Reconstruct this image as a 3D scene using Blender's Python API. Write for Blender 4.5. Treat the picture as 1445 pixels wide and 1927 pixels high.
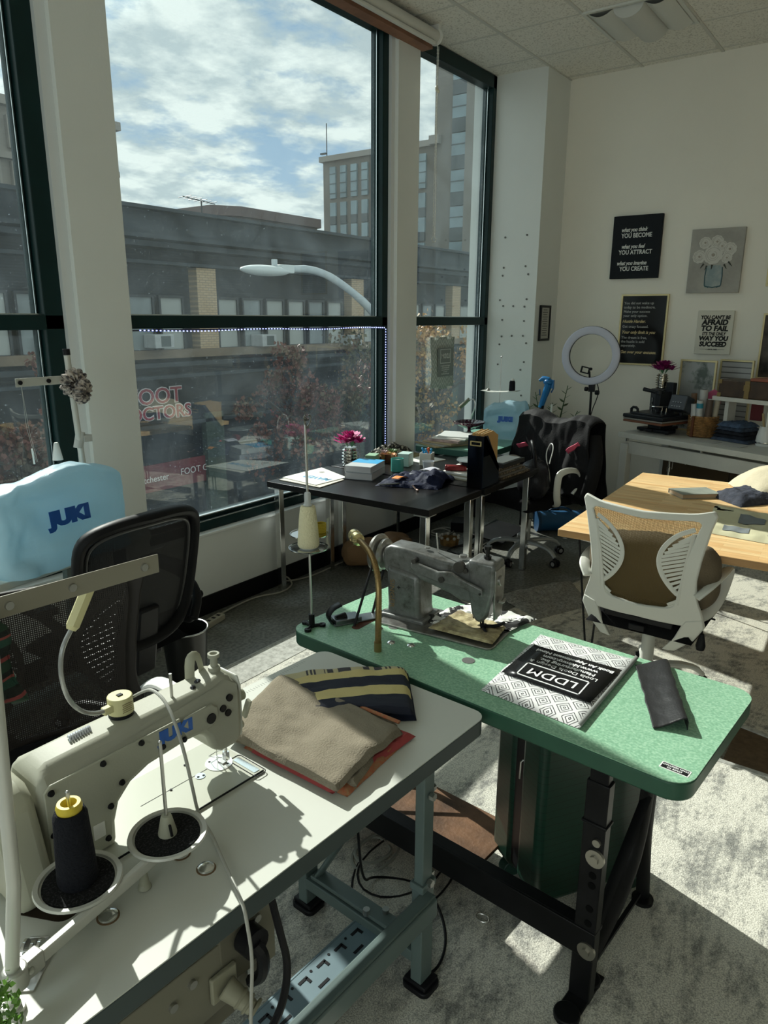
import bpy, bmesh, math, random
from mathutils import Vector, Matrix, noise, Euler
random.seed(7)
PI = math.pi
R = math.radians
scn = bpy.context.scene
COL = scn.collection
for o in list(bpy.data.objects):
    bpy.data.objects.remove(o, do_unlink=True)

# ------------------------------------------------------------------ camera
H = 1.735
cam_d = bpy.data.cameras.new('camera')
cam = bpy.data.objects.new('camera', cam_d)
COL.objects.link(cam)
scn.camera = cam
cam_d.sensor_fit = 'VERTICAL'
cam_d.sensor_height = 24.0
cam_d.lens = 24.0 * 1360.2 / 1927.0
cam_d.clip_start = 0.03
cam_d.clip_end = 600
_yaw, _pit, _rol = 0.6291, -0.2632, 0.005
_f = Vector((math.cos(_pit) * math.cos(_yaw), math.cos(_pit) * math.sin(_yaw), math.sin(_pit)))
_r = Vector((math.sin(_yaw), -math.cos(_yaw), 0))
_u = _r.cross(_f)
_r2 = _r * math.cos(_rol) + _u * math.sin(_rol)
_u2 = _u * math.cos(_rol) - _r * math.sin(_rol)
cam.matrix_world = Matrix(((_r2.x, _u2.x, -_f.x, 0), (_r2.y, _u2.y, -_f.y, 0), (_r2.z, _u2.z, -_f.z, H), (0, 0, 0, 1)))

scn.view_settings.view_transform = 'Standard'
scn.view_settings.look = 'None'
scn.view_settings.exposure = 0.0
scn.view_settings.gamma = 1.0
scn.view_settings.use_curve_mapping = False

# ------------------------------------------------------------------ sun
sun_d = bpy.data.lights.new('sun', 'SUN')
sun_d.energy = 7.2
sun_d.angle = R(0.55)
sun_d.color = (1.0, 0.97, 0.88)
sun = bpy.data.objects.new('sun', sun_d)
COL.objects.link(sun)
AZ, EL = R(74.3), R(37.6)
sun_dir = Vector((math.cos(AZ) * math.cos(EL), math.sin(AZ) * math.cos(EL), math.sin(EL)))
sun.rotation_euler = sun_dir.to_track_quat('Z', 'Y').to_euler()
sun.location = sun_dir * 30

# unseen fill light added behind the camera to brighten the room
dl = bpy.data.lights.new('left_fill_light', 'AREA'); dl.shape = 'RECTANGLE'; dl.size = 5.6; dl.size_y = 2.5; dl.energy = 112; dl.color = (1.0, .99, .93)
dlo = bpy.data.objects.new('left_fill_light', dl); COL.objects.link(dlo); dlo.location = (-3.78, -.4, 2.2); dlo.rotation_euler = (0, R(-90), 0)

# ------------------------------------------------------------------ sky with broken clouds
world = bpy.data.worlds.new('world')
scn.world = world
world.use_nodes = True
wn, wl = world.node_tree.nodes, world.node_tree.links
wn.clear()
out = wn.new('ShaderNodeOutputWorld')
bg = wn.new('ShaderNodeBackground')
tc = wn.new('ShaderNodeTexCoord')
sep = wn.new('ShaderNodeSeparateXYZ')
wl.new(tc.outputs['Generated'], sep.inputs[0])
mx = wn.new('ShaderNodeMath'); mx.operation = 'MAXIMUM'; mx.inputs[1].default_value = 0.02
wl.new(sep.outputs['Z'], mx.inputs[0])
ad = wn.new('ShaderNodeMath'); ad.operation = 'ADD'; ad.inputs[1].default_value = 0.16
wl.new(mx.outputs[0], ad.inputs[0])
dv = wn.new('ShaderNodeVectorMath'); dv.operation = 'DIVIDE'
cmb = wn.new('ShaderNodeCombineXYZ')
for k in range(3):
    wl.new(ad.outputs[0], cmb.inputs[k])
wl.new(tc.outputs['Generated'], dv.inputs[0]); wl.new(cmb.outputs[0], dv.inputs[1])
n1 = wn.new('ShaderNodeTexNoise'); n1.inputs['Scale'].default_value = 1.15; n1.inputs['Detail'].default_value = 12; n1.inputs['Roughness'].default_value = 0.62
n2 = wn.new('ShaderNodeTexNoise'); n2.inputs['Scale'].default_value = 5.0; n2.inputs['Detail'].default_value = 8; n2.inputs['Roughness'].default_value = 0.6
mp = wn.new('ShaderNodeMapping'); mp.inputs['Location'].default_value = (1.3, 0.4, 0.0); mp.inputs['Scale'].default_value = (1, 1, 0.4)
wl.new(dv.outputs[0], mp.inputs[0])
wl.new(mp.outputs[0], n1.inputs['Vector']); wl.new(mp.outputs[0], n2.inputs['Vector'])
mm = wn.new('ShaderNodeMath'); mm.operation = 'MULTIPLY_ADD'; mm.inputs[1].default_value = 0.35
wl.new(n2.outputs['Fac'], mm.inputs[0]); wl.new(n1.outputs['Fac'], mm.inputs[2])
cr = wn.new('ShaderNodeValToRGB')
cr.color_ramp.elements[0].position = 0.515; cr.color_ramp.elements[0].color = (0, 0, 0, 1)
cr.color_ramp.elements[1].position = 0.61; cr.color_ramp.elements[1].color = (1, 1, 1, 1)
wl.new(mm.outputs[0], cr.inputs[0])
skyc = wn.new('ShaderNodeValToRGB')
skyc.color_ramp.elements[0].position = 0.0; skyc.color_ramp.elements[0].color = (0.50, 0.68, 0.80, 1)
skyc.color_ramp.elements[1].position = 0.6; skyc.color_ramp.elements[1].color = (0.16, 0.36, 0.62, 1)
wl.new(sep.outputs['Z'], skyc.inputs[0])
cl = wn.new('ShaderNodeValToRGB')
cl.color_ramp.elements[0].position = 0.42; cl.color_ramp.elements[0].color = (0.58, 0.70, 0.72, 1)
cl.color_ramp.elements[1].position = 0.60; cl.color_ramp.elements[1].color = (0.98, 1.08, 1.03, 1)
wl.new(n2.outputs['Fac'], cl.inputs[0])
mixc = wn.new('ShaderNodeMixRGB')
wl.new(cr.outputs[0], mixc.inputs[0]); wl.new(skyc.outputs[0], mixc.inputs[1]); wl.new(cl.outputs[0], mixc.inputs[2])
wl.new(mixc.outputs[0], bg.inputs[0])
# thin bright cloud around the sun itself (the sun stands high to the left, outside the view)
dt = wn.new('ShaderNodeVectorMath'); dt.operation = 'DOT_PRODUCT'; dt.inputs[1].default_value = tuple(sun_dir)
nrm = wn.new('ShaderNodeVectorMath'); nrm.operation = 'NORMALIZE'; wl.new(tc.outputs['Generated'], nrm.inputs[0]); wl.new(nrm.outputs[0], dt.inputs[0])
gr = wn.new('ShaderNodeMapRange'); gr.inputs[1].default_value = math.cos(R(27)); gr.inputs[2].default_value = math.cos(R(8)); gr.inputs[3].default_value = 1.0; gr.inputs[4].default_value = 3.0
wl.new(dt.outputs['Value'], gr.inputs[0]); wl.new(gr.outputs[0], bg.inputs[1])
wl.new(bg.outputs[0], out.inputs[0])

# ------------------------------------------------------------------ materials
MATS = {}
def M(name, col=(0.5, 0.5, 0.5), rough=0.5, metal=0.0, var=0.0, vscale=8.0, bump=0.0, bscale=60.0, col2=None, coat=0.0, trans=0.0, ior=1.45, emit=None, lo=0.35, hi=0.65, spec=0.5, sub=0.0):
    if name in MATS: return MATS[name]
    if max(col) < .04 and metal == 0 and not coat: spec = min(spec, .22)
    m = bpy.data.materials.new(name); m.use_nodes = True
    nt = m.node_tree; N, L = nt.nodes, nt.links
    b = N['Principled BSDF']
    b.inputs['Base Color'].default_value = (*col, 1)
    b.inputs['Roughness'].default_value = rough
    b.inputs['Metallic'].default_value = metal
    b.inputs['Specular IOR Level'].default_value = spec
    b.inputs['Coat Weight'].default_value = coat
    b.inputs['Transmission Weight'].default_value = trans
    b.inputs['IOR'].default_value = ior
    if emit:
        b.inputs['Emission Color'].default_value = (*emit[:3], 1); b.inputs['Emission Strength'].default_value = emit[3]
    t = N.new('ShaderNodeTexCoord')
    if var or col2:
        n = N.new('ShaderNodeTexNoise'); n.inputs['Scale'].default_value = vscale; n.inputs['Detail'].default_value = 6
        n.inputs['Roughness'].default_value = 0.6
        L.new(t.outputs['Object'], n.inputs['Vector'])
        r = N.new('ShaderNodeValToRGB')
        c2 = col2 if col2 else tuple(max(0, c * (1 - var)) for c in col)
        c1 = col if col2 else tuple(min(1, c * (1 + var)) for c in col)
        r.color_ramp.elements[0].position = lo; r.color_ramp.elements[0].color = (*c2, 1)
        r.color_ramp.elements[1].position = hi; r.color_ramp.elements[1].color = (*c1, 1)
        L.new(n.outputs['Fac'], r.inputs[0]); L.new(r.outputs[0], b.inputs['Base Color'])
    if bump:
        n = N.new('ShaderNodeTexNoise'); n.inputs['Scale'].default_value = bscale; n.inputs['Detail'].default_value = 5
        L.new(t.outputs['Object'], n.inputs['Vector'])
        bp = N.new('ShaderNodeBump'); bp.inputs['Strength'].default_value = bump; bp.inputs['Distance'].default_value = 0.01
        L.new(n.outputs['Fac'], bp.inputs['Height']); L.new(bp.outputs[0], b.inputs['Normal'])
    MATS[name] = m
    return m

def nodes_of(name):
    m = bpy.data.materials.new(name); m.use_nodes = True
    MATS[name] = m
    return m, m.node_tree.nodes, m.node_tree.links, m.node_tree.nodes['Principled BSDF']

def ramp(N, pts):
    r = N.new('ShaderNodeValToRGB'); e = r.color_ramp.elements
    while len(e) < len(pts): e.new(0.5)
    for k, (p, c) in enumerate(pts):
        e[k].position = p; e[k].color = (*c, 1)
    return r

def stripes_mat(name, axis, pts, scale, rough=0.85, bump=0.2, interp='CONSTANT', coord='Generated'):
    """bands across one axis of the part: pts = [(pos, colour)...] over 0..1"""
    m, N, L, b = nodes_of(name)
    t = N.new('ShaderNodeTexCoord'); s = N.new('ShaderNodeSeparateXYZ')
    L.new(t.outputs[coord], s.inputs[0])
    f = N.new('ShaderNodeMath'); f.operation = 'MULTIPLY'; f.inputs[1].default_value = scale
    L.new(s.outputs[axis], f.inputs[0])
    fr = N.new('ShaderNodeMath'); fr.operation = 'FRACT'; L.new(f.outputs[0], fr.inputs[0])
    r = ramp(N, pts); r.color_ramp.interpolation = interp
    L.new(fr.outputs[0], r.inputs[0]); L.new(r.outputs[0], b.inputs['Base Color'])
    b.inputs['Roughness'].default_value = rough
    if bump:
        n = N.new('ShaderNodeTexNoise'); n.inputs['Scale'].default_value = 300
        L.new(t.outputs['Object'], n.inputs['Vector'])
        bp = N.new('ShaderNodeBump'); bp.inputs['Strength'].default_value = bump; bp.inputs['Distance'].default_value = 0.003
        L.new(n.outputs['Fac'], bp.inputs['Height']); L.new(bp.outputs[0], b.inputs['Normal'])
    return m

def brick_mat(name, c1, c2, mortar, scale, w=0.5, h=0.25, ms=0.02, coord='Object', rot=None, rough=0.9):
    m, N, L, b = nodes_of(name)
    t = N.new('ShaderNodeTexCoord'); k = N.new('ShaderNodeTexBrick')
    mp = N.new('ShaderNodeMapping')
    if rot: mp.inputs['Rotation'].default_value = rot
    L.new(t.outputs[coord], mp.inputs[0]); L.new(mp.outputs[0], k.inputs['Vector'])
    k.inputs['Color1'].default_value = (*c1, 1); k.inputs['Color2'].default_value = (*c2, 1); k.inputs['Mortar'].default_value = (*mortar, 1)
    k.inputs['Scale'].default_value = scale; k.inputs['Mortar Size'].default_value = ms
    k.inputs['Brick Width'].default_value = w; k.inputs['Row Height'].default_value = h
    L.new(k.outputs['Color'], b.inputs['Base Color']); b.inputs['Roughness'].default_value = rough
    return m

def mesh_mat(name, col, k=420.0, thr=0.25, rough=0.6):
    """woven fabric with see-through pores"""
    m, N, L, b = nodes_of(name)
    b.inputs['Base Color'].default_value = (*col, 1); b.inputs['Roughness'].default_value = rough; b.inputs['Specular IOR Level'].default_value = .2
    t = N.new('ShaderNodeTexCoord'); s = N.new('ShaderNodeSeparateXYZ'); L.new(t.outputs['Object'], s.inputs[0])
    def sn(a, ph):
        q = N.new('ShaderNodeMath'); q.operation = 'MULTIPLY_ADD'; q.inputs[1].default_value = k; q.inputs[2].default_value = ph
        L.new(a, q.inputs[0]); w = N.new('ShaderNodeMath'); w.operation = 'SINE'; L.new(q.outputs[0], w.inputs[0]); return w.outputs[0]
    a1 = N.new('ShaderNodeMath'); a1.operation = 'ADD'; L.new(s.outputs['Y'], a1.inputs[0]); L.new(s.outputs['Z'], a1.inputs[1])
    a2 = N.new('ShaderNodeMath'); a2.operation = 'SUBTRACT'; L.new(s.outputs['Y'], a2.inputs[0]); L.new(s.outputs['Z'], a2.inputs[1])
    p = N.new('ShaderNodeMath'); p.operation = 'MULTIPLY'; L.new(sn(a1.outputs[0], 0), p.inputs[0]); L.new(sn(a2.outputs[0], 0), p.inputs[1])
    g = N.new('ShaderNodeMath'); g.operation = 'GREATER_THAN'; g.inputs[1].default_value = thr; L.new(p.outputs[0], g.inputs[0])
    iv = N.new('ShaderNodeMath'); iv.operation = 'SUBTRACT'; iv.inputs[0].default_value = 1.0; L.new(g.outputs[0], iv.inputs[1])
    L.new(iv.outputs[0], b.inputs['Alpha'])
    return m

# ------------------------------------------------------------------ mesh builder
def rotz2(x, y, a): return x * math.cos(a) - y * math.sin(a), x * math.sin(a) + y * math.cos(a)
class B:
    def __init__(s): s.bm = bmesh.new()
    def _add(s, bm2, mat=None):
        if mat is not None: bm2.transform(mat)
        me = bpy.data.meshes.new('t'); bm2.to_mesh(me); bm2.free(); s.bm.from_mesh(me); bpy.data.meshes.remove(me)
        return s
    def box(s, c, d, rot=(0, 0, 0)):
        b = bmesh.new(); bmesh.ops.create_cube(b, size=1.0)
        m = Matrix.Translation(c) @ Euler(rot).to_matrix().to_4x4() @ Matrix.Diagonal((d[0], d[1], d[2], 1))
        return s._add(b, m)
    def cyl(s, p0, p1, r0, r1=None, seg=20, caps=True):
        p0, p1 = Vector(p0), Vector(p1); r1 = r0 if r1 is None else r1
        d = p1 - p0; b = bmesh.new()
        bmesh.ops.create_cone(b, cap_ends=caps, segments=seg, radius1=r0, radius2=r1, depth=d.length)
        m = Matrix.Translation((p0 + p1) / 2) @ d.to_track_quat('Z', 'Y').to_matrix().to_4x4()
        return s._add(b, m)
    def sph(s, c, r, seg=16, sc=(1, 1, 1), rot=(0, 0, 0)):
        b = bmesh.new(); bmesh.ops.create_uvsphere(b, u_segments=seg, v_segments=max(6, seg // 2), radius=r)
        return s._add(b, Matrix.Translation(c) @ Euler(rot).to_matrix().to_4x4() @ Matrix.Diagonal((*sc, 1)))
    def tube(s, pts, r, seg=10, closed=False, smooth=0, flat=None):
        pts = [Vector(p) for p in pts]
        for _ in range(smooth):
            q = [] if closed else [pts[0]]
            n = len(pts)
            for i in range(n if closed else n - 1):
                a, b_ = pts[i], pts[(i + 1) % n]
                q += [a * .75 + b_ * .25, a * .25 + b_ * .75]
            if not closed: q.append(pts[-1])
            pts = q
        n = len(pts); rings = []
        rr = r if isinstance(r, (list, tuple)) else None
        up = Vector((0, 0, 1)); prev = None
        for i, p in enumerate(pts):
            a = pts[(i - 1) % n] if (closed or i > 0) else p
            c = pts[(i + 1) % n] if (closed or i < n - 1) else p
            t = (c - a).normalized() if (c - a).length > 1e-9 else Vector((0, 0, 1))
            if prev is None:
                x = t.orthogonal().normalized() if abs(t.z) > .95 else t.cross(up).normalized()
            else:
                x = (prev - t * prev.dot(t))
                x = x.normalized() if x.length > 1e-6 else t.orthogonal().normalized()
            prev = x; y = t.cross(x).normalized()
            rad = rr[min(len(rr) - 1, int(i * len(rr) / n))] if rr else r
            fx, fy = flat if flat else (1, 1)
            rings.append([s.bm.verts.new(p + x * math.cos(2 * PI * k / seg) * rad * fx + y * math.sin(2 * PI * k / seg) * rad * fy) for k in range(seg)])
        m = n if closed else n - 1
        for i in range(m):
            a, b_ = rings[i], rings[(i + 1) % n]
            for k in range(seg):
                s.bm.faces.new((a[k], a[(k + 1) % seg], b_[(k + 1) % seg], b_[k]))
        if not closed:
            s.bm.faces.new(list(reversed(rings[0]))); s.bm.faces.new(rings[-1])
        return s
    def lathe(s, prof, c=(0, 0, 0), seg=32, m=None, wob=None):
        """prof: list of (r, z)"""
        rings = []
        M_ = Matrix.Translation(c) if m is None else m
        for (r, z) in prof:
            if r < 1e-6: rings.append([s.bm.verts.new(M_ @ Vector((0, 0, z)))])
            else:
                rings.append([s.bm.verts.new(M_ @ Vector((r * (wob(2 * PI * k / seg, z) if wob else 1) * math.cos(2 * PI * k / seg), r * (wob(2 * PI * k / seg, z) if wob else 1) * math.sin(2 * PI * k / seg), z))) for k in range(seg)])
        for a, b_ in zip(rings, rings[1:]):
            for k in range(seg):
                k2 = (k + 1) % seg
                if len(a) == 1 and len(b_) == 1: continue
                if len(a) == 1: s.bm.faces.new((a[0], b_[k2], b_[k]))
                elif len(b_) == 1: s.bm.faces.new((a[k], a[k2], b_[0]))
                else: s.bm.faces.new((a[k], a[k2], b_[k2], b_[k]))
        return s
    def prism(s, poly, h, m=None, holes=None):
        """extrude xy polygon from z=0 to z=h, then transform by m"""
        b = bmesh.new()
        vs = [b.verts.new((p[0], p[1], 0)) for p in poly]
        f = b.faces.new(vs)
        if f.normal.z > 0: f.normal_flip()
        r = bmesh.ops.extrude_face_region(b, geom=[f])
        for v in [g for g in r['geom'] if isinstance(g, bmesh.types.BMVert)]: v.co.z += h
        bmesh.ops.recalc_face_normals(b, faces=b.faces)
        return s._add(b, m)
    def ring(s, outer, inner, h, m=None):
        """extruded frame between two outlines with the same number of points"""
        b = bmesh.new(); n = len(outer)
        V = [[b.verts.new((p[0], p[1], z)) for p in o] for o in (outer, inner) for z in (0, h)]
        o0, o1, i0, i1 = V
        for k in range(n):
            j = (k + 1) % n
            b.faces.new((o0[k], o0[j], o1[j], o1[k])); b.faces.new((i0[j], i0[k], i1[k], i1[j]))
            b.faces.new((o1[k], o1[j], i1[j], i1[k])); b.faces.new((o0[j], o0[k], i0[k], i0[j]))
        bmesh.ops.recalc_face_normals(b, faces=b.faces)
        return s._add(b, m)
    def grid(s, fn, n, m_, closed_u=False):
        V = [[s.bm.verts.new(fn(i / n, j / m_)) for j in range(m_ + 1)] for i in range(n + 1)]
        for i in range(n):
            for j in range(m_):
                s.bm.faces.new((V[i][j], V[i + 1][j], V[i + 1][j + 1], V[i][j + 1]))
        return s
    def ob(s, name, mat, parent=None, loc=(0, 0, 0), rz=0.0, bevel=0.0, seg=2, sub=0, solid=0.0, ang=0.6, smooth=True, rot=None):
        bm = s.bm
        if bevel == 0 and sub == 0: bmesh.ops.remove_doubles(bm, verts=bm.verts, dist=1e-6)
        for f in bm.faces: f.smooth = smooth
        for e in bm.edges:
            e.smooth = not (len(e.link_faces) == 2 and e.calc_face_angle(0) > ang)
        me = bpy.data.meshes.new(name); bm.to_mesh(me); bm.free()
        o = bpy.data.objects.new(name, me); COL.objects.link(o)
        me.materials.append(mat)
        o.location = loc; o.rotation_euler = rot if rot else (0, 0, rz)
        if parent: o.parent = parent
        if solid:
            q = o.modifiers.new('solid', 'SOLIDIFY'); q.thickness = solid; q.offset = 0
        if bevel:
            q = o.modifiers.new('bevel', 'BEVEL'); q.width = bevel; q.segments = seg; q.limit_method = 'ANGLE'; q.angle_limit = R(35)
        if sub:
            q = o.modifiers.new('sub', 'SUBSURF'); q.levels = sub; q.render_levels = sub
        return o

def tag(o, label=None, cat=None, group=None, kind=None):
    if label: o['label'] = label
    if cat: o['category'] = cat
    if group: o['group'] = group
    if kind: o['kind'] = kind
    return o
def thing(name, label, cat, loc=(0, 0, 0), rz=0.0, group=None):
    o = bpy.data.objects.new(name, None); COL.objects.link(o)
    o.location = loc; o.rotation_euler = (0, 0, rz); o.empty_display_size = 0.05
    return tag(o, label, cat, group)
def struct(o): o['kind'] = 'structure'; return o
def kids(o): return [c for c in bpy.data.objects if c.parent == o]
def dup(o, loc=None, rz=None, label=None, parent=None):
    c = o.copy(); COL.objects.link(c)
    if parent: c.parent = parent
    if loc is not None: c.location = loc
    if rz is not None: c.rotation_euler = (0, 0, rz)
    if label: c['label'] = label
    for k in kids(o): dup(k, parent=c)
    return c
def circ(r, n=24, cx=0, cy=0): return [(cx + r * math.cos(2 * PI * k / n), cy + r * math.sin(2 * PI * k / n)) for k in range(n)]
def rrect(w, h, r, n=5, cx=0, cy=0):
    P = []
    for (sx, sy, a0) in ((1, 1, 0), (-1, 1, 90), (-1, -1, 180), (1, -1, 270)):
        for k in range(n + 1):
            a = R(a0 + 90 * k / n)
            P.append((cx + sx * (w / 2 - r) + r * math.cos(a), cy + sy * (h / 2 - r) + r * math.sin(a)))
    return P
def XZ(y=0.0):  # xy polygon -> xz plane, extruding toward +y
    return Matrix(((1, 0, 0, 0), (0, 0, 1, y), (0, 1, 0, 0), (0, 0, 0, 1)))
def YZ(x=0.0):  # xy polygon -> yz plane, extruding toward +x
    return Matrix(((0, 0, 1, x), (1, 0, 0, 0), (0, 1, 0, 0), (0, 0, 0, 1)))
FONT_CACHE = {}
def text_ob(name, body, size, mat, parent, mw, bold=0.0, shear=0.0, align='CENTER', ext=0.0004, sx=1.0, space=1.0, line=1.0):
    """lettering as one mesh; mw places the text's xy plane"""
    cu = bpy.data.curves.new('t', 'FONT'); cu.body = body; cu.size = size; cu.align_x = align; cu.align_y = 'CENTER'
    cu.offset = bold; cu.shear = shear; cu.extrude = ext; cu.space_character = space; cu.space_line = line; cu.resolution_u = 3
    t = bpy.data.objects.new('t', cu); COL.objects.link(t)
    dg = bpy.context.evaluated_depsgraph_get()
    me = bpy.data.meshes.new_from_object(t.evaluated_get(dg))
    bpy.data.objects.remove(t); bpy.data.curves.remove(cu)
    me.name = name
    me.transform(mw @ Matrix.Diagonal((sx, 1, 1, 1)))
    me.materials.clear(); me.materials.append(mat)
    o = bpy.data.objects.new(name, me); COL.objects.link(o)
    if parent: o.parent = parent
    return o
def frame3(origin, ax, up):
    """matrix whose x axis is ax, y axis is up"""
    x = Vector(ax).normalized(); y = Vector(up); y = (y - x * y.dot(x)).normalized(); z = x.cross(y)
    o = Vector(origin)
    return Matrix(((x.x, y.x, z.x, o.x), (x.y, y.y, z.y, o.y), (x.z, y.z, z.z, o.z), (0, 0, 0, 1)))
def nz(x, y, z=0.0): return noise.noise(Vector((x, y, z)))
def slab(corners, h, n=24, m=18, edge=0.12, amp=0.004, fr=9.0, seed=0.0, z=0.0, p=2.0, under=True, droop=None, h2=None):
    """soft slab over a 4-cornered outline: flat for cloth, plump for cushions"""
    a, b, c, d = [Vector((q[0], q[1], 0)) for q in corners]
    def base(u, v): return (a * (1 - u) + b * u) * (1 - v) + (d * (1 - u) + c * u) * v
    def prof(u):
        e = min(u, 1 - u)
        return 1.0 if e >= edge else (1 - (1 - e / edge) ** p) ** (1 / p)
    q = B()
    def top(u, v):
        pt = base(u, v); w = prof(u) * prof(v)
        hh = h if h2 is None else h * (1 - u) + h2 * u
        pt.x += 0.35 * amp * nz(u * fr * 1.3, v * fr, seed + 9); pt.y += 0.35 * amp * nz(u * fr, v * fr * 1.3, seed + 19)
        pt.z = z + hh * w + w * amp * (nz(u * fr, v * fr, seed) + .5 * nz(u * fr * 2.3, v * fr * 2.3, seed + 3)) + (droop(u, v) if droop else 0)
        return pt
    q.grid(top, n, m)
    if under:
        def bot(u, v):
            pt = base(u, 1 - v); t = top(u, 1 - v)
            e = 1 - prof(u) * prof(1 - v)
            pt.x, pt.y = t.x, t.y
            pt.z = z + 0.0008 + (droop(u, 1 - v) if droop else 0)
            return pt
        q.grid(bot, n, m)
        bmesh.ops.remove_doubles(q.bm, verts=q.bm.verts, dist=0.0012)
    return q
# ================================================================== setting
YW, XB, ZC = 3.25, 6.5835, 3.715
wall_m = M('wall_paint', (0.84, 0.81, 0.72), 0.75, var=0.02, vscale=1.5, bump=0.05, bscale=90)
wallc_m = M('column_paint', (0.76, 0.78, 0.75), 0.6, var=0.015, vscale=2, bump=0.05, bscale=90)
frame_m = M('window_frame_green', (0.008, 0.026, 0.026), 0.32, var=0.15, vscale=3)
black_trim = M('black_baseboard', (0.006, 0.006, 0.007), 0.45)
XL, YR = -3.6, -4.2

# floor : worn dark vinyl
def floor_mat():
    m, N, L, b = nodes_of('worn_vinyl_floor')
    t = N.new('ShaderNodeTexCoord')
    a = N.new('ShaderNodeTexNoise'); a.inputs['Scale'].default_value = 2.2; a.inputs['Detail'].default_value = 9; a.inputs['Distortion'].default_value = .6
    c = N.new('ShaderNodeTexNoise'); c.inputs['Scale'].default_value = 55; c.inputs['Detail'].default_value = 4
    L.new(t.outputs['Object'], a.inputs['Vector']); L.new(t.outputs['Object'], c.inputs['Vector'])
    ra = ramp(N, [(0.45, (0.13, 0.128, 0.110)), (0.60, (0.17, 0.172, 0.160)), (0.70, (0.24, 0.255, 0.26))])
    rc = ramp(N, [(0.35, (0.55, 0.55, 0.52)), (0.62, (1.25, 1.25, 1.2))])
    mx = N.new('ShaderNodeMixRGB'); mx.blend_type = 'MULTIPLY'; mx.inputs[0].default_value = 1
    L.new(a.outputs['Fac'], ra.inputs[0]); L.new(c.outputs['Fac'], rc.inputs[0])
    L.new(ra.outputs[0], mx.inputs[1]); L.new(rc.outputs[0], mx.inputs[2]); L.new(mx.outputs[0], b.inputs['Base Color'])
    b.inputs['Roughness'].default_value = 0.5
    bp = N.new('ShaderNodeBump'); bp.inputs['Strength'].default_value = .15; bp.inputs['Distance'].default_value = .003
    L.new(c.outputs['Fac'], bp.inputs['Height']); L.new(bp.outputs[0], b.inputs['Normal'])
    return m
q = B(); q.box(((XL + XB) / 2, (YR + 3.5) / 2, -0.05), (XB - XL + .6, 3.5 - YR + .2, 0.1)); struct(q.ob('floor', floor_mat()))

def rug_mat(name, base, dark, sc):
    m, N, L, b = nodes_of(name)
    t = N.new('ShaderNodeTexCoord')
    a = N.new('ShaderNodeTexNoise'); a.inputs['Scale'].default_value = 3.2; a.inputs['Detail'].default_value = 10; a.inputs['Roughness'].default_value = .72
    v = N.new('ShaderNodeTexNoise'); v.inputs['Scale'].default_value = 26; v.inputs['Detail'].default_value = 8; v.inputs['Roughness'].default_value = .75
    g = N.new('ShaderNodeTexNoise'); g.inputs['Scale'].default_value = 230; g.inputs['Detail'].default_value = 3
    mp = N.new('ShaderNodeMapping'); mp.inputs['Scale'].default_value = (1.0, 1.6, 1.0)
    L.new(t.outputs['Object'], mp.inputs[0])
    for k in (a, v): L.new(mp.outputs[0], k.inputs['Vector'])
    L.new(t.outputs['Object'], g.inputs['Vector'])
    su = N.new('ShaderNodeMath'); su.operation = 'MULTIPLY_ADD'; su.inputs[1].default_value = .7
    L.new(v.outputs['Fac'], su.inputs[0]); L.new(a.outputs['Fac'], su.inputs[2])
    r = ramp(N, [(0.70, dark), (0.80, tuple(.5 * (p + q_) for p, q_ in zip(base, dark))), (0.88, base)])
    L.new(su.outputs[0], r.inputs[0])
    rg = ramp(N, [(0.35, (0.62, 0.62, 0.62)), (0.6, (1.1, 1.1, 1.1))]); L.new(g.outputs['Fac'], rg.inputs[0])
    mx = N.new('ShaderNodeMixRGB'); mx.blend_type = 'MULTIPLY'; mx.inputs[0].default_value = 1
    L.new(r.outputs[0], mx.inputs[1]); L.new(rg.outputs[0], mx.inputs[2]); L.new(mx.outputs[0], b.inputs['Base Color'])
    b.inputs['Roughness'].default_value = 0.95; b.inputs['Specular IOR Level'].default_value = .1
    bp = N.new('ShaderNodeBump'); bp.inputs['Strength'].default_value = .6; bp.inputs['Distance'].default_value = .004
    L.new(g.outputs['Fac'], bp.inputs['Height']); L.new(bp.outputs[0], b.inputs['Normal'])
    return m
rugm = rug_mat('distressed_grey_rug', (0.70, 0.68, 0.60), (0.27, 0.27, 0.25), 1)
rugm3 = rug_mat('distressed_warm_grey_rug', (0.64, 0.62, 0.53), (0.22, 0.22, 0.20), 1)
rugband = M('rug_border_weave', (0.50, 0.50, 0.46), 0.95, col2=(0.30, 0.30, 0.27), vscale=40)
def rug(name, label, x0, x1, y0, y1, mat, rz=0.0, loc=(0, 0, 0), band=None, h=0.008):
    o = thing(name, label, 'rug', loc, rz)
    q = B()
    def fn(u, v): 
        return Vector((x0 + (x1 - x0) * u, y0 + (y1 - y0) * v, h + 0.0015 * nz(u * 9, v * 9, loc[0])))
    q.grid(fn, 30, 30)
    q.box(((x0 + x1) / 2, (y0 + y1) / 2, h / 2 - .001), (x1 - x0, y1 - y0, h - .002))
    q.ob('pile', mat, o)
    q = B()
    e = .014
    for (cx_, cy_, w, d) in (((x0 + x1) / 2, y1, x1 - x0, e), ((x0 + x1) / 2, y0, x1 - x0, e), (x0, (y0 + y1) / 2, e, y1 - y0), (x1, (y0 + y1) / 2, e, y1 - y0)):
        q.box((cx_, cy_, h / 2), (w + e, d + e * .2, h + .003))
    q.ob('binding', rugband, o, bevel=.003)
    if band:
        q = B()
        q.box(((x0 + x1) / 2, y1 - .11, h + .0015), (x1 - x0 - .02, .16, .002)); q.ob('border_band', rugband, o)
    return o
rug('area_rug', 'large light grey distressed rug under the white and green sewing tables', -1.6, 2.88, -3.2, 2.62, rugm, band=True)
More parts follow.
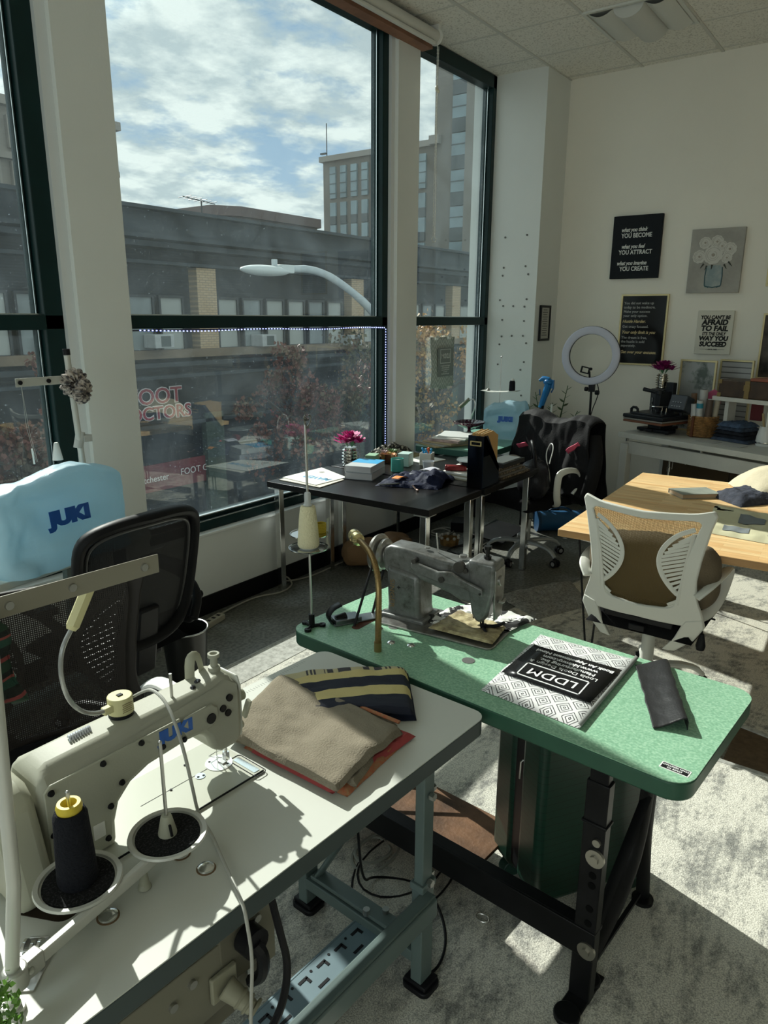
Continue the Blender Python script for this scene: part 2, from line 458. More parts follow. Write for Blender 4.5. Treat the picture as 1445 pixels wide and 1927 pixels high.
rug('area_rug', 'light grey distressed rug under the wooden butcher block table', 0, 2.55, -4.6, 0, rugm3, rz=R(-11), loc=(3.50, 1.85, 0))
q = B(); q.box((3.05, -.75, .002), (.50, 2.3, .004)); tag(q.ob('floor_mat', M('brown_mat', (0.085, 0.055, 0.03), .6, var=.3, vscale=30, bump=.3), bevel=.003), 'dark brown strip of matting on the floor between two grey rugs', 'mat')

# walls
def wallbox(name, c, d, mat=None): q = B(); q.box(c, d); return struct(q.ob(name, mat or wall_m))
wallbox('wall_back', (XB + .06, (YR + 3.5) / 2, ZC / 2), (.12, 3.5 - YR, ZC + .1))
wallbox('wall_right', ((XL + XB) / 2, YR - .06, ZC / 2), (XB - XL + .2, .12, ZC + .1))
wallbox('wall_left', (XL - .06, (YR + 3.5) / 2, .425), (.12, 3.5 - YR, .95))
wallbox('trim_9', (XL - .06, (YR + 3.5) / 2, 3.62), (.12, 3.5 - YR, .24))
wallbox('trim_10', (XL - .06, 2.95, 2.2), (.12, 1.1, 2.7)); wallbox('trim_11', (XL - .06, -3.75, 2.2), (.12, 1.1, 2.7))
q = B(); q.box(((XL + 6.12) / 2, YW + .065, .245), (6.12 - XL, .13, .49)); struct(q.ob('wall_window', wallc_m))
q = B(); q.box(((XL + 6.12) / 2, YW + .15, ZC + .2), (6.12 - XL + .6, .16, .4)); struct(q.ob('trim_12', wallc_m))
# corner pier in front of the back wall
q = B(); q.box((6.12 + .26, (2.82 + 3.5) / 2, ZC / 2), (.52, .68, ZC)); struct(q.ob('wall_corner', wallc_m))
for nm, x0, x1 in (('trim_5', 2.0, 2.28), ('trim_6', 4.585, 4.855), ('trim_7', -.62, -.30), ('trim_8', -3.6, -2.9)):
    q = B(); q.box(((x0 + x1) / 2, YW + .04, (ZC + .49) / 2), (x1 - x0, .12, ZC - .49)); struct(q.ob(nm, wallc_m))
# pale inner jamb strips next to the green frames
for k, (x, w) in enumerate(((1.975, .05), (4.565, .04))):
    q = B(); q.box((x, YW + .055, (ZC + .49) / 2), (w, .09, ZC - .49)); struct(q.ob('trim_%d' % (k + 2), M('jamb_white', (.72, .74, .74), .4)))
q = B(); q.box(((XL + 6.12) / 2, YW + .005, .497), (6.12 - XL, .06, .014)); struct(q.ob('trim_1', M('sill_white', (.80, .82, .80), .3), bevel=.003))
q = B(); q.box(((XL + 6.12) / 2, YW - .006, .058), (6.12 - XL, .012, .116)); struct(q.ob('baseboard_window', black_trim, bevel=.002))
q = B(); q.box((XB - .006, (YR + 2.82) / 2, .058), (.012, 2.82 - YR, .116)); struct(q.ob('baseboard_back', black_trim, bevel=.002))
q = B(); q.box((6.114, 3.03, .058), (.012, .43, .116)); q.box((6.35, 2.814, .058), (.47, .012, .116)); struct(q.ob('baseboard_corner', black_trim, bevel=.002))

# glass : clear pane with real reflection and a thin film of dust
def glass_mat():
    m = bpy.data.materials.new('window_glass'); m.use_nodes = True; MATS['window_glass'] = m
    N, L = m.node_tree.nodes, m.node_tree.links; N.clear()
    o = N.new('ShaderNodeOutputMaterial'); tr = N.new('ShaderNodeBsdfTransparent'); gl = N.new('ShaderNodeBsdfGlossy')
    tr.inputs[0].default_value = (0.95, 0.98, 0.98, 1); gl.inputs['Roughness'].default_value = 0.0; gl.inputs[0].default_value = (.95, 1, 1, 1)
    lw = N.new('ShaderNodeLayerWeight'); lw.inputs[0].default_value = .5
    pw_ = N.new('ShaderNodeMath'); pw_.operation = 'POWER'; pw_.inputs[1].default_value = 4.0; L.new(lw.outputs['Facing'], pw_.inputs[0])
    fr = N.new('ShaderNodeMath'); fr.operation = 'MULTIPLY_ADD'; fr.inputs[1].default_value = .8; fr.inputs[2].default_value = .065; L.new(pw_.outputs[0], fr.inputs[0])
    mx = N.new('ShaderNodeMixShader'); L.new(fr.outputs[0], mx.inputs[0]); L.new(tr.outputs[0], mx.inputs[1]); L.new(gl.outputs[0], mx.inputs[2])
    df = N.new('ShaderNodeBsdfTranslucent'); df.inputs[0].default_value = (.70, .88, 1.0, 1)
    t = N.new('ShaderNodeTexCoord'); n = N.new('ShaderNodeTexNoise'); n.inputs['Scale'].default_value = 2.2; n.inputs['Detail'].default_value = 8; n.inputs['Distortion'].default_value = 1.5
    s = N.new('ShaderNodeTexNoise'); s.inputs['Scale'].default_value = 90; s.inputs['Detail'].default_value = 2
    L.new(t.outputs['Object'], n.inputs['Vector']); L.new(t.outputs['Object'], s.inputs['Vector'])
    r = ramp(N, [(0.35, (.005,) * 3), (0.7, (.017,) * 3)]); L.new(n.outputs['Fac'], r.inputs[0])
    r2 = ramp(N, [(0.68, (0,) * 3), (0.76, (.09,) * 3)]); L.new(s.outputs['Fac'], r2.inputs[0])
    ad = N.new('ShaderNodeMath'); ad.operation = 'ADD'; L.new(r.outputs[0], ad.inputs[0]); L.new(r2.outputs[0], ad.inputs[1])
    m2 = N.new('ShaderNodeMixShader'); L.new(ad.outputs[0], m2.inputs[0]); L.new(mx.outputs[0], m2.inputs[1]); L.new(df.outputs[0], m2.inputs[2])
    L.new(m2.outputs[0], o.inputs[0])
    return m
glass_m = glass_mat()
def window(nm, x0, x1, fl=.10, fr_=.10):
    yf0, yf1 = YW + .035, YW + .13
    yc, dy = (yf0 + yf1) / 2, yf1 - yf0
    q = B()
    zb, zt = .50, ZC - .005
    q.box(((x0 + x1) / 2, yc, zb + .03), (x1 - x0, dy, .06))
    q.box(((x0 + x1) / 2, yc + .02, zb + .07), (x1 - x0, dy - .04, .03))
    q.box(((x0 + x1) / 2, yc, zt - .05), (x1 - x0, dy, .10))
    q.box(((x0 + x1) / 2, yc, 1.705), (x1 - x0, dy, .068))
    q.box((x0 + fl / 2, yc, (zb + zt) / 2), (fl, dy, zt - zb)); q.box((x1 - fr_ / 2, yc, (zb + zt) / 2), (fr_, dy, zt - zb))
    for xx in (([x0 + fl + .008] if fl > .03 else []) + [x1 - fr_ - .008]): q.box((xx, yc + .025, (zb + zt) / 2), (.016, dy - .05, zt - zb))
    o = struct(q.ob(nm, frame_m, bevel=.004))
    q = B()
    yg = YW + .095
    for (z0, z1) in ((.585, 1.672), (1.738, zt - .1)):
        q.box(((x0 + x1) / 2, yg, (z0 + z1) / 2), (x1 - x0 - fl - fr_, .004, z1 - z0))
    g = q.ob('glass_pane', glass_m, o, smooth=False)
    q = B()
    for z in (.587, 1.741):
        q.box(((x0 + x1) / 2, yg - .016, z), (x1 - x0 - fl - fr_, .022, .006))  # bead widened in bright metal to look like a sunlit frame ledge
    q.box(((x0 + x1) / 2, yf0 + .010, .562), (x1 - x0 - fl - fr_, .016, .005))  # bright strip laid where the dark frame step only catches sun
    for xx in (x0 + fl + .012, x1 - fr_ - .012):
        q.box((xx, yg - .012, 2.15), (.005, .006, 3.0))
    q.ob('gasket_and_sunlit_ledge', M('bead_and_sunlit_ledge', (.75, .8, .8), .25, 1.0), o)
    return o
window('window_1', -.30, 1.96, .1, .10)
w2o = window('window_2', 2.275, 4.555, .012, .075)
w3o = window('window_3', 4.855, 6.12, .02, .06)
window('window_4', -2.9, -.62, .1, .1)

q = B()
for y_ in (-3.2, -1.8, -.4, 1.0, 2.4): q.box((XL - .05, y_, 2.2), (.08, .06, 2.6))
for z_ in (.93, 2.2, 3.47): q.box((XL - .05, -.4, z_), (.08, 5.6, .06))
w5 = struct(q.ob('added_window_5', frame_m, bevel=.004))  # unseen window added to house the fill light
q = B(); q.box((XL - .06, -.4, 2.2), (.006, 5.56, 2.56)); q.ob('glass_pane', glass_m, w5, smooth=False)

# ceiling tiles
def ceil_mat():
    m, N, L, b = nodes_of('ceiling_tile')
    t = N.new('ShaderNodeTexCoord'); a = N.new('ShaderNodeTexNoise'); a.inputs['Scale'].default_value = 75; a.inputs['Detail'].default_value = 5
    L.new(t.outputs['Object'], a.inputs['Vector'])
    r = ramp(N, [(0.36, (.60, .58, .52)), (0.48, (.84, .82, .75))]); L.new(a.outputs['Fac'], r.inputs[0]); L.new(r.outputs[0], b.inputs['Base Color'])
    b.inputs['Roughness'].default_value = .95
    bp = N.new('ShaderNodeBump'); bp.inputs['Strength'].default_value = .5; bp.inputs['Distance'].default_value = .004
    L.new(a.outputs['Fac'], bp.inputs['Height']); L.new(bp.outputs[0], b.inputs['Normal'])
    return m
q = B(); q.box(((XL + XB) / 2, (YR + 3.5) / 2, ZC + .05), (XB - XL + .4, 3.5 - YR, .1)); struct(q.ob('ceiling', ceil_mat()))
q = B()
y = 2.82
while y > YR: q.box(((XL + XB) / 2, y, ZC - .002), (XB - XL, .024, .008)); y -= .61
x = 6.49
while x > XL: q.box((x, (YR + YW) / 2, ZC - .001), (.020, YW - YR, .005)); x -= .61
struct(q.ob('trim_4', M('ceiling_grid', (.62, .61, .56), .6)))
# recessed fluorescent fixture (off)
fx = thing('ceiling_light', 'recessed square ceiling light with curved white basket, switched off', 'ceiling light', (5.56, 1.905, ZC))
wm = M('fixture_white', (.66, .67, .63), .45)
q = B()
q.box((0, 0, -.004), (.60, .60, .006)); q.ob('backing_tray', wm, fx)
q = B()
q.ring(rrect(.61, .61, .004, 1), rrect(.56, .56, .004, 1), .014, Matrix.Translation((0, 0, -.016))); q.ob('trim_ring', wm, fx)
q = B()
def bk(u, v): 
    a = PI * v; return Vector((-.27 + .54 * u, .10 * math.cos(a), -.008 - .075 * math.sin(a)))
q.grid(bk, 8, 14)
for xx in (-.27, .27): q.prism([(.10 * math.cos(PI * k / 12), -.008 - .075 * math.sin(PI * k / 12)) for k in range(13)], .003, YZ(xx))
q.ob('basket', M('basket_white', (.60, .61, .58), .5), fx)
q = B()
for s_ in (-1, 1): q.grid(lambda u, v: Vector((-.27 + .54 * u, s_ * (.1 + .17 * v), -.012 - .03 * math.sin(PI * v))), 6, 10)
q.ob('side_reflector', wm, fx)

# roller blind rolled up over window_2, with its bead chain
bl = thing('roller_blind', 'white rolled up window blind fixed under the ceiling with bead chain', 'blind', (3.6, 3.12, 3.64))
q = B(); q.cyl((-1.3, 0, 0), (1.27, 0, 0), .042, seg=28); q.ob('roll', M('blind_fabric', (.62, .61, .56), .6), bl)
q = B(); q.box((-.02, -.02, -.055), (2.50, .03, .02)); q.ob('hem_bar', M('blind_bar', (.70, .69, .64), .4), bl, bevel=.004)
q = B(); q.box((0, .07, -.035), (2.56, .09, .07)); q.ob('mount_board', M('wood_board', (.25, .12, .07), .6, var=.2), bl)
q = B()
for s_ in (-1.3, 1.27): q.cyl((s_, 0, 0), (s_ + .018, 0, 0), .055, seg=28); q.box((s_ + .01, 0, .05), (.03, .07, .05))
q.ob('end_bracket', M('blind_plastic', (.74, .74, .70), .35), bl, bevel=.002)
q = B()
ch = []
for k in range(121):
    t = k / 120
    if t < .48: p = (1.245, -.035, -.05 - 1.28 * t / .48)
    elif t > .52: p = (1.31, -.005, -.05 - 1.28 * (1 - t) / .48)
    else:
        a = PI * (t - .48) / .04; p = (1.2775 - .0325 * math.cos(a), -.02, -1.33 - .03 * math.sin(a))
    ch.append(Vector(p) + Vector((.004 * math.sin(k * .11), 0, 0)))
q.tube(ch, .0022, 5)
for k in range(0, 120, 1): q.sph(ch[k], .0038, 6)
q.ob('bead_chain', M('chain_beads', (.72, .72, .66), .3), bl)
q = B(); q.sph((1.25, -.035, -.34), .016, 10, (1, .6, 1)); q.sph((1.262, -.04, -.352), .012, 8); q.sph((1.242, -.04, -.33), .011, 8)
q.ob('chain_clip', M('chain_clip', (.75, .72, .6), .4), bl)

# LED strip round window_2
led_m = M('led_dots', (.4, .45, 1), .4, emit=(.35, .42, 1.0, 3.0))
lt = thing('light_strip', 'string of tiny blue white lights taped around the dark window frame', 'light strip', (4.50, 3.27, 1.66))
q = B(); q.box((0, 0, -.45), (.012, .004, .90)); q.box((-1.1, 0, .003), (2.18, .003, .008)); q.ob('tape', M('led_tape', (.05, .05, .09), .4), lt)
q = B()
for k in range(48): q.box((0, -.003, -.012 - .0186 * k), (.006, .003, .007))
for k in range(86): q.box((-.02 - .025 * k, -.003, .0 + .004 * math.sin(k * .16)), (.008, .003, .006))
q.ob('lamp_dots', led_m, lt, smooth=False)

# small fixing holes left on the pier
for (x_, y_, z_) in [(6.119, 3.142, 2.42), (6.119, 2.934, 2.43), (6.119, 3.144, 2.166), (6.119, 2.933, 2.172), (6.119, 3.151, 2.099), (6.119, 2.904, 2.105), (6.119, 3.167, 1.889), (6.119, 3.132, 1.838), (6.119, 3.032, 1.837), (6.119, 2.923, 1.832), (6.119, 2.906, 1.895), (6.119, 3.136, 1.717), (6.119, 2.92, 1.709), (6.119, 3.134, 1.571), (6.119, 3.033, 1.578), (6.119, 2.923, 1.58), (6.119, 3.152, 1.5), (6.119, 2.888, 1.516), (6.119, 2.90, 1.35), (6.119, 3.16, 1.32), (6.119, 2.93, 1.28), (6.119, 2.91, 1.05)]:
    q = B(); q.cyl((0, 0, 0), (-.006, 0, 0), .0085, seg=12); q.cyl((-.004, 0, 0), (-.007, 0, 0), .0045, seg=8)
    tag(q.ob('wall_plug', M('plug_grey', (.16, .16, .15), .5), loc=(x_, y_, z_)), 'small grey wall plug pressed into the white pier beside the window', 'wall plug', 'wall plugs in the white pier')
# ================================================================== outside
asph = M('asphalt', (.05, .055, .06), .85, var=.3, vscale=.6, bump=.2, bscale=20)
q = B(); q.box((40, 50, -5.2), (200, 95, .2)); struct(q.ob('ground_street', asph))
q = B(); q.box((25, 18, -5.03), (90, 3.6, .14)); struct(q.ob('ground_sidewalk', M('sidewalk', (.16, .17, .17), .85, var=.15, vscale=1.5)))
facade = brick_mat('dark_facade_brick', (.036, .043, .050), (.045, .052, .060), (.024, .028, .033), 1.0, .24, .08, .012, rot=(PI / 2, 0, 0))
tanbrick = brick_mat('tan_brick', (.46, .33, .20), (.52, .39, .25), (.30, .24, .17), 1.0, .24, .08, .012, rot=(PI / 2, 0, 0))
cornice_m = M('cornice_metal', (.034, .044, .052), .75, var=.25, vscale=.8)
tansill = M('tan_sill', (.20, .155, .11), .8, var=.2, vscale=1)
darkfr = M('dark_window_frame', (.03, .035, .04), .5)
paneg = M('far_pane', (.20, .23, .235), .25, var=.25, vscale=.9)
blindm = M('far_blind', (.36, .38, .36), .7, var=.12, vscale=.5)
shopd = M('dark_shopfront', (.018, .022, .028), .4, var=.3, vscale=.5)
rb = thing('row_building', 'long dark building across the street with heavy cornice and tan brick piers', 'building', (25, 20, -5.1))
def bp(name, mat, boxes, bev=0): 
    q = B()
    for c, d in boxes: q.box((c[0] - 25, c[1] - 20, c[2] + 5.1), d)
    return q.ob(name, mat, rb, bevel=bev)
bp('wall', facade, [((25, 23, -.6), (60, 5.6, 9.0))])
bp('parapet', cornice_m, [((25, 19.9, 4.45), (60.4, .7, .75)), ((25, 23, 4.3), (60.2, 6, .6))])
bp('cornice', cornice_m, [((25, 19.75, 4.86), (60.8, 1.1, .10)), ((25, 19.72, 4.06), (60.6, 1.0, .12)), ((25, 19.85, 3.86), (60.4, .8, .16)), ((25, 19.95, 3.35), (60.2, .5, .10))])
bp('sill_band', tansill, [((25, 19.95, .55), (60.2, .5, .27))])
bp('lower_cornice', cornice_m, [((25, 19.8, -.15), (60.2, .8, .10)), ((25, 19.9, .22), (60.2, .6, .14)), ((25, 19.95, -1.75), (60.2, .4, .12))])
bp('sign_board', shopd, [((25, 20.0, -.95), (60.2, .3, 1.4))])
bp('shopfront', shopd, [((25, 20.1, -3.4), (60.2, .2, 3.1))])
for k in range(-1, 5):
    x0 = 16.6 + 8.2 * k
    bp('brick_pier', tanbrick, [((x0 + .41, 20.0, 1.98), (.82, .44, 2.6))])
    bp('shop_pier', M('shop_pier_green', (.06, .085, .07), .8, var=.2), [((x0 + .41, 20.0, -3.3), (.8, .5, 3.6))])
    for j in range(6):
        xx = x0 + 1.35 + 1.16 * j
        q = B(); q.ring(rrect(.98, 1.75, .01, 1), rrect(.84, 1.6, .01, 1), .12, XZ(0)); 
        w = q.ob('window', darkfr, rb, loc=(xx - 25, 19.98 - 20 + .1 - .26, 1.5 + 5.1))
        q = B(); q.box((0, .07, 0), (.84, .02, 1.6)); q.box((0, .05, 0), (.84, .04, .05)); q.ob('pane', blindm if (j * 7 + k * 3) % 3 != 1 else paneg, w)
bp('storefront_banner', M('banner_maroon', (.17, .035, .045), .7, var=.15), [((15.2, 19.94, -3.45), (4.0, .06, .9))])
acm = M('ac_white', (.42, .44, .44), .5, var=.1); acg = M('ac_grille', (.10, .12, .12), .7)
for (x_, z_, l_) in ((11.3, .95, 'white air conditioner in the facade across the street, seen through the left window'), (14.75, .97, 'white air conditioner on the dark facade, above the maroon sign'), (19.35, .9, 'white air conditioner on the dark facade, right of the first tan brick pier'), (24.45, .8, 'white air conditioner on the dark facade, just left of the second tan brick pier'), (30.1, .85, 'white air conditioner on the dark facade beyond the second tan brick pier')):
    a = thing('air_conditioner', l_, 'air conditioner', (x_, 19.55, z_ - .22), group='window air conditioners across the street')
    q = B(); q.box((0, 0, .22), (.72, .6, .42)); q.ob('housing', acm, a, bevel=.02)
    q = B(); q.box((.04, -.305, .22), (.36, .01, .32)); q.ob('grille', acg, a)
wtxt = M('sign_white', (.75, .70, .70), .6); mtxt = M('sign_maroon', (.30, .03, .05), .6)
def sign(name, label, rows):
    o = thing(name, label, 'sign', (15, 19.76, -1))
    for (s_, x_, z_, sz, sx) in rows:
        mw = frame3((x_ - 15, 0.0, z_ + 1), (1, 0, 0), (0, 0, 1))
        text_ob('letter_outline', s_, sz, wtxt, o, mw, bold=.035, sx=sx, ext=.01)
        text_ob('lettering', s_, sz, mtxt, o, frame3((x_ - 15, -.02, z_ + 1), (1, 0, 0), (0, 0, 1)), bold=.006, sx=sx, ext=.012)
    return o
sign('shop_sign', 'maroon FOOT DOCTORS letters outlined white on the dark building', [('FOOT', 14.62, -.78, .70, 1.08), ('DOCTORS', 14.55, -1.32, .58, 1.05)])
o = thing('window_sign', 'faint maroon FOOT CARE banner on the shopfront across the street', 'sign', (15.2, 19.9, -3.45))
text_ob('lettering', 'FOOT CARE', .32, wtxt, o, frame3((1.15, -.03, .03), (1, 0, 0), (0, 0, 1)), ext=.004)
text_ob('lettering', 'Westchester', .30, wtxt, o, frame3((-1.0, -.03, -.02), (1, 0, 0), (0, 0, 1)), ext=.004)
an = thing('roof_antenna', 'thin television antenna standing on the roof of the row building', 'antenna', (20.6, 24, 4.9))
q = B(); q.cyl((0, 0, 0), (0, 0, 1.3), .03, seg=6); q.cyl((-.9, 0, 1.3), (.7, 0, 1.2), .02, seg=6)
for k in range(6): q.cyl((-.8 + .25 * k, -.4, 1.3 - .015 * k), (-.8 + .25 * k, .4, 1.3 - .015 * k), .012, seg=5)
q.ob('mast', darkfr, an)
q = B(); q.prism([(0, 0), (3.6, 0), (2.2, .8), (1.4, .8)], 3, XZ(0)); q.ob('skylight_hood', M('tarp_grey', (.30, .31, .31), .8, var=.1), rb, loc=(17.2 - 25, 4.2, 4.6 + 5.1))

# street lamp
sl = thing('street_lamp', 'pale grey street lamp with long curved arm outside the window', 'street lamp', (12.85, 9, -5.1))
gm = M('lamp_grey', (.42, .47, .49), .45, var=.08)
q = B(); q.tube([(0, 0, 0), (0, 0, 3), (0, 0, 5.4), (-.22, 0, 6.3), (-.85, 0, 6.95), (-1.91, 0, 7.47), (-2.65, 0, 7.66), (-3.35, 0, 7.62)], [.12, .11, .1, .09, .08, .07, .065, .06], 12, smooth=2); q.ob('pole', gm, sl)
q = B(); q.sph((-3.85, 0, 7.57), .55, 20, (1, .33, .16)); q.box((-3.37, 0, 7.62), (.3, .14, .13)); q.ob('lamp_head', M('lamp_head', (.55, .60, .60), .4), sl, bevel=.01)
q = B(); q.cyl((-3.63, 0, 7.62), (-3.63, 0, 7.76), .05, seg=10); q.ob('photocell', gm, sl)

# background buildings
def tower_mat(): return brick_mat('tower_brick', (.27, .235, .195), (.31, .27, .225), (.22, .2, .17), .6, .5, .2, .02, rot=(0, PI / 2, 0))
tw = thing('brick_tower', 'tall tan brick tower with tall vertical window strips behind the row building', 'building', (60, 38, -5.1))
tm = M('tower_stone', (.20, .18, .155), .85, var=.08, vscale=.6)
gl2 = M('tower_glass', (.25, .33, .36), .2, var=.2, vscale=.4); sp2 = M('tower_spandrel', (.10, .115, .12), .6)
def tb(nm, mat, bxs, bev=0):
    q = B()
    for (x0, x1, y0, y1, z0, z1) in bxs: q.box(((x0 + x1) / 2 - 60, (y0 + y1) / 2 - 38, (z0 + z1) / 2 + 5.1), (x1 - x0, y1 - y0, z1 - z0))
    return q.ob(nm, mat, tw, bevel=bev)
tb('wall', tm, [(60, 80, 37.8, 51.4, -5, 16.6)])
tb('tall_wall', tm, [(59.4, 80, 22, 37.9, -5, 38)])
tb('coping', M('coping_light', (.33, .31, .28), .8), [(59.7, 80.3, 37.8, 51.7, 16.6, 17.1), (58.9, 59.4, 37.2, 38.2, 16.5, 17.2)])
for k in range(9):
    y1 = 50.4 - 1.33 * k
    q = B(); q.box((-.05, y1 - .35 - 38, 14.6 + 5.1), (.3, .72, 2.9))
    w = q.ob('window_strip', gl2, tw)
    q = B()
    for z in (13.6, 14.5, 15.4): q.box((-.22, y1 - .35 - 38, z + 5.1), (.06, .72, .06))
    q.ob('muntin', sp2, w)
    for z in (12.1, 10.0, 7.8, 5.6):
        q = B(); q.box((-.05, y1 - .35 - 38, z + 5.1), (.3, .72, 1.3)); w = q.ob('window_strip', gl2, tw)
        q = B(); q.box((-.12, y1 - .35 - 38, z + 5.1 - 1.0), (.2, .72, .8)); q.ob('spandrel', sp2, w)
for k in range(14):
    z = 31 - 2.95 * k
    q = B(); q.box((-.66, 35.3 - 38, z + 5.1), (.2, 1.45, 1.75)); w = q.ob('tower_window', gl2, tw)
    q = B(); q.box((-.78, 35.3 - 38, z + 5.1), (.06, 1.5, .08)); q.box((-.70, 35.3 - 38, z - 1.45 + 5.1), (.16, 1.45, 1.1)); q.ob('spandrel', sp2, w)
tb('buttress', M('buttress', (.24, .22, .19), .85), [(58.6, 59.4, 33.2, 34.3, -5, 38), (59.1, 59.4, 29.6, 30.2, -5, 38)])
q = B(); q.cyl((0, 50.9 - 38, 22), (0, 50.9 - 38, 25.2), .05, seg=6); q.box((0, 51.3 - 38, 22.5), (.3, .7, .12)); q.ob('aerial', darkfr, tw)
lb = thing('low_brick_building', 'low brown building with faceted upper floor behind the row roof', 'building', (45, 45, -5.1))
q = B(); q.prism([(-5.4, 0), (-3.7, -1.2), (5.2, -1.2), (5.6, 0), (5.6, 8), (-5.4, 8)], 14.2); q.ob('wall', M('brown_render', (.13, .10, .095), .8, var=.1), lb)
q = B(); q.prism([(-5.7, -.2), (-3.8, -1.5), (5.4, -1.5), (5.9, -.2), (5.9, 8.2), (-5.7, 8.2)], .7, Matrix.Translation((0, 0, 14.2))); q.ob('roof_band', M('brown_band', (.16, .12, .115), .8), lb)
q = B()
for k in range(5): q.box((-2.6 + 1.9 * k, -1.25, 13.1), (1.3, .2, .7))
q.ob('window_band', gl2, lb)
q = B(); q.box((50 - 45, 3, 12.4), (16, 5, 1.8)); q.ob('annex', M('annex', (.11, .085, .08), .8), lb)
lbd = thing('stone_apartment_house', 'pale stone apartment house with paired windows and stone cornices behind the row building', 'building', (14, 32, -5.1))
stm = M('pale_stone', (.30, .275, .235), .85, var=.1, vscale=.5)
def sb(nm, mat, bxs):
    q = B()
    for (x0, x1, y0, y1, z0, z1) in bxs: q.box(((x0 + x1) / 2 - 14, (y0 + y1) / 2 - 32, (z0 + z1) / 2 + 5.1), (x1 - x0, y1 - y0, z1 - z0))
    return q.ob(nm, mat, lbd, bevel=0)
sb('wall', stm, [(2, 22.2, 32, 42, -5, 10.2)])
sb('roof_cornice', stm, [(1.8, 22.6, 31.6, 42.2, 10.0, 10.35), (1.9, 22.45, 31.75, 42.1, 8.0, 8.25), (1.9, 22.45, 31.75, 42.1, 6.2, 6.5), (1.9, 22.5, 31.7, 42.1, 4.5, 4.8)])
sb('roof_hut', M('hut_brick', (.16, .10, .085), .8), [(14.5, 17.3, 33, 36, 10.2, 11.6)])
for r_ in range(3):
    for k in range(11):
        xx = 6.2 + 1.45 * k
        q = B(); q.ring(rrect(.98, 1.25, .01, 1), rrect(.78, 1.05, .01, 1), .25, XZ(0)); w = q.ob('window', stm, lbd, loc=(xx - 14, -.22, 9.05 - 1.75 * r_ + 5.1))
        q = B(); q.box((0, .12, 0), (.78, .02, 1.05)); q.box((0, .1, 0), (.78, .04, .05)); q.ob('pane', gl2, w)

# autumn street trees
def leaf_mat(name, c1, c2, c3):
    m, N, L, b = nodes_of(name)
    t = N.new('ShaderNodeTexCoord'); n = N.new('ShaderNodeTexNoise'); n.inputs['Scale'].default_value = 2.5; n.inputs['Detail'].default_value = 4
    L.new(t.outputs['Object'], n.inputs['Vector']); r = ramp(N, [(.38, c1), (.5, c2), (.62, c3)]); L.new(n.outputs['Fac'], r.inputs[0]); L.new(r.outputs[0], b.inputs['Base Color'])
    b.inputs['Roughness'].default_value = .6; b.inputs['Subsurface Weight'].default_value = 0
    return m
red_l = leaf_mat('red_leaves', (.09, .03, .02), (.16, .05, .035), (.10, .075, .04))
org_l = leaf_mat('orange_leaves', (.28, .14, .05), (.50, .28, .09), (.25, .20, .07))
grn_l = leaf_mat('olive_leaves', (.06, .065, .03), (.11, .095, .04), (.15, .08, .04))
bark = M('bark', (.07, .06, .05), .9, bump=.5)
def tree(label, x, y, z, rad, hh, mat, n=2600, seed=1, ls=.13):
    random.seed(seed)
    t = thing('street_tree', label, 'tree', (x, y, -5.1))
    q = B(); q.tube([(0, 0, 0), (.1, 0, 1.5), (-.05, .1, z + 5.1 - hh * .3)], [.14, .12, .07], 8, smooth=1)
    for k in range(9):
        a = k * 2.4; q.tube([(0, 0, z + 5.1 - hh * (.75 - .05 * k)), (rad * .45 * math.cos(a), rad * .45 * math.sin(a), z + 5.1 - hh * .1), (rad * .8 * math.cos(a), rad * .8 * math.sin(a), z + 5.1 + hh * .35 * math.cos(k))], [.05, .035, .015], 6, smooth=1)
    q.ob('trunk', bark, t)
    q = B(); bm = q.bm
    clumps = [(random.gauss(0, .45), random.gauss(0, .45), random.gauss(0, .45), random.uniform(.18, .4)) for _ in range(26)]
    for _ in range(n):
        c = random.choice(clumps); 
        d = Vector((random.gauss(0, 1), random.gauss(0, 1), random.gauss(0, 1))); d = d.normalized() * c[3] * random.uniform(.5, 1.1)
        p = Vector(((c[0] + d.x) * rad, (c[1] + d.y) * rad, z + 5.1 + (c[2] + d.z) * hh))
        e = Euler((random.uniform(0, 6), random.uniform(0, 6), random.uniform(0, 6))).to_matrix()
        s_ = ls * random.uniform(.6, 1.3)
        bm.faces.new([bm.verts.new(p + e @ Vector(v) * s_) for v in ((-.5, 0, 0), (0, .4, .1), (.5, 0, 0), (0, -.4, .1))])
    o = q.ob('foliage', mat, t); o['kind'] = 'stuff'
    return t
tree('red leaved street tree right of the foot doctors sign', 15.4, 14, -.7, 1.5, 1.6, red_l, 3000, 3)
tree('darker red street tree beside the light strip, seen through the wide window', 18.6, 14.6, -.9, 1.9, 1.7, grn_l, 3400, 5)
tree('orange topped street tree in the narrow right window', 22.6, 14, -.2, 1.6, 2.3, org_l, 2600, 9, .15)
tree('small red street tree in front of the stone apartment house', 7.7, 15, -1.0, 1.3, 1.1, red_l, 2400, 12)
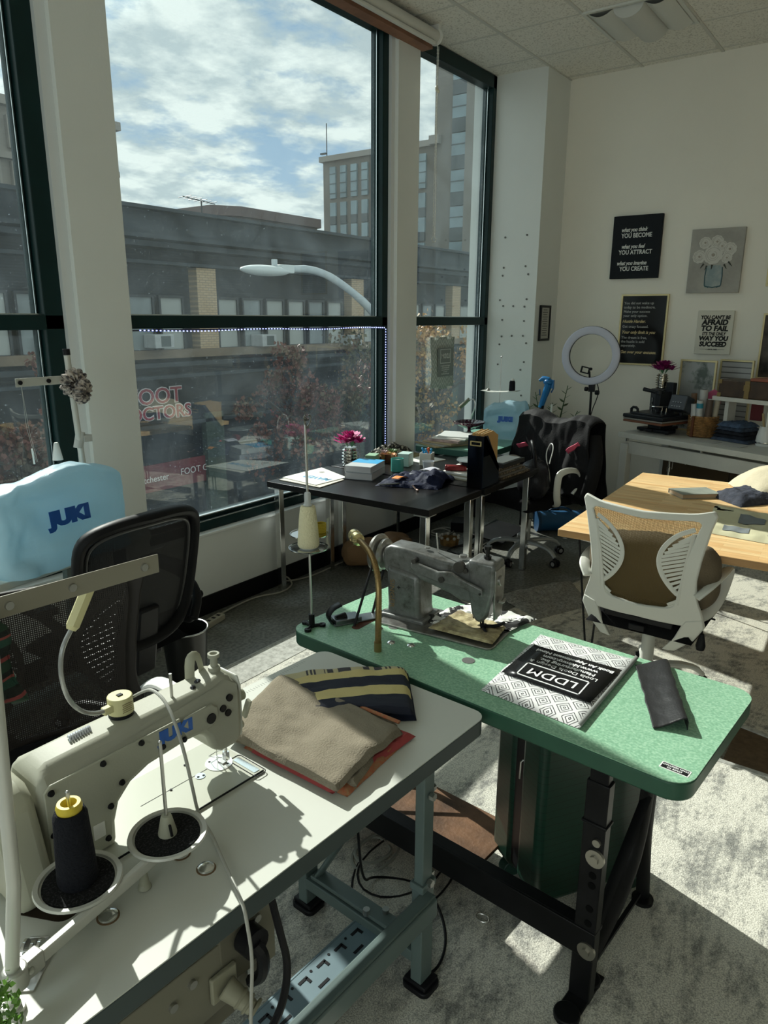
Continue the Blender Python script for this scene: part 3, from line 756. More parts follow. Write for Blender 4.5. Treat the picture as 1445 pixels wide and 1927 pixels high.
# ================================================================== shared materials
chrome = M('chrome', (.75, .76, .76), .12, 1.0)
steel = M('brushed_steel', (.55, .55, .53), .32, 1.0)
blk_pl = M('black_plastic', (.012, .012, .014), .4)
blk_met = M('black_enamel', (.010, .010, .011), .38, var=.3, vscale=10)
cream = M('machine_cream', (.39, .39, .32), .5, spec=.25, var=.02, vscale=6, bump=.04, bscale=260)
cream2 = M('machine_cover_cream', (.41, .41, .32), .42)
white_pl = M('white_plastic', (.78, .79, .76), .35)
leg_grn = M('stand_grey_green', (.125, .17, .165), .35, var=.05, vscale=5)
tab_white = M('table_laminate', (.60, .61, .555), .5, var=.015, vscale=3)
tab_edge = M('table_edge_grey', (.055, .075, .075), .45)
blue_logo = M('logo_blue', (.02, .12, .48), .45)
yel = M('yellow_plastic', (.72, .55, .05), .4)
felt = M('charcoal_felt', (.035, .035, .037), .98, var=.7, vscale=260, lo=.5, hi=.72)
thr_blk = M('black_thread', (.012, .013, .018), .9, bump=.6, bscale=220)
thr_cream = M('cream_thread', (.78, .72, .48), .85, bump=.5, bscale=220)

def screw(q, p, r=.006, ax=(0, -1, 0), d=.004):
    a = Vector(p); q.cyl(a, a + Vector(ax) * d, r, r * .8, 12)

# ------------------------------------------------------------------ white lockstitch sewing station
TW = R(-3.5)
tbl = thing('sewing_table', 'white topped sewing table with grey green steel legs carrying the uncovered cream machine', 'table', (1.461, .740, 0), TW)
# local: x from -1.2 to 0, y 0..0.57
q = B()
top = rrect(1.22, .572, .035, 5, cx=-.61, cy=.286)
q.prism(top, .0025, Matrix.Translation((0, 0, .7725))); q.ob('worktop', tab_white, tbl)
q = B(); q.prism(top, .0445, Matrix.Translation((0, 0, .728))); q.ob('edge_banding', tab_edge, tbl, bevel=.003)
def H_leg(nm, x):
    q = B()
    for y in (.075, .50):
        q.box((x, y, .17), (.05, .035, .34)); q.box((x, y, .50), (.042, .028, .46))
        q.box((x, y, .335), (.058, .043, .02))
    q.ob('leg_post', leg_grn, tbl, bevel=.003)
    q = B(); q.box((x, .2875, .715), (.05, .46, .03)); q.box((x, .2875, .11), (.055, .40, .035)); q.box((x, .2875, .14), (.045, .36, .012))
    q.tube([(x, .46, .13), (x, .34, .34), (x, .30, .52), (x, .30, .70)], .014, 8, smooth=1, flat=(1.5, .6))
    q.ob('foot_beam', leg_grn, tbl, bevel=.003)
    for y in (.075, .50):
        q = B(); q.prism(rrect(.075, .085, .02, 4, x, y), .022); q.box((x, y, .03), (.06, .07, .012)); q.ob('rubber_foot', blk_pl, tbl, bevel=.003)
    q = B()
    for z in (.60, .345, .30): q.cyl((x + .02, .075, z), (x + .036, .075, z), .011, seg=6)
    for z in (.52, .46): q.cyl((x + .02, .075, z), (x + .0215, .075, z), .006, seg=10)
    for z in (.60, .345, .24): q.cyl((x, .058, z), (x, .045, z), .010, seg=6)
    q.ob('bolt', steel, tbl)
H_leg('a', -.155); H_leg('b', -1.03)
q = B(); q.box((-.59, .05, .285), (.87, .045, .055)); q.box((-.59, .05, .316), (.87, .036, .008)); q.ob('stretcher', leg_grn, tbl, bevel=.004)
q = B(); q.box((-.59, .50, .60), (.87, .03, .05)); q.ob('rear_stretcher', leg_grn, tbl, bevel=.004)
# treadle: pierced plate
q = B()
M_t = Matrix.Translation((-.47, .20, .105))
q.box((-.47, .215, .100), (.62, .15, .004)); q.box((-.47, .285, .09), (.62, .006, .026)); q.box((-.47, .145, .09), (.62, .006, .026))
q.ob('treadle', M('treadle_blue_grey', (.16, .23, .26), .4, var=.06, vscale=6), tbl, bevel=.002)
q = B()
for k in range(9):
    xx = -.74 + .066 * k
    for s_ in (-1, 1):
        q.box((xx, .215 + s_ * .045, .1028), (.030, .008, .0012)); q.box((xx + s_ * .011, .215 + s_ * .036, .1028), (.008, .018, .0012))
    if k % 2: q.box((xx + .03, .215, .1028), (.035, .008, .0012))
    q.cyl((xx + .033, .215 + .05, .1022), (xx + .033, .215 + .05, .1034), .004, seg=8)
q.ob('treadle_slots', blk_pl, tbl)
q = B()
for xx in (-.175, -.14): q.cyl((xx, .25 if xx < -.15 else .21, .14), (xx, .25 if xx < -.15 else .21, .158), .010, seg=8)
q.ob('bolt', steel, tbl)
# control box under the top
cb = M('control_box', (.16, .15, .11), .55)
q = B(); q.box((-.92, .13, .60), (.38, .14, .25)); q.box((-.755, .08, .64), (.10, .06, .17)); q.ob('motor_box', cb, tbl, bevel=.008)
q = B(); q.box((-.91, .055, .595), (.30, .008, .14)); q.box((-.70, .055, .61), (.06, .004, .15)); q.ob('box_panel', M('control_panel', (.21, .20, .15), .5), tbl, bevel=.002)
q = B()
for (x_, z_) in ((-.86, .63), (-.90, .615), (-.715, .66)): q.cyl((x_, .052, z_), (x_, .045, z_), .008, seg=14)
q.ob('bolt', steel, tbl)
q = B(); q.box((-.80, .045, .585), (.055, .01, .055)); q.cyl((-.80, .04, .58), (-.78, -.01, .55), .021, .013, 12)
for k in range(3): q.cyl((-.79 + .006 * k, .015 - .012 * k, .565 - .008 * k), (-.788 + .006 * k, .010 - .012 * k, .562 - .008 * k), .019, seg=12)
q.ob('socket_plug', M('plug_cream', (.30, .29, .21), .5), tbl, bevel=.003)
q = B(); q.cyl((-.745, .045, .645), (-.745, .015, .645), .028, seg=16); q.tube([(-.745, .02, .645), (-.735, .01, .62), (-.73, .02, .56), (-.735, .05, .53)], .012, 8, smooth=2)
q.cyl((-.89, .05, .52), (-.88, .0, .50), .022, seg=12)
q.tube([(-.70, .03, .73), (-.705, .0, .66), (-.70, -.02, .58), (-.74, -.03, .50), (-.80, -.02, .475), (-.87, .01, .50)], .0075, 8, smooth=3)
q.ob('power_lead', blk_pl, tbl)
# bed cut-outs, magnets and screws on the worktop
for k, (x_, y_, r_) in enumerate(((.526, .943, .019), (.691, .963, .018), (.694, .897, .018))):
    dx, dy = x_ - 1.461, y_ - .740; lx, ly = rotz2(dx, dy, -TW)
    q = B(); q.cyl((lx, ly, .774), (lx, ly, .7762), r_ * .98, seg=24); q.ob('recess_ring', M('cork_ring', (.20, .13, .07), .8), tbl)
    q = B(); q.lathe([(0, .7845), (r_ * .5, .7835), (r_ * .82, .780), (r_ * .86, .777), (r_ * .8, .776)], (lx, ly, 0), 24); q.ob('cap_nut', chrome, tbl)
q = B(); q.prism(rrect(.052, .115, .024, 6), .003); q.ob('belt_slot', M('slot_dark', (.03, .022, .014), .8), tbl, loc=(-1.0, .245, .7735), rz=R(28))
q = B(); q.box((0, 0, .006), (.012, .11, .012)); q.ob('slot_lining', M('cork_ring2', (.24, .15, .07), .8), tbl, loc=(-1.0, .245, .7715), rz=R(28))
q = B()
for k in range(30): q.box((-.34 + .0085 * k, .545 + .0004 * k, .7754), (.0012, .008 if k % 5 else .013, .0004))
q.ob('ruler_marks', M('ruler_grey', (.45, .46, .44), .6), tbl)

# the machine head
mc = thing('sewing_machine', 'uncovered cream industrial sewing machine with blue lettering and a work lamp on it', 'sewing machine', (.925, 1.117, .775), TW)
q = B()
body = [(.020, .085), (.022, .20), (.012, .226), (-.012, .236), (-.06, .222), (-.30, .217), (-.385, .214), (-.408, .200), (-.416, .17), (-.416, .002),
        (-.285, .002), (-.283, .05), (-.272, .085), (-.245, .112), (-.205, .128), (-.12, .137), (-.082, .135), (-.068, .118), (-.058, .085), (-.035, .072), (.0, .072)]
q.prism(body, .116, XZ(-.058))
bmesh.ops.bisect_plane(q.bm, geom=q.bm.verts[:] + q.bm.edges[:] + q.bm.faces[:], plane_co=(0, 0, .188), plane_no=(0, 0, 1))
for v in q.bm.verts:
    if v.co.z > .192: v.co.y *= .62
q.ob('arm', cream, mc, bevel=.014, seg=3)
q = B(); q.prism([(-.408, .012), (-.408, .180), (-.396, .190), (-.135, .198), (-.128, .175), (-.135, .150), (-.215, .140), (-.262, .118), (-.292, .075), (-.296, .012)], .005, XZ(-.0615)); q.ob('rear_cover', M('cover_plate_cream', (.42, .425, .34), .45, bump=.05, bscale=260), mc, bevel=.002)
q = B(); q.prism([(-.120, .148), (-.132, .172), (-.125, .195), (-.060, .198), (-.045, .185), (-.045, .160), (-.062, .146)], .006, XZ(-.063)); q.ob('front_boss', cream, mc, bevel=.004)
q = B()
for p in ((-.396, .176), (-.300, .184), (-.222, .188), (-.178, .158), (-.396, .02), (-.305, .03), (-.268, .128), (-.294, .092), (-.400, .095), (-.130, .150)): screw(q, (p[0], -.062, p[1]), .0062)
q.ob('screw', blk_met, mc)
q = B()
for p in ((-.012, .190), (-.030, .173), (-.018, .158)): q.cyl((p[0], -.056, p[1]), (p[0], -.061, p[1]), .0078, seg=16)
q.cyl((-.064, -.060, .167), (-.064, -.066, .167), .011, seg=16)
q.ob('oil_plug', blk_met, mc)
text_ob('logo', 'JUKI', .034, blue_logo, mc, frame3((-.146, -.0625, .176), (1, 0, 0), (0, 0, 1)), bold=.0026, sx=1.18, ext=.0006)
q = B(); q.box((-.320, -.0625, .055), (.022, .001, .03)); q.ob('rating_label', M('label_white', (.75, .75, .70), .5), mc)
# face plate, needle, presser foot
q = B(); q.prism([(-.045, .078), (.040, .078), (.050, .10), (.050, .205), (.035, .222), (-.040, .222), (-.050, .20), (-.050, .10)], .006, YZ(.021)); q.ob('face_plate', M('face_plate', (.60, .61, .55), .35), mc, bevel=.003)
q = B(); q.cyl((.005, -.012, .09), (.005, -.012, .028), .0035, seg=10); q.cyl((-.006, .006, .09), (-.006, .006, .045), .003, seg=10); q.cyl((-.006, .006, .045), (-.006, .006, .01), .0012, seg=6)
q.box((.005, -.012, .024), (.010, .012, .020)); q.ob('presser_bar', chrome, mc)
q = B(); q.box((.000, -.004, .007), (.012, .020, .005)); q.box((.004, .012, .005), (.003, .022, .003)); q.box((-.005, .012, .005), (.003, .022, .003)); q.tube([(-.012, -.02, .03), (-.02, .012, .024), (-.016, .024, .016), (.010, .026, .016), (.012, 0, .03)], .0012, 5); q.ob('presser_foot', steel, mc, bevel=.001)
q = B(); q.lathe([(.0, .10), (.017, .098), (.022, .086), (.0205, .078), (.012, .072), (0, .072)], (-.012, 0, 0), 20); q.ob('needle_bar_collar', cream, mc)
# tension lever on the end
q = B(); q.cyl((.03, -.03, .165), (.045, -.03, .165), .013, seg=16); q.box((.040, -.048, .138), (.008, .014, .05), (.4, 0, 0)); q.cyl((.03, -.02, .185), (.042, -.02, .185), .009, seg=14); q.ob('tension_lever', cream2, mc, bevel=.002)
q = B(); q.cyl((.022, -.035, .10), (.034, -.035, .10), .010, seg=16); q.ob('thumb_screw', cream, mc)
# top fittings
q = B(); q.tube([(-.052, .020, .215), (-.050, .020, .262), (-.042, .020, .272), (-.030, .020, .268), (-.024, .02, .25), (-.020, .020, .218)], .006, 8, flat=(.5, 1.7), smooth=1); q.ob('take_up_guard', cream2, mc)
q = B(); q.lathe([(.013, .0), (.013, .010), (.008, .012), (.0075, .03), (.0125, .032), (.0125, .040), (.008, .040), (.0075, .034), (0, .034)], (-.006, -.004, .232), 18); q.ob('pressure_knob', cream, mc)
q = B(); q.cyl((-.118, -.012, .215), (-.118, -.012, .272), .0032, seg=10); q.cyl((-.048, .03, .22), (-.048, .03, .252), .003, seg=8); q.ob('thread_pin', steel, mc)
q = B()
for (x_, y_, r_) in ((-.048, -.004, .009), (-.034, -.014, .006), (-.07, -.016, .006), (-.02, .018, .006)): q.lathe([(0, .004), (r_ * .7, .003), (r_, 0), (r_, -.003)], (x_, y_, .2235), 16)
q.ob('top_screw', M('dark_screw', (.05, .05, .055), .2, .8), mc)
# motor hood on the handwheel side
q = B(); q.prism([(.052, .188), (.025, .205), (-.030, .205), (-.060, .185), (-.105, .03), (-.10, .002), (.052, .002)], .066, YZ(-.486)); q.ob('motor_cover', cream2, mc, bevel=.018, seg=3)
q = B(); q.prism([(.052, .17), (-.050, .165), (-.090, .03), (.052, .03)], .06, YZ(-.575)); q.ob('handwheel_cover', M('hood_shine', (.48, .48, .40), .3), mc, bevel=.03, seg=4)
# bed
q = B(); q.box((-.20, -.002, .002), (.485, .186, .006)); q.ob('bed', M('bed_cream', (.52, .53, .45), .35, .0), mc, bevel=.001)
q = B(); q.prism(circ(.030, 28, -.006, .0), .0012, Matrix.Translation((0, 0, .0052))); q.ob('needle_plate', M('needle_plate', (.8, .81, .78), .25, .6), mc)
q = B(); q.prism(circ(.011, 18, -.062, -.008), .0010, Matrix.Translation((0, 0, .0052))); q.prism(rrect(.016, .072, .002, 2, .028, -.052), .0010, Matrix.Translation((0, 0, .0052))); q.ob('slide_plate', M('slide_plate', (.72, .76, .76), .15, .9), mc)
q = B(); q.ring(rrect(.032, .095, .008, 4, .028, -.056), rrect(.029, .092, .007, 4, .028, -.056), .0012, Matrix.Translation((0, 0, .005)))
q.box((-.15, -.0945, .004), (.38, .0016, .004)); q.box((-.1, .002, .0053), (.2, .0008, .0006)); 
for (x_, y_) in ((-.018, .018), (.004, -.018), (-.067, -.008), (-.056, -.012), (-.06, .05), (-.13, .0), (-.18, -.06)): q.cyl((x_, y_, .005), (x_, y_, .0068), .0028, seg=10)
q.ob('bed_seam', blk_pl, mc)

# clip lamp standing on the machine
lp = thing('sewing_lamp', 'cream magnetic work lamp on a clear gooseneck, on top of the cream machine', 'lamp', (.709, 1.140, .992))
pyel = M('aged_cream_plastic', (.66, .62, .34), .4)
q = B(); q.cyl((0, 0, 0), (0, 0, .008), .024, seg=28); q.ob('magnet_base', blk_pl, lp)
q = B(); q.cyl((0, 0, .008), (0, 0, .042), .0245, .0235, 28); q.box((-.03, -.004, .026), (.02, .014, .014)); q.ob('lamp_base', pyel, lp, bevel=.002)
q = B()
for k in range(5): q.box((0, -.0247, .033 - .004 * k), (.024 - .003 * (k % 2), .0004, .0012))
q.ob('small_print', M('print_brown', (.25, .2, .1), .6), lp)
q = B(); q.box((0, 0, .0425), (.010, .008, .003)); q.ob('switch', blk_pl, lp)
q = B(); q.tube([(-.035, -.005, .027), (-.060, -.012, .035), (-.090, -.018, .055), (-.112, -.020, .09), (-.120, -.020, .135), (-.117, -.020, .17), (-.108, -.020, .195), (-.092, -.02, .216)], .0042, 10, smooth=2); q.ob('gooseneck', M('clear_sleeve', (.42, .43, .42), .15, .4), lp)
q = B(); q.cyl((-.092, -.02, .216), (-.088, -.02, .222), .008, .011, 12)
q.cyl((-.088, -.02, .222), (-.045, -.02, .292), .0125, seg=6); q.ob('light_stick', pyel, lp)
q = B(); q.tube([(.022, -.01, .032), (.036, -.02, .04), (.040, -.05, .055), (.030, -.11, .045), (.010, -.17, -.01), (.02, -.175, -.10), (.055, -.14, -.195), (.045, -.19, -.209), (.015, -.25, -.209), (-.03, -.345, -.207), (-.046, -.375, -.205), (-.05, -.385, -.23), (-.045, -.388, -.30), (-.052, -.385, -.40), (-.055, -.38, -.52), (-.04, -.37, -.68)], .0032, 8, smooth=3); q.ob('power_cord', M('grey_cord', (.42, .42, .38), .5), lp)
mg = thing('pin_dish', 'little heap of clear thread clips on the arm of the cream machine', 'clips', (.619, 1.14, .990))
q = B()
for k in range(9): q.tube([(-.02 + .005 * k, -.008, .004), (-.018 + .005 * k, 0, .012), (-.015 + .005 * k, .009, .004)], .0022, 6, smooth=1)
q.ob('clip', M('clear_clip', (.6, .62, .66), .1, .3), mg)

# thread stand of the cream machine
ts = thing('thread_stand', 'pale metal thread stand with two felt topped discs on the white table', 'thread stand', (.345, .905, .775))
sil = M('pale_silver_paint', (.62, .62, .57), .35, .2)
q = B(); q.tube([(0, 0, 0), (.027, -.004, .20), (.045, -.006, .62)], .0095, 14); q.cyl((0, 0, 0), (0, 0, .008), .019, seg=18); q.cyl((0, 0, .008), (0, 0, .018), .014, seg=18); q.ob('pole', sil, ts)
q = B()
a0, a1 = Vector((.02, -.002, .052)), Vector((.352, .047, .052))
d = (a1 - a0); L_ = d.length; an_ = math.atan2(d.y, d.x)
q.box(tuple((a0 + a1) / 2), (L_, .014, .020), (0, 0, an_)); q.ob('lower_arm', sil, ts, bevel=.003)
q = B(); q.cyl((.012, -.002, .036), (.012, -.002, .068), .017, seg=20); q.box((.035, .002, .052), (.035, .022, .030), (0, 0, an_)); q.cyl((.030, -.014, .052), (.030, -.006, .052), .006, seg=6); q.ob('clamp', M('clamp_grey', (.46, .46, .42), .4, .3), ts, bevel=.003)
for (px_, py_) in ((.160, .079), (.318, .053)):
    q = B(); q.lathe([(0, .062), (.060, .062), (.0605, .067), (.068, .068), (.0695, .064), (.062, .058), (0, .056)], (px_, py_, 0), 44); q.ob('disc', sil, ts)
    q = B(); q.lathe([(0, .0655), (.056, .0655), (.0565, .062)], (px_, py_, 0), 44); q.ob('felt_pad', felt, ts)
    q = B(); q.cyl((px_, py_, .05), (px_, py_, .232 if px_ < .2 else .250), .0033, seg=10); q.sph((px_, py_, .232 if px_ < .2 else .250), .0036, 8); q.ob('spindle', steel, ts)
q = B(); q.lathe([(0, .104), (.0085, .104), (.010, .100), (.0165, .070), (.0165, .066), (0, .066)], (.318, .053, 0), 20); q.ob('cone_holder', cream2, ts)
q = B(); q.box((.3135, .0365, .082), (.0035, .004, .022), (-.2, 0, 0)); q.ob('holder_slot', blk_pl, ts)
q = B(); q.lathe([(.012, 0), (.011, .005), (.0085, .008), (.006, .045), (0, .045)], (.256, .043, .001), 16); q.ob('support_post', cream2, ts)
q = B(); q.box((.19, .05, .575), (.29, .003, .031), (.0, 0, R(-4))); q.ob('upper_arm', M('upper_arm_paint', (.30, .28, .22), .4, .1), ts, bevel=.001)
q = B()
for k in (.10, .19, .308): q.cyl((k, .0575 - .07 * (k - .19) - .012, .575), (k, .0575 - .07 * (k - .19) - .003, .575), .006, .007, 14)
q.ob('thread_guide', steel, ts)
q = B(); q.box((.045, .030, .575), (.03, .05, .02)); q.ob('arm_clamp', sil, ts, bevel=.002)
cn = thing('thread_cone', 'large black thread cone with a yellow core on the near felt disc', 'thread cone', (.505, .984, .8412))
q = B()
q.lathe([(0, .001), (.030, .001), (.032, .008), (.030, .05), (.0265, .125), (.0225, .134), (0, .134)], (0, 0, 0), 36); q.ob('thread', thr_blk, cn)
q = B(); q.lathe([(.010, .130), (.019, .132), (.0205, .140), (.018, .1475), (.0125, .1475), (.011, .135), (0.006, .133)], (0, 0, 0), 28); q.ob('core', yel, cn)
# pulley bracket (bobbin winder) beside the slot
bw = thing('bobbin_winder', 'chrome bobbin winder bracket screwed beside the belt slot', 'bobbin winder', (.405, .955, .776), R(40))
q = B(); q.prism([(-.05, -.02), (.03, -.025), (.045, 0), (.03, .022), (-.05, .02)], .002); q.box((.03, 0, .01), (.003, .03, .02)); q.box((-.01, .018, .014), (.05, .003, .028)); q.ob('bracket', steel, bw, bevel=.001)
q = B()
for k in range(3): q.cyl((.0, -.015 + .011 * k, .024), (.0, -.011 + .011 * k, .024), .017 - .003 * (k == 1), seg=24)
q.cyl((0, -.03, .024), (0, .02, .024), .005, seg=12); q.ob('pulley', chrome, bw)

# plaid cloth hanging at the left edge
q = B()
def pl(u, v): return Vector((-.055 + .075 * u, .03 * v - .006 + .006 * nz(u * 5, v * 5), -.075 + .11 * v + .01 * nz(u * 4, v * 3, 2) - .045 * u))
q.grid(pl, 18, 18)
o = q.ob('pouch', stripes_mat('dark_plaid', 'Z', [(0, (.02, .05, .03)), (.25, (.25, .05, .05)), (.35, (.015, .02, .018)), (.6, (.02, .07, .05)), (.8, (.3, .08, .07)), (.86, (.012, .018, .016))], 3), loc=(.405, .925, 1.345), solid=.022)
tag(o, 'dark green and red plaid pouch hanging from the arm of the pale thread stand', 'pouch')
# ------------------------------------------------------------------ green sewing table (local x runs toward the camera's right)
GT = R(-94.4)
def green_mat():
    m, N, L, b = nodes_of('green_linoleum')
    t = N.new('ShaderNodeTexCoord'); a = N.new('ShaderNodeTexNoise'); a.inputs['Scale'].default_value = 150; a.inputs['Detail'].default_value = 4
    c = N.new('ShaderNodeTexNoise'); c.inputs['Scale'].default_value = 4; c.inputs['Detail'].default_value = 4
    L.new(t.outputs['Object'], a.inputs['Vector']); L.new(t.outputs['Object'], c.inputs['Vector'])
    r = ramp(N, [(.35, (.20, .40, .26)), (.52, (.27, .50, .335)), (.68, (.38, .60, .43))]); L.new(a.outputs['Fac'], r.inputs[0])
    r2 = ramp(N, [(.3, (.94, .94, .94)), (.7, (1.04, 1.04, 1.04))]); L.new(c.outputs['Fac'], r2.inputs[0])
    mx = N.new('ShaderNodeMixRGB'); mx.blend_type = 'MULTIPLY'; mx.inputs[0].default_value = 1
    L.new(r.outputs[0], mx.inputs[1]); L.new(r2.outputs[0], mx.inputs[2]); L.new(mx.outputs[0], b.inputs['Base Color'])
    b.inputs['Roughness'].default_value = .38
    return m
grn = green_mat(); grn_e = M('green_edge', (.03, .10, .062), .4, var=.08)
gt = thing('sewing_table', 'green topped sewing table with black iron legs carrying the old grey machine', 'table', (1.545, 1.498, 0), GT)
GL, GW = 1.245, .535
q = B(); gto = rrect(GL, GW, .055, 7, GL / 2, GW / 2)
q.prism(gto, .002, Matrix.Translation((0, 0, .773))); q.ob('worktop', grn, gt)
q = B(); q.prism(gto, .046, Matrix.Translation((0, 0, .727))); q.ob('edge_banding', grn_e, gt, bevel=.005)
for x_ in (.12, 1.03):
    q = B()
    q.box((x_, .07, .33), (.058, .035, .66)); q.box((x_, .07, .60), (.048, .028, .26)); q.box((x_, .07, .545), (.066, .044, .008))
    q.box((x_, .07, .012), (.058, .17, .006)); q.cyl((x_, -.012, .006), (x_, -.012, .022), .034, seg=20); q.cyl((x_, .12, .006), (x_, .12, .02), .03, seg=20)
    q.ob('front_post', blk_met, gt, bevel=.003)
    q = B(); q.tube([(x_, .46, .73), (x_, .445, .45), (x_, .44, .28), (x_, .47, .12), (x_, .49, .015)], .018, 8, smooth=2, flat=(1.2, .35)); q.tube([(x_, .43, .73), (x_, .42, .3), (x_, .30, .16), (x_, .11, .10)], .018, 8, smooth=2, flat=(1.2, .35)); q.cyl((x_, .49, .0), (x_, .49, .02), .032, seg=20)
    q.tube([(x_, .10, .16), (x_, .42, .42)], .012, 8, flat=(1.2, .4)); q.box((x_, .27, .06), (.012, .36, .012))
    q.ob('rear_post', blk_met, gt)
    q = B(); q.box((x_, .265, .715), (.06, .45, .02)); q.ob('top_rail', blk_met, gt, bevel=.002)
    q = B()
    for z_ in (.50, .455, .175):
        q.cyl((x_ + .012, .052, z_), (x_ + .012, .044, z_), .024 if z_ != .50 else .010, seg=20)
        if z_ != .50: q.cyl((x_ + .012, .044, z_), (x_ + .012, .038, z_), .011, seg=6)
    q.ob('bolt', M('old_steel', (.42, .40, .35), .35, .9), gt)
    q = B()
    for z_ in (.40, .37, .30, .255): q.cyl((x_ + .008, .0525, z_), (x_ + .008, .051, z_), .010, seg=14)
    q.ob('adjust_hole', M('hole_black', (.002, .002, .002), .9), gt)
q = B(); q.box((.575, .055, .19), (.97, .012, .085)); q.box((.575, .075, .228), (.97, .04, .010)); q.ob('cross_beam', blk_met, gt, bevel=.002)
q = B(); q.box((.33, .245, .12), (.62, .30, .012)); q.box((.33, .10, .13), (.64, .02, .03)); q.ob('treadle', M('rusty_treadle', (.13, .065, .032), .6, .2, var=.45, vscale=7, bump=.2), gt, bevel=.003)
def gl(x, y):  # world -> table local
    return rotz2(x - 1.545, y - 1.498, -GT)
q = B()
for (x_, y_) in ((1.655, 1.175), (1.675, 1.115), (1.715, 1.265)):
    a, b_ = gl(x_, y_); q.lathe([(0, .7805), (.008, .7795), (.0125, .7765), (.013, .775)], (a, b_, 0), 18)
q.ob('stud', chrome, gt)
q = B()
for (x_, y_) in ((1.755, 1.235), (1.69, .925)):
    a, b_ = gl(x_, y_); q.cyl((a, b_, .7752), (a, b_, .7765), .019, seg=22)
q.ob('hinge_plate', M('dull_steel', (.30, .30, .29), .4, .8), gt)
a, b_ = gl(1.70, 1.325)
q = B(); q.prism(rrect(.030, .20, .014, 5), .0022); q.ob('belt_slot', M('slot_red_brown', (.10, .035, .02), .8), gt, loc=(gl(1.765, 1.33)[0], gl(1.765, 1.33)[1], .7738), rz=R(5))
# sticker
a, b_ = gl(1.506, .298)
st = B(); st.box((a, b_, .7753), (.064, .026, .0006)); s1 = st.ob('sticker_border', M('sticker_white', (.8, .8, .78), .4), gt)
st = B(); st.box((a, b_, .7757), (.058, .021, .0006)); st.ob('sticker', blk_pl, gt)
for k, s_ in enumerate(('STRIPE TO', 'STAIN RESISTANT')):
    text_ob('sticker_text', s_, .0075, M('print_white', (.85, .85, .85), .5), gt, frame3((a, b_ - .0045 + .009 * k, .7762), (-1, 0, 0), (0, -1, 0)), bold=.0002, sx=.95, ext=.0001)
# slotted plate by the slot (knee-lift / winder)
kn = thing('bobbin_winder', 'dark steel bobbin winder plate lying by the belt slot of the green table', 'bobbin winder', (1.675, 1.392, .776), R(-28))
q = B(); q.box((.09, 0, .004), (.24, .055, .004)); q.box((.02, 0, .012), (.09, .055, .014)); q.ob('plate', M('gun_steel', (.18, .20, .21), .3, .8), kn, bevel=.002)
q = B(); q.tube([(-.03, 0, .006), (-.045, 0, .03), (-.03, 0, .055), (.0, 0, .065)], .010, 8, smooth=2, flat=(2.0, .5)); q.cyl((-.015, 0, .015), (.02, 0, .022), .012, seg=12); q.ob('hook', blk_met, kn)
q = B(); q.cyl((.01, .0, .019), (.01, 0, .022), .008, seg=14); q.box((.15, 0, .0065), (.04, .007, .001)); q.ob('slot_mark', M('light_steel', (.7, .7, .7), .2, .9), kn)

# ------------------------------------------------------------------ old grey machine
def old_mat():
    m, N, L, b = nodes_of('worn_grey_enamel')
    t = N.new('ShaderNodeTexCoord'); a = N.new('ShaderNodeTexNoise'); a.inputs['Scale'].default_value = 22; a.inputs['Detail'].default_value = 9; a.inputs['Roughness'].default_value = .7
    L.new(t.outputs['Object'], a.inputs['Vector'])
    r = ramp(N, [(.33, (.07, .068, .058)), (.45, (.15, .152, .145)), (.6, (.20, .205, .20)), (.75, (.34, .35, .34))]); L.new(a.outputs['Fac'], r.inputs[0]); L.new(r.outputs[0], b.inputs['Base Color'])
    b.inputs['Roughness'].default_value = .33; b.inputs['Metallic'].default_value = .35
    bp = N.new('ShaderNodeBump'); bp.inputs['Strength'].default_value = .12; bp.inputs['Distance'].default_value = .003
    L.new(a.outputs['Fac'], bp.inputs['Height']); L.new(bp.outputs[0], b.inputs['Normal'])
    return m
old = old_mat(); olds = M('worn_bare_steel', (.34, .33, .31), .3, .85, var=.25, vscale=30)
SM = math.atan2(.975 - 1.28, 1.885 - 1.80)   # arm axis
om = thing('sewing_machine', 'old worn grey sewing machine bolted on the green table', 'sewing machine', (1.885, .985, .775), R(-84.5))
# local x toward the needle end (+), pillar at negative x ; y away from camera
q = B(); q.prism(rrect(.40, .20, .022, 4, -.125, -.012), .007); q.ob('bed', olds, om, bevel=.002)
q = B()
arm = [(.030, .245), (-.005, .252), (-.035, .245), (-.055, .228), (-.13, .232), (-.26, .247), (-.315, .248), (-.338, .236), (-.345, .20), (-.338, .165), (-.325, .15), (-.315, .155), (-.205, .150), (-.10, .125), (-.055, .105), (-.025, .105), (.035, .115), (.040, .20)]
q.prism(arm, .084, XZ(-.042)); q.ob('arm', old, om, bevel=.020, seg=4)
q = B(); q.prism([(-.325, .0), (-.19, .0), (-.20, .04), (-.205, .165), (-.325, .185), (-.320, .05)], .105, XZ(-.052)); q.ob('pillar', old, om, bevel=.016, seg=3)
q = B(); q.prism([(-.342, .003), (-.175, .003), (-.18, .02), (-.335, .02)], .125, XZ(-.064)); q.ob('pillar_foot', old, om, bevel=.005)
q = B(); q.prism([(-.040, .25), (.045, .248), (.048, .235), (.046, .15), (.030, .075), (.012, .052), (-.008, .052), (-.022, .075), (-.035, .14)], .088, XZ(-.046)); q.ob('head', old, om, bevel=.016, seg=3)
q = B(); q.prism([(-.03, .062), (.030, .065), (.038, .14), (.040, .225), (-.036, .225), (-.036, .13)], .006, YZ(.044)); q.cyl((.046, .0, .185), (.056, 0, .185), .016, seg=20); q.tube([(.05, -.01, .12), (.062, .0, .115), (.062, .015, .125)], .006, 8, smooth=1); q.ob('face_plate', olds, om, bevel=.003)
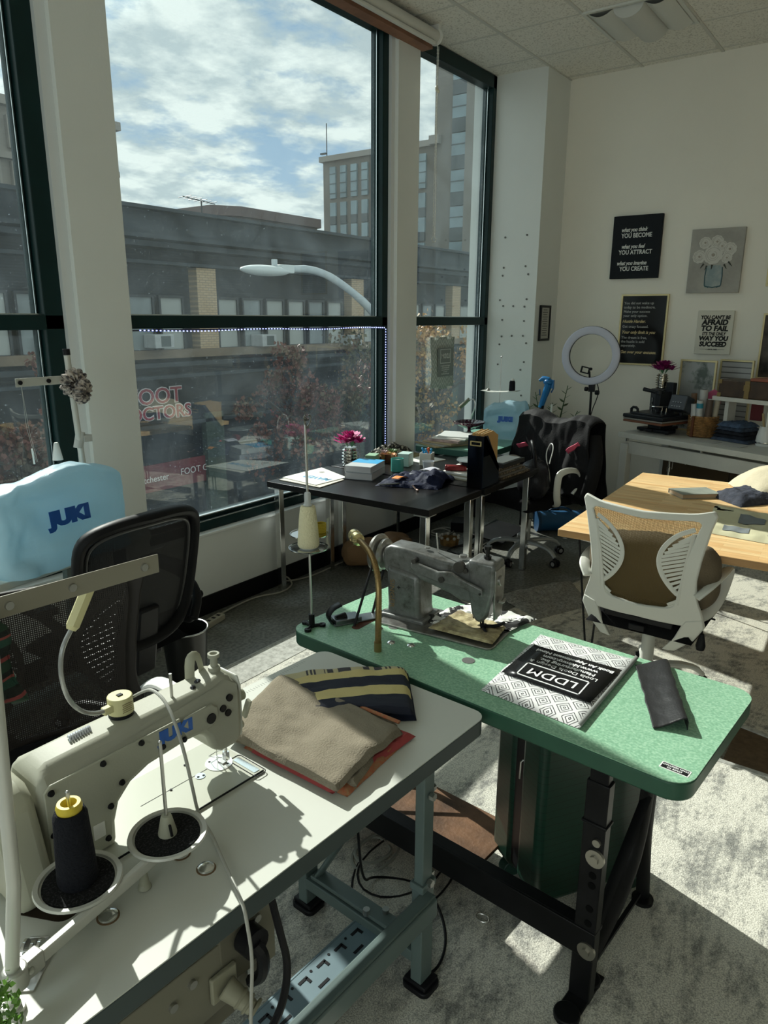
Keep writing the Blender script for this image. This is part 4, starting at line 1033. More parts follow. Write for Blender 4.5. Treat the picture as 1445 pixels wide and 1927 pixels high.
q = B(); q.prism([(-.225, .196), (-.225, .214), (-.20, .214), (-.13, .200), (-.11, .204), (-.085, .206), (-.065, .196), (.020, .170), (.020, .145), (-.06, .165), (-.13, .165), (-.20, .180)], .012, XZ(-.068)); q.ob('thread_lever', old, om, bevel=.004)
q = B(); q.cyl((-.215, -.068, .218), (-.215, -.040, .218), .008, seg=12); q.cyl((-.115, -.074, .178), (-.115, -.066, .178), .010, seg=14); q.cyl((.014, -.072, .156), (.014, -.066, .156), .004, seg=8)
q.cyl((-.065, -.056, .222), (-.065, -.040, .222), .018, seg=20); q.cyl((-.045, -.052, .213), (-.045, -.040, .213), .008, seg=14); q.ob('lever_screw', M('dark_steel', (.10, .095, .09), .3, .8), om)
q = B(); q.cyl((-.075, 0, .238), (-.075, 0, .246), .012, seg=16); q.cyl((-.20, 0, .247), (-.20, 0, .251), .009, seg=14); q.ob('oil_cap', olds, om)
q = B(); q.cyl((.008, -.005, .245), (.008, -.005, .258), .012, seg=16); q.cyl((.008, -.005, .258), (.008, -.005, .282), .0065, seg=14); q.cyl((.008, -.005, .28), (.008, -.005, .290), .012, seg=16); q.ob('pressure_screw', M('black_steel', (.03, .03, .03), .3, .8), om)
q = B(); q.cyl((-.165, .005, .24), (-.172, .005, .300), .0028, seg=8); q.ob('thread_pin', steel, om)
text_ob('lettering', 'SINGER', .024, M('worn_gold', (.26, .17, .08), .5), om, frame3((-.300, -.0535, .09), (0, 0, -1), (1, 0, 0)), sx=1.25, ext=.0004)
q = B(); q.box((-.275, -.0535, .115), (.012, .001, .002)); q.box((-.275, -.0535, .115), (.002, .001, .012)); q.ob('mark', M('mark_black', (.02, .02, .02), .6), om)
q = B(); m_ = Matrix.Translation((-.358, 0, .20)) @ Matrix.Rotation(PI / 2, 4, 'Y')
q.lathe([(.0, -.035), (.030, -.035), (.036, -.025), (.036, -.012), (.046, -.010), (.052, -.004), (.052, .006), (.045, .010), (.062, .014), (.066, .022), (.060, .034), (.03, .038), (0, .038)], m=m_, seg=36)
q.bm.transform(Matrix.Translation((-.358, 0, .20)) @ Matrix.Diagonal((-1, 1, 1, 1)) @ Matrix.Translation((.358, 0, -.20)))
bmesh.ops.recalc_face_normals(q.bm, faces=q.bm.faces)
q.ob('handwheel', olds, om)
for s_ in (-1, 1):
    q = B(); q.tube([(-.372, s_ * .045, .195), (-.372, -.115 + s_ * .055, .0)], .0045, 8); q.ob('drive_belt', blk_pl, om)
q = B(); q.cyl((.004, -.01, .06), (.004, -.01, .03), .004, seg=10); q.cyl((-.008, .0, .06), (-.008, 0, .016), .0028, seg=8); q.box((.006, -.01, .028), (.016, .014, .016)); q.box((.0, -.012, .014), (.018, .030, .007), (0, 0, .3))
q.tube([(.012, -.01, .03), (.035, .02, .022), (.055, .045, .03)], .006, 8, smooth=1); q.tube([(.01, -.02, .028), (.03, -.035, .016), (.055, -.045, .012)], .005, 8); q.box((.03, -.03, .012), (.04, .012, .008), (0, 0, -.6)); q.ob('presser_foot', blk_met, om, bevel=.002)
q = B(); q.tube([(-.02, .045, .13), (-.03, .03, .09), (-.035, .02, .05), (-.03, .01, .045)], .012, 8, smooth=1, flat=(1, .5)); q.ob('presser_lifter', M('black_steel2', (.03, .03, .03), .35, .5), om)
# fabric under the needle
goldm = M('gold_brocade', (.58, .50, .28), .6, col2=(.22, .17, .09), vscale=24, bump=.4, bscale=45)
zeb = M('zebra_print', (.80, .80, .76), .8, col2=(.018, .018, .018), vscale=15, lo=.50, hi=.52, bump=.1)
def wl_(x, y): return (x, y)
q = slab([(1.835, 1.195), (1.845, .935), (2.07, .885), (2.06, 1.13)], .006, 26, 22, .05, .010, 7, 4, z=.783)
tag(q.ob('fabric_piece', zeb), 'black and white zebra print fabric scrap spread under the old grey machine', 'fabric')
q = slab([(1.785, 1.125), (1.80, .905), (1.935, .93), (1.965, 1.12)], .007, 30, 26, .06, .005, 6, 14, z=.790)
tag(q.ob('fabric_piece', goldm), 'gold embossed brocade fabric piece under the needle of the old machine', 'fabric')

# gooseneck lamp
gk = thing('gooseneck_lamp', 'brass gooseneck lamp with empty bulb socket on the green table', 'lamp', (1.584, 1.173, .775))
brs = M('brass_tube', (.36, .25, .11), .35, .85)
pts = [(0, 0, 0), (.002, 0, .06), (.010, .005, .14), (.020, .012, .20), (.040, .035, .240), (.085, .09, .265), (.130, .155, .272), (.168, .205, .268)]
q = B(); q.tube(pts, .0085, 12, smooth=2); q.ob('neck', brs, gk)
q = B()
P_ = [Vector(p) for p in pts]
for _ in range(2):
    z_ = [P_[0]]
    for a, b_ in zip(P_, P_[1:]): z_ += [a * .75 + b_ * .25, a * .25 + b_ * .75]
    z_.append(P_[-1]); P_ = z_
dist = 0; nxt = .004
for a, b_ in zip(P_, P_[1:]):
    l = (b_ - a).length
    while nxt < dist + l:
        c = a.lerp(b_, (nxt - dist) / l); t = (b_ - a).normalized(); q.cyl(c - t * .0012, c + t * .0012, .0098, seg=12); nxt += .0048
    dist += l
q.ob('neck_coils', brs, gk)
q = B(); q.cyl((0, 0, 0), (0, 0, .03), .0115, seg=16); q.ob('collar', brs, gk)
q = B(); m_ = frame3((.168, .205, .268), (0, 0, 1), (.62, .78, -.02)); 
dirv = Vector((.62, .78, -.04)).normalized(); c0 = Vector((.165, .201, .268))
q.lathe([(.009, -.012), (.014, -.006), (.020, .0), (.0215, .012), (.0190, .016), (.0205, .026), (.0180, .031), (.0215, .036), (.0215, .060), (.0165, .060), (.0165, .02), (0, .02)], m=Matrix.Translation(c0) @ dirv.to_track_quat('Z', 'Y').to_matrix().to_4x4(), seg=26); q.ob('bulb_socket', M('polished_brass', (.80, .68, .36), .2, 1.0), gk)

# thread stand on green table corner
gs = thing('thread_stand', 'steel rod thread stand with two round plates on the green table corner', 'thread stand', (1.596, 1.445, .775))
q = B(); q.cyl((0, 0, .0), (0, 0, .045), .0095, seg=18)
for k in range(3):
    a = R(200 + 120 * k); q.cyl((0, 0, .005), (.034 * math.cos(a), .034 * math.sin(a), .005), .006, seg=10); q.cyl((.034 * math.cos(a), .034 * math.sin(a), 0), (.034 * math.cos(a), .034 * math.sin(a), .009), .011, seg=16)
q.ob('tripod_base', blk_met, gs, bevel=.001)
q = B(); q.cyl((0, 0, .03), (-.004, .006, .665), .0038, seg=10); q.ob('rod', steel, gs)
for (dx, dy, z_, nm) in ((-.012, -.005, .268, 'a'), (.045, .042, .290, 'b')):
    q = B(); q.lathe([(0, 0), (.056, 0), (.060, .002), (.062, .006), (.0605, .006), (.058, .0035), (0, .0025)], (dx, dy, z_), 40); q.ob('plate', M('mirror_plate', (.55, .57, .57), .12, 1.0), gs)
q = B(); q.cyl((-.012, 0, .663), (.006, .0, .665), .002, seg=6)
for s_ in (-1, 1): q.tube([(0, s_ * .004, .64), (s_ * .012, 0, .655), (s_ * .016, 0, .672), (s_ * .008, 0, .68)], .0022, 6, smooth=1)
q.sph((-.004, .004, .668), .006, 8); q.ob('thread_hook', M('hook_steel', (.22, .22, .21), .3, .9), gs)
c_ = thing('thread_cone', 'tall cream thread cone standing on the steel plate stand', 'thread cone', (1.584, 1.440, 1.0462))
q = B(); q.lathe([(0, .004), (.030, .004), (.034, .012), (.028, .09), (.0235, .128), (.0205, .134), (0, .134)], (0, 0, 0), 36); q.ob('thread', thr_cream, c_)
q = B(); q.lathe([(0, 0), (.026, 0), (.028, .004), (.026, .006)], (0, 0, 0), 28); q.lathe([(.012, .133), (.0145, .136), (.010, .142), (.010, .172), (.008, .176), (0, .176)], (0, 0, 0), 24); q.ob('core', M('frosted_white', (.7, .72, .72), .3, trans=.3), c_)
tp = thing('measuring_tape', 'yellow measuring tape coiled on the rear steel plate behind the cream cone', 'measuring tape', (1.655, 1.485, 1.069))
q = B()
for s_ in (-1, 1): q.lathe([(.016, 0), (.018, 0), (.018, .03), (.016, .03), (.016, 0)], (.022 * s_, -.014 * s_, 0), 24)
q.ob('coil', stripes_mat('tape_yellow', 'Z', [(0, (.55, .40, .03)), (.4, (.15, .11, .02)), (.5, (.6, .45, .05))], 6, bump=0), tp)
q = B(); q.grid(lambda u, v: Vector((.035 + .012 * v + .01 * math.sin(u * 5), -.03 + .012 * math.sin(u * 4), .045 - .095 * u)), 14, 2); q.ob('loose_end', M('tape_white', (.55, .55, .50), .5), tp, solid=.001)

# LDDM shopping bag
bag = thing('shopping_bag', 'white geometric patterned bag with black LDDM label lying on the green table', 'bag', (1.77, .678, .7765), math.atan2(1.984 - 1.979 - (1.533 - 1.56), 0.001) * 0)
A_, B_, C_, D_ = Vector((1.979, .831)), Vector((1.984, .533)), Vector((1.533, .529)), Vector((1.558, .812))
o0 = Vector((1.77, .678))
q = slab([tuple(v - o0) for v in (A_, B_, C_, D_)], .010, 20, 20, .10, .003, 4, 6)
whitebag = M('bag_white', (.80, .80, .80), .42, bump=.05, bscale=40)
def bag_mat():
    m, N, L, b = nodes_of('bag_diamonds')
    t = N.new('ShaderNodeTexCoord'); s = N.new('ShaderNodeSeparateXYZ'); L.new(t.outputs['Object'], s.inputs[0])
    def mth(op, a, b_=None, c=None):
        k = N.new('ShaderNodeMath'); k.operation = op
        for i_, v in enumerate((a, b_, c)):
            if v is None: continue
            if hasattr(v, 'is_linked') or hasattr(v, 'links'): L.new(v, k.inputs[i_])
            else: k.inputs[i_].default_value = v
        return k.outputs[0]
    u = mth('MULTIPLY', s.outputs['X'], 1 / .072); v = mth('MULTIPLY', s.outputs['Y'], 1 / .058)
    fu = mth('ABSOLUTE', mth('SUBTRACT', mth('FRACT', u), .5)); fv = mth('ABSOLUTE', mth('SUBTRACT', mth('FRACT', v), .5))
    d = mth('ADD', fu, fv)                       # 0 centre .. 1 corner ; diamonds meet at .5
    dd = mth('ABSOLUTE', mth('SUBTRACT', d, .5))  # 0 on the lattice line
    bands = mth('FRACT', mth('MULTIPLY', dd, 6.4))
    ln = mth('GREATER_THAN', bands, .70)
    edge = mth('GREATER_THAN', dd, .085)
    fac = mth('MULTIPLY', ln, edge)
    r = ramp(N, [(0, (.80, .80, .80)), (.5, (.02, .02, .02))]); r.color_ramp.interpolation = 'CONSTANT'
    L.new(fac, r.inputs[0]); L.new(r.outputs[0], b.inputs['Base Color']); b.inputs['Roughness'].default_value = .4
    return m
q.ob('bag_body', bag_mat(), bag)
def bl(u, v):  # bilinear over bag, u from A to B, v from A to D
    p = (A_ * (1 - u) + B_ * u) * (1 - v) + (D_ * (1 - u) + C_ * u) * v - o0
    return p
q = B()
def lab(u, v):
    p = bl(.05 + .90 * u + .03 * (1 - v), .26 + .50 * v); return Vector((p.x, p.y, .0150))
q.grid(lab, 6, 6); q.ob('label_panel', M('label_black', (.012, .012, .013), .22), bag, solid=.0012)
xa = (bl(0, .5) - bl(1, .5)); xa = Vector((xa.x, xa.y, 0)).normalized(); up = Vector((bl(.5, 0) - bl(.5, 1)).to_3d()) * -1
pw = M('print_white', (.85, .85, .85), .5)
def bt(s_, u, v, size, bold=0, sx=1):
    p = bl(u, v); return text_ob('lettering', s_, size, pw, bag, frame3((p.x, p.y, .0163), xa, up), bold=bold, sx=sx, ext=.0002)
bt('LDDM', .50, .630, .052, .0003, 1.0); bt('Loola Doola Design &', .52, .490, .0225, .0001); bt('Manufacturing Inc.', .53, .437, .0225, .0006); bt('www.lddmny.com', .53, .384, .0225, .0007); bt('Book An Appoitment Now!', .54, .325, .0205, .0009)
q = B()
def qd(u0, u1, v0, v1):
    c = [bl(u0, v0), bl(u1, v0), bl(u1, v1), bl(u0, v1)]
    q.prism([(p.x, p.y) for p in c], .0012, Matrix.Translation((0, 0, .0156)))
qd(.18, .82, .535, .545); qd(.18, .82, .715, .725); qd(.18, .193, .535, .725); qd(.807, .82, .535, .725)
q.ob('label_frame', pw, bag)
q = B(); q.grid(lambda u, v: Vector(((bl(.985 + .03 * math.sin(PI * v), u)).x, (bl(.985 + .03 * math.sin(PI * v), u)).y, .001 + .013 * v)), 12, 4); q.ob('gusset', M('bag_grey_side', (.25, .26, .25), .5), bag, solid=.001)

# black leather piece
q = B()
def lth(u, v):
    a = Vector((1.945, .525)) * (1 - u) + Vector((1.640, .385)) * u
    b2 = Vector((2.005, .452)) * (1 - u) + Vector((1.680, .316)) * u
    p = a + (b2 - a) * min(1, v * 1.15)
    w_ = min(1, v / .92); z = .7785 + .030 * (w_ ** 1.6) * math.sqrt(max(0, 1 - w_ ** 7)) * 1.5 * (.6 + .4 * u)
    if v > .90: z = .7785 + .014 * (1 - v) / .10
    return Vector((p.x + .004 * nz(u * 7, v), p.y + .003 * nz(u * 9, v, 3), z + .001 * nz(u * 12, v * 6, 5)))
q.grid(lth, 40, 26)
tag(q.ob('leather_piece', M('black_leather', (.022, .022, .023), .42, bump=.10, bscale=150), solid=.002), 'curled strip of black leather on the green table beside the patterned bag', 'leather')

# suitcase under the table
sc = thing('suitcase', 'dark green ribbed hard shell suitcase standing under the green table', 'suitcase', (1.905, .655, 0), R(-33))
# local x = width direction (to the right/front), y = thickness
scg = stripes_mat('suitcase_green', 'Z', [(0, (.006, .036, .022)), (.90, (.006, .036, .022)), (.93, (.001, .006, .004))], 26, .35, 0)
for s_ in (-1, 1):
    q = B(); q.prism(rrect(.42, .60, .06, 6, 0, .37), .112, XZ(s_ * .070 - .056)); q.ob('shell', scg, sc, bevel=.022, seg=4)
q = B(); q.prism(rrect(.405, .585, .055, 6, 0, .37), .04, XZ(-.02)); q.ob('zip_band', blk_pl, sc)
q = B(); q.tube([(-.09, -.125, .69), (-.08, -.15, .70), (.08, -.15, .70), (.09, -.125, .69)], .010, 8, smooth=1); q.tube([(-.1, .05, .67), (-.09, .05, .695), (.09, .05, .695), (.1, .05, .67)], .009, 8, smooth=1); q.ob('handle', blk_pl, sc)
q = B()
q.tube([(-.205, -.02, .50), (-.213, -.02, .495), (-.214, -.02, .44)], .003, 6); q.ob('zip_puller', steel, sc)
for (x_, y_) in ((-.16, -.09), (.16, -.09), (-.16, .09), (.16, .09)):
    q = B(); q.cyl((x_, y_ - .018, .031), (x_, y_ + .018, .031), .031, seg=20); q.box((x_, y_, .06), (.03, .045, .03)); q.ob('wheel', M('wheel_green', (.02, .06, .045), .4), sc, bevel=.003)
kr = thing('key_ring', 'small metal ring lying on the carpet by the suitcase wheel', 'ring', (1.60, .795, .012))
q = B(); q.tube([(.014 * math.cos(a / 16 * 2 * PI), .020 * math.sin(a / 16 * 2 * PI), 0) for a in range(16)], .0022, 6, closed=True); q.ob('ring', steel, kr)
# ================================================================== swivel chairs
def curvex(y, z): return -.035 * (1 - (y / .27) ** 2) + .05 * max(0, z - .75) * 0 - .10 * (z - .5)
def bend(bm, x0):
    for v in bm.verts:
        y, z = v.co.y, v.co.z
        v.co.x = x0 + v.co.x + .9 * y * y - .13 * (z - .5)
def chair_base(ch, arm_c, leg_m, zs=.43):
    q = B(); q.cyl((0, 0, .10), (0, 0, .30), .030, seg=20); q.ob('gas_sleeve', leg_m, ch)
    q = B(); q.cyl((0, 0, .28), (0, 0, zs), .014, seg=14); q.ob('gas_column', chrome, ch)
    for k in range(5):
        a = R(72 * k + 20); ca, sa = math.cos(a), math.sin(a)
        q = B(); q.tube([(.02 * ca, .02 * sa, .125), (.14 * ca, .14 * sa, .130), (.24 * ca, .24 * sa, .112), (.285 * ca, .285 * sa, .070)], [.024, .021, .018, .015], 10, smooth=2, flat=(1.1, .8)); q.ob('base_spoke', leg_m, ch)
        q = B()
        for s_ in (-1, 1): q.cyl((.29 * ca - sa * s_ * .008, .29 * sa + ca * s_ * .008, .027), (.29 * ca - sa * s_ * .026, .29 * sa + ca * s_ * .026, .027), .027, seg=20)
        q.sph((.288 * ca, .288 * sa, .045), .022, 12); c_ = q.ob('caster', blk_pl, ch)
        q = B()
        for s_ in (-1, 1): q.cyl((.29 * ca - sa * s_ * .0255, .29 * sa + ca * s_ * .0255, .027), (.29 * ca - sa * s_ * .0275, .29 * sa + ca * s_ * .0275, .027), .016, .015, seg=16)
        q.ob('caster_cap', M('caster_cap', (.30, .30, .30), .4), c_)
def task_chair(name, label, loc, rz, frame_c, mesh_c, seat_c, arms=True, arm_c=None, lumbar_c=None, mesh_first=False, lean=0.0, cat='chair', h=0.0, wide=1.0, arm_len=1.0):
    ch = thing(name, label, cat, loc, rz)
    arm_c = arm_c or frame_c
    chair_base(ch, arm_c, arm_c if arm_c is not blk_pl else blk_pl)
    q = slab([(-.22, -.235), (.25, -.24), (.25, .24), (-.22, .235)], .085, 22, 22, .22, .003, 5, 3, z=.375); q.ob('seat', seat_c, ch)
    q = B(); q.box((0, 0, .365), (.26, .18, .045)); q.ob('seat_mechanism', blk_pl, ch, bevel=.01)
    q = B(); q.box((0, 0, .485 + h), (.012, .36 * wide, .09)); bend(q.bm, -.225); q.ob('back_pad', seat_c, ch, bevel=.004)
    X0 = -.245
    # backrest frame: outer/inner outlines in (y, z)
    def pts(src):
        P = []
        src = [(y * wide, z + h) for y, z in src]
        n_ = len(src)
        full = src + [(-y, z) for y, z in reversed(src)]
        for a, b_ in zip(full, full[1:] + full[:1]):
            k = max(1, int((Vector(a) - Vector(b_)).length / .03))
            for j in range(10 if False else k): P.append((a[0] + (b_[0] - a[0]) * j / k, a[1] + (b_[1] - a[1]) * j / k))
        return P
    outer = [(0, .965), (.24, .985), (.268, .972), (.262, .90), (.235, .76), (.222, .66), (.232, .57), (.262, .50), (.268, .46), (.235, .385), (.175, .335), (.130, .335), (.165, .40), (.170, .430), (0, .425)]
    inner_t = [(0, .925), (.205, .935), (.215, .92), (.212, .88), (.19, .76), (.182, .66), (.18, .60), (.175, .545), (.16, .530), (0, .520)]
    # upper loop
    def loop(src, n=72):
        full = [(y * wide, z + h) for y, z in src] + [(-y * wide, z + h) for y, z in reversed(src) if y > 1e-6]
        L_ = [0]
        for a, b_ in zip(full, full[1:] + full[:1]): L_.append(L_[-1] + math.hypot(a[0] - b_[0], a[1] - b_[1]))
        res = []
        for k in range(n):
            s_ = L_[-1] * k / n
            i = max(j for j in range(len(full)) if L_[j] <= s_ + 1e-9)
            a, b_ = full[i], full[(i + 1) % len(full)]; t = (s_ - L_[i]) / max(1e-9, L_[i + 1] - L_[i])
            res.append((a[0] + (b_[0] - a[0]) * t, a[1] + (b_[1] - a[1]) * t))
        return res
    o_up = [(0, .958), (.20, .968), (.272, .985), (.282, .965), (.264, .90), (.238, .76), (.226, .66), (.236, .57), (.262, .50), (.262, .455), (.20, .452), (.0, .462)]
    i_up = [(0, .925), (.205, .938), (.230, .930), (.214, .88), (.180, .76), (.166, .66), (.158, .60), (.154, .56), (.146, .542), (.12, .530), (0, .522)]
    q = B(); q.ring(loop(o_up), loop(i_up), .022, YZ(-.011)); bend(q.bm, X0); q.ob('backrest_frame', frame_c, ch, bevel=.006, ang=.8)
    for s_ in (-1, 1):
        q = B(); q.prism([(s_ * .262 * wide, .49 + h), (s_ * .272 * wide, .45 + h), (s_ * .235, .385), (s_ * .165, .325), (s_ * .115, .325), (s_ * .16, .39), (s_ * .185, .455 + h), (s_ * .20, .48 + h)], .026, YZ(-.013)); bend(q.bm, X0); q.ob('back_strut', frame_c, ch, bevel=.006, ang=.8)
    q = B(); q.box((0, 0, .44), (.02, .30, .028)); q.box((.10, 0, .40), (.2, .07, .03)); bend(q.bm, X0); q.ob('back_bracket', blk_pl, ch, bevel=.005)
    # mesh
    zt, zb = .95 + h, .50 + h
    def msh(u, v):
        z = zb + (zt - zb) * v; t = (z - h)
        wv = [(.50, .17), (.56, .185), (.66, .190), (.76, .20), (.90, .225), (.96, .225)]
        w = wv[0][1]
        for (za, wa), (zc, wc) in zip(wv, wv[1:]):
            if za <= t <= zc: w = wa + (wc - wa) * (t - za) / (zc - za)
        return Vector((.008 if mesh_first else .002, (2 * u - 1) * w * wide, z))
    q = B(); q.grid(msh, 20, 30); bend(q.bm, X0 + (.028 if mesh_first else 0)); q.ob('backrest_mesh', mesh_c, ch)
    # two leaf shaped lumbar wings with slots
    lc = lumbar_c or frame_c
    def yin(t): return .176 - .098 * math.sin(PI * min(1, (1 - t) * 1.12 + .02) ** .9) ** .8 if t > .02 else .12
    for s_ in (-1, 1):
        q = B()
        for k in range(17):
            t = k / 16.5; z = .560 + .30 * t
            a = Vector((yin(t) + .004, z - .014)); b_ = Vector((.186 + .02 * t, z + .024)); d = (b_ - a); n_ = Vector((-d.y, d.x)).normalized() * .0062
            q.prism([(s_ * p.x, p.y) for p in (a - n_, b_ - n_, b_ + n_, a + n_)], .005, YZ(-.0025))
        edge = [(0, s_ * yin(k / 24), .545 + .335 * k / 24) for k in range(25)]
        q.tube([(0, s_ * .17, .535), (0, s_ * .125, .530)] + edge[1:] + [(0, s_ * .205, .90)], .0105, 8, flat=(.35, 1.0)); q.tube([(0, s_ * .170, .55), (0, s_ * .182, .72), (0, s_ * .205, .88)], .012, 8, smooth=1, flat=(.35, 1.0))
        for v in q.bm.verts: v.co.z += h; v.co.y *= wide
        bend(q.bm, X0 - .004); q.ob('lumbar_wing', lc, ch)
    if arms:
        for s_ in (-1, 1):
            q = B(); q.tube([(-.235, s_ * .235, .60), (-.20, s_ * .275, .645), (-.05, s_ * .295, .665), (-.1 + .20 * arm_len, s_ * .290, .655), (-.1 + .225 * arm_len, s_ * .285, .60), (-.03 + .1 * arm_len, s_ * .27, .50), (.02, s_ * .24, .435), (-.05, s_ * .18, .425)], .022, 10, smooth=2, flat=(1.15, .5)); q.ob('armrest', arm_c, ch)
    q = B(); q.tube([(.05, -.20, .42), (.05, -.27, .41)], .005, 8); q.ob('lever', blk_pl, ch)
    q = B(); q.cyl((-.02, -.235, .41), (-.02, -.235, .36), .004, seg=8); q.lathe([(0, .36), (.010, .358), (.022, .30), (.018, .28), (0, .276)], (-.02, -.235, 0), 16); q.ob('tilt_knob', blk_pl, ch)
    return ch
mesh_tan = mesh_mat('clear_beige_mesh', (.13, .09, .035), 900, .22)
mesh_blk = mesh_mat('black_brown_mesh', (.022, .018, .016), 560, .48, .4)
seat_blk = M('black_seat_fabric', (.008, .008, .009), .95, spec=.15, bump=.2, bscale=300)
chair_white = M('chair_white', (.66, .66, .60), .35)
task_chair('office_chair', 'white framed mesh office chair with a beige cushion at the butcher block table', (3.31, .845, 0), 0, chair_white, mesh_tan, seat_blk)
cush = thing('cushion', 'beige brown cushion squashed on the seat of the white mesh chair', 'cushion', (3.19, .83, .50), 0)
q = B()
def cu(u, v):
    a = 2 * PI * u; b_ = PI * (v - .5)
    ex = lambda t, p: math.copysign(abs(t) ** p, t)
    x = .085 * ex(math.cos(b_), .7) * ex(math.cos(a), .7); y = .285 * ex(math.cos(b_), .45) * ex(math.sin(a), .45); z = .16 * ex(math.sin(b_), .6)
    n_ = .016 * nz(y * 9, z * 9, x * 5) + .008 * nz(y * 25, z * 18, 1)
    return Vector((x * (1 + n_ * 4) - .12 * z, y * (1 + .03 * nz(z * 12, 2)), z + n_ + .155))
q.grid(cu, 40, 26); bmesh.ops.remove_doubles(q.bm, verts=q.bm.verts, dist=.0005)
q.ob('cushion_cover', M('taupe_cushion', (.13, .10, .062), .9, var=.12, vscale=8, bump=.3, bscale=120), cush)

task_chair('office_chair', 'brown black mesh chair with pierced wings behind the uncovered cream machine', (.90, 1.67, 0), R(-109), M('dark_bronze_frame', (.030, .026, .024), .5), mesh_blk, seat_blk, lumbar_c=M('bronze_wing', (.05, .045, .04), .45), mesh_first=True, arm_c=white_pl, h=.02, arm_len=.35)

# rounded black mesh chair
rc = thing('office_chair', 'black mesh chair with tall rounded back beside the window pier', 'chair', (1.56, 2.52, 0), R(92))
mesh_d = mesh_mat('fine_black_mesh', (.010, .010, .012), 1300, .9)
rim = M('black_rim', (.008, .008, .009), .5, spec=.3)
chair_base(rc, blk_pl, blk_pl)
ro = []
src = [(0, 1.02), (.14, 1.015), (.235, .985), (.262, .93), (.258, .82), (.235, .66), (.20, .56), (.13, .51), (0, .495)]
full = src + [(-y, z) for y, z in reversed(src) if y > 0]
q = B(); q.tube([(-.23 + .9 * y * y - .16 * (z - .5), y, z) for y, z in full], .024, 12, closed=True, smooth=2, flat=(1.3, .9)); q.ob('backrest_rim', rim, rc)
q = B(); q.tube([(-.222 + .9 * y * y * .8 - .16 * (z - .5), y * .9, .505 + (z - .5) * .93) for y, z in full], .007, 8, closed=True, smooth=2); q.ob('inner_rim', M('grey_rim', (.06, .06, .06), .35), rc)
def rm(u, v):
    z = .50 + .50 * v; w = .245 * (1 - abs(2 * v - 1.25) ** 4 * .18) if v > .2 else .13 + .10 * math.sin(v / .2 * PI / 2)
    y = (2 * u - 1) * w; return Vector((-.22 + .8 * y * y - .16 * (z - .5), y, z))
q = B(); q.grid(rm, 16, 24); q.ob('backrest_mesh', mesh_d, rc)
q = slab([(-.20, -.23), (.25, -.25), (.25, .25), (-.20, .23)], .06, 20, 20, .25, .002, 5, 3, z=.43); q.ob('seat', seat_blk, rc)
q = B(); q.box((-.02, 0, .42), (.32, .22, .05)); q.box((-.22, 0, .50), (.03, .10, .30), (0, -.2, 0)); q.ob('seat_mechanism', blk_pl, rc, bevel=.01)
for s_ in (-1, 1):
    q = B(); q.tube([(-.25, s_ * .22, .52), (-.20, s_ * .30, .60), (-.10, s_ * .31, .665), (.12, s_ * .31, .68)], .020, 10, smooth=2); q.tube([(-.20, s_ * .30, .60), (-.13, s_ * .31, .50), (-.06, s_ * .28, .44)], .022, 10, smooth=1); q.sph((-.10, s_ * .315, .47), .045, 14, (1, .7, .8)); q.box((.02, s_ * .31, .69), (.24, .08, .03)); q.ob('armrest', rim, rc, bevel=.01)
wb = thing('waste_bin', 'small dark metal waste bin on the floor by the black mesh chair', 'bin', (2.03, 2.66, 0))
q = B(); q.lathe([(0, .0), (.088, .0), (.108, .285), (.112, .29), (.108, .286), (.086, .006), (0, .006)], (0, 0, 0), 40); q.ob('bin_body', M('bin_charcoal', (.035, .035, .034), .3, .5), wb)
q = B(); q.tube([(.110 * math.cos(a / 36 * 2 * PI), .110 * math.sin(a / 36 * 2 * PI), .29) for a in range(36)], .004, 8, closed=True); q.ob('rim', steel, wb)

# ------------------------------------------------------------------ covered machine by the window
t3 = thing('sewing_table', 'pale sewing table beside the window pier carrying the blue covered machine', 'table', (1.95, 2.77, 0), R(-171))
q = B(); q.prism(rrect(1.2, .47, .03, 4, .6, -.20), .03, Matrix.Translation((0, 0, .745))); q.ob('worktop', M('greenish_white_top', (.60, .63, .56), .4), t3, bevel=.003)
for x_ in (.15, 1.05):
    for y_ in (-.03, -.38):
        q = B(); q.box((x_, y_, .372), (.045, .035, .745)); q.ob('leg', leg_grn, t3, bevel=.003)
q = B(); q.box((.6, -.2, .12), (.9, .05, .04)); q.ob('stretcher', leg_grn, t3, bevel=.003)
blue_cover = M('blue_nylon_cover', (.46, .66, .76), .38, var=.06, vscale=4, bump=.35, bscale=12)
_n, _l = blue_cover.node_tree.nodes, blue_cover.node_tree.links
_t = _n.new('ShaderNodeBsdfTranslucent'); _t.inputs[0].default_value = (.50, .72, .82, 1); _m = _n.new('ShaderNodeMixShader'); _m.inputs[0].default_value = .38
_l.new(_n['Principled BSDF'].outputs[0], _m.inputs[1]); _l.new(_t.outputs[0], _m.inputs[2]); _l.new(_m.outputs[0], _n['Material Output'].inputs[0])
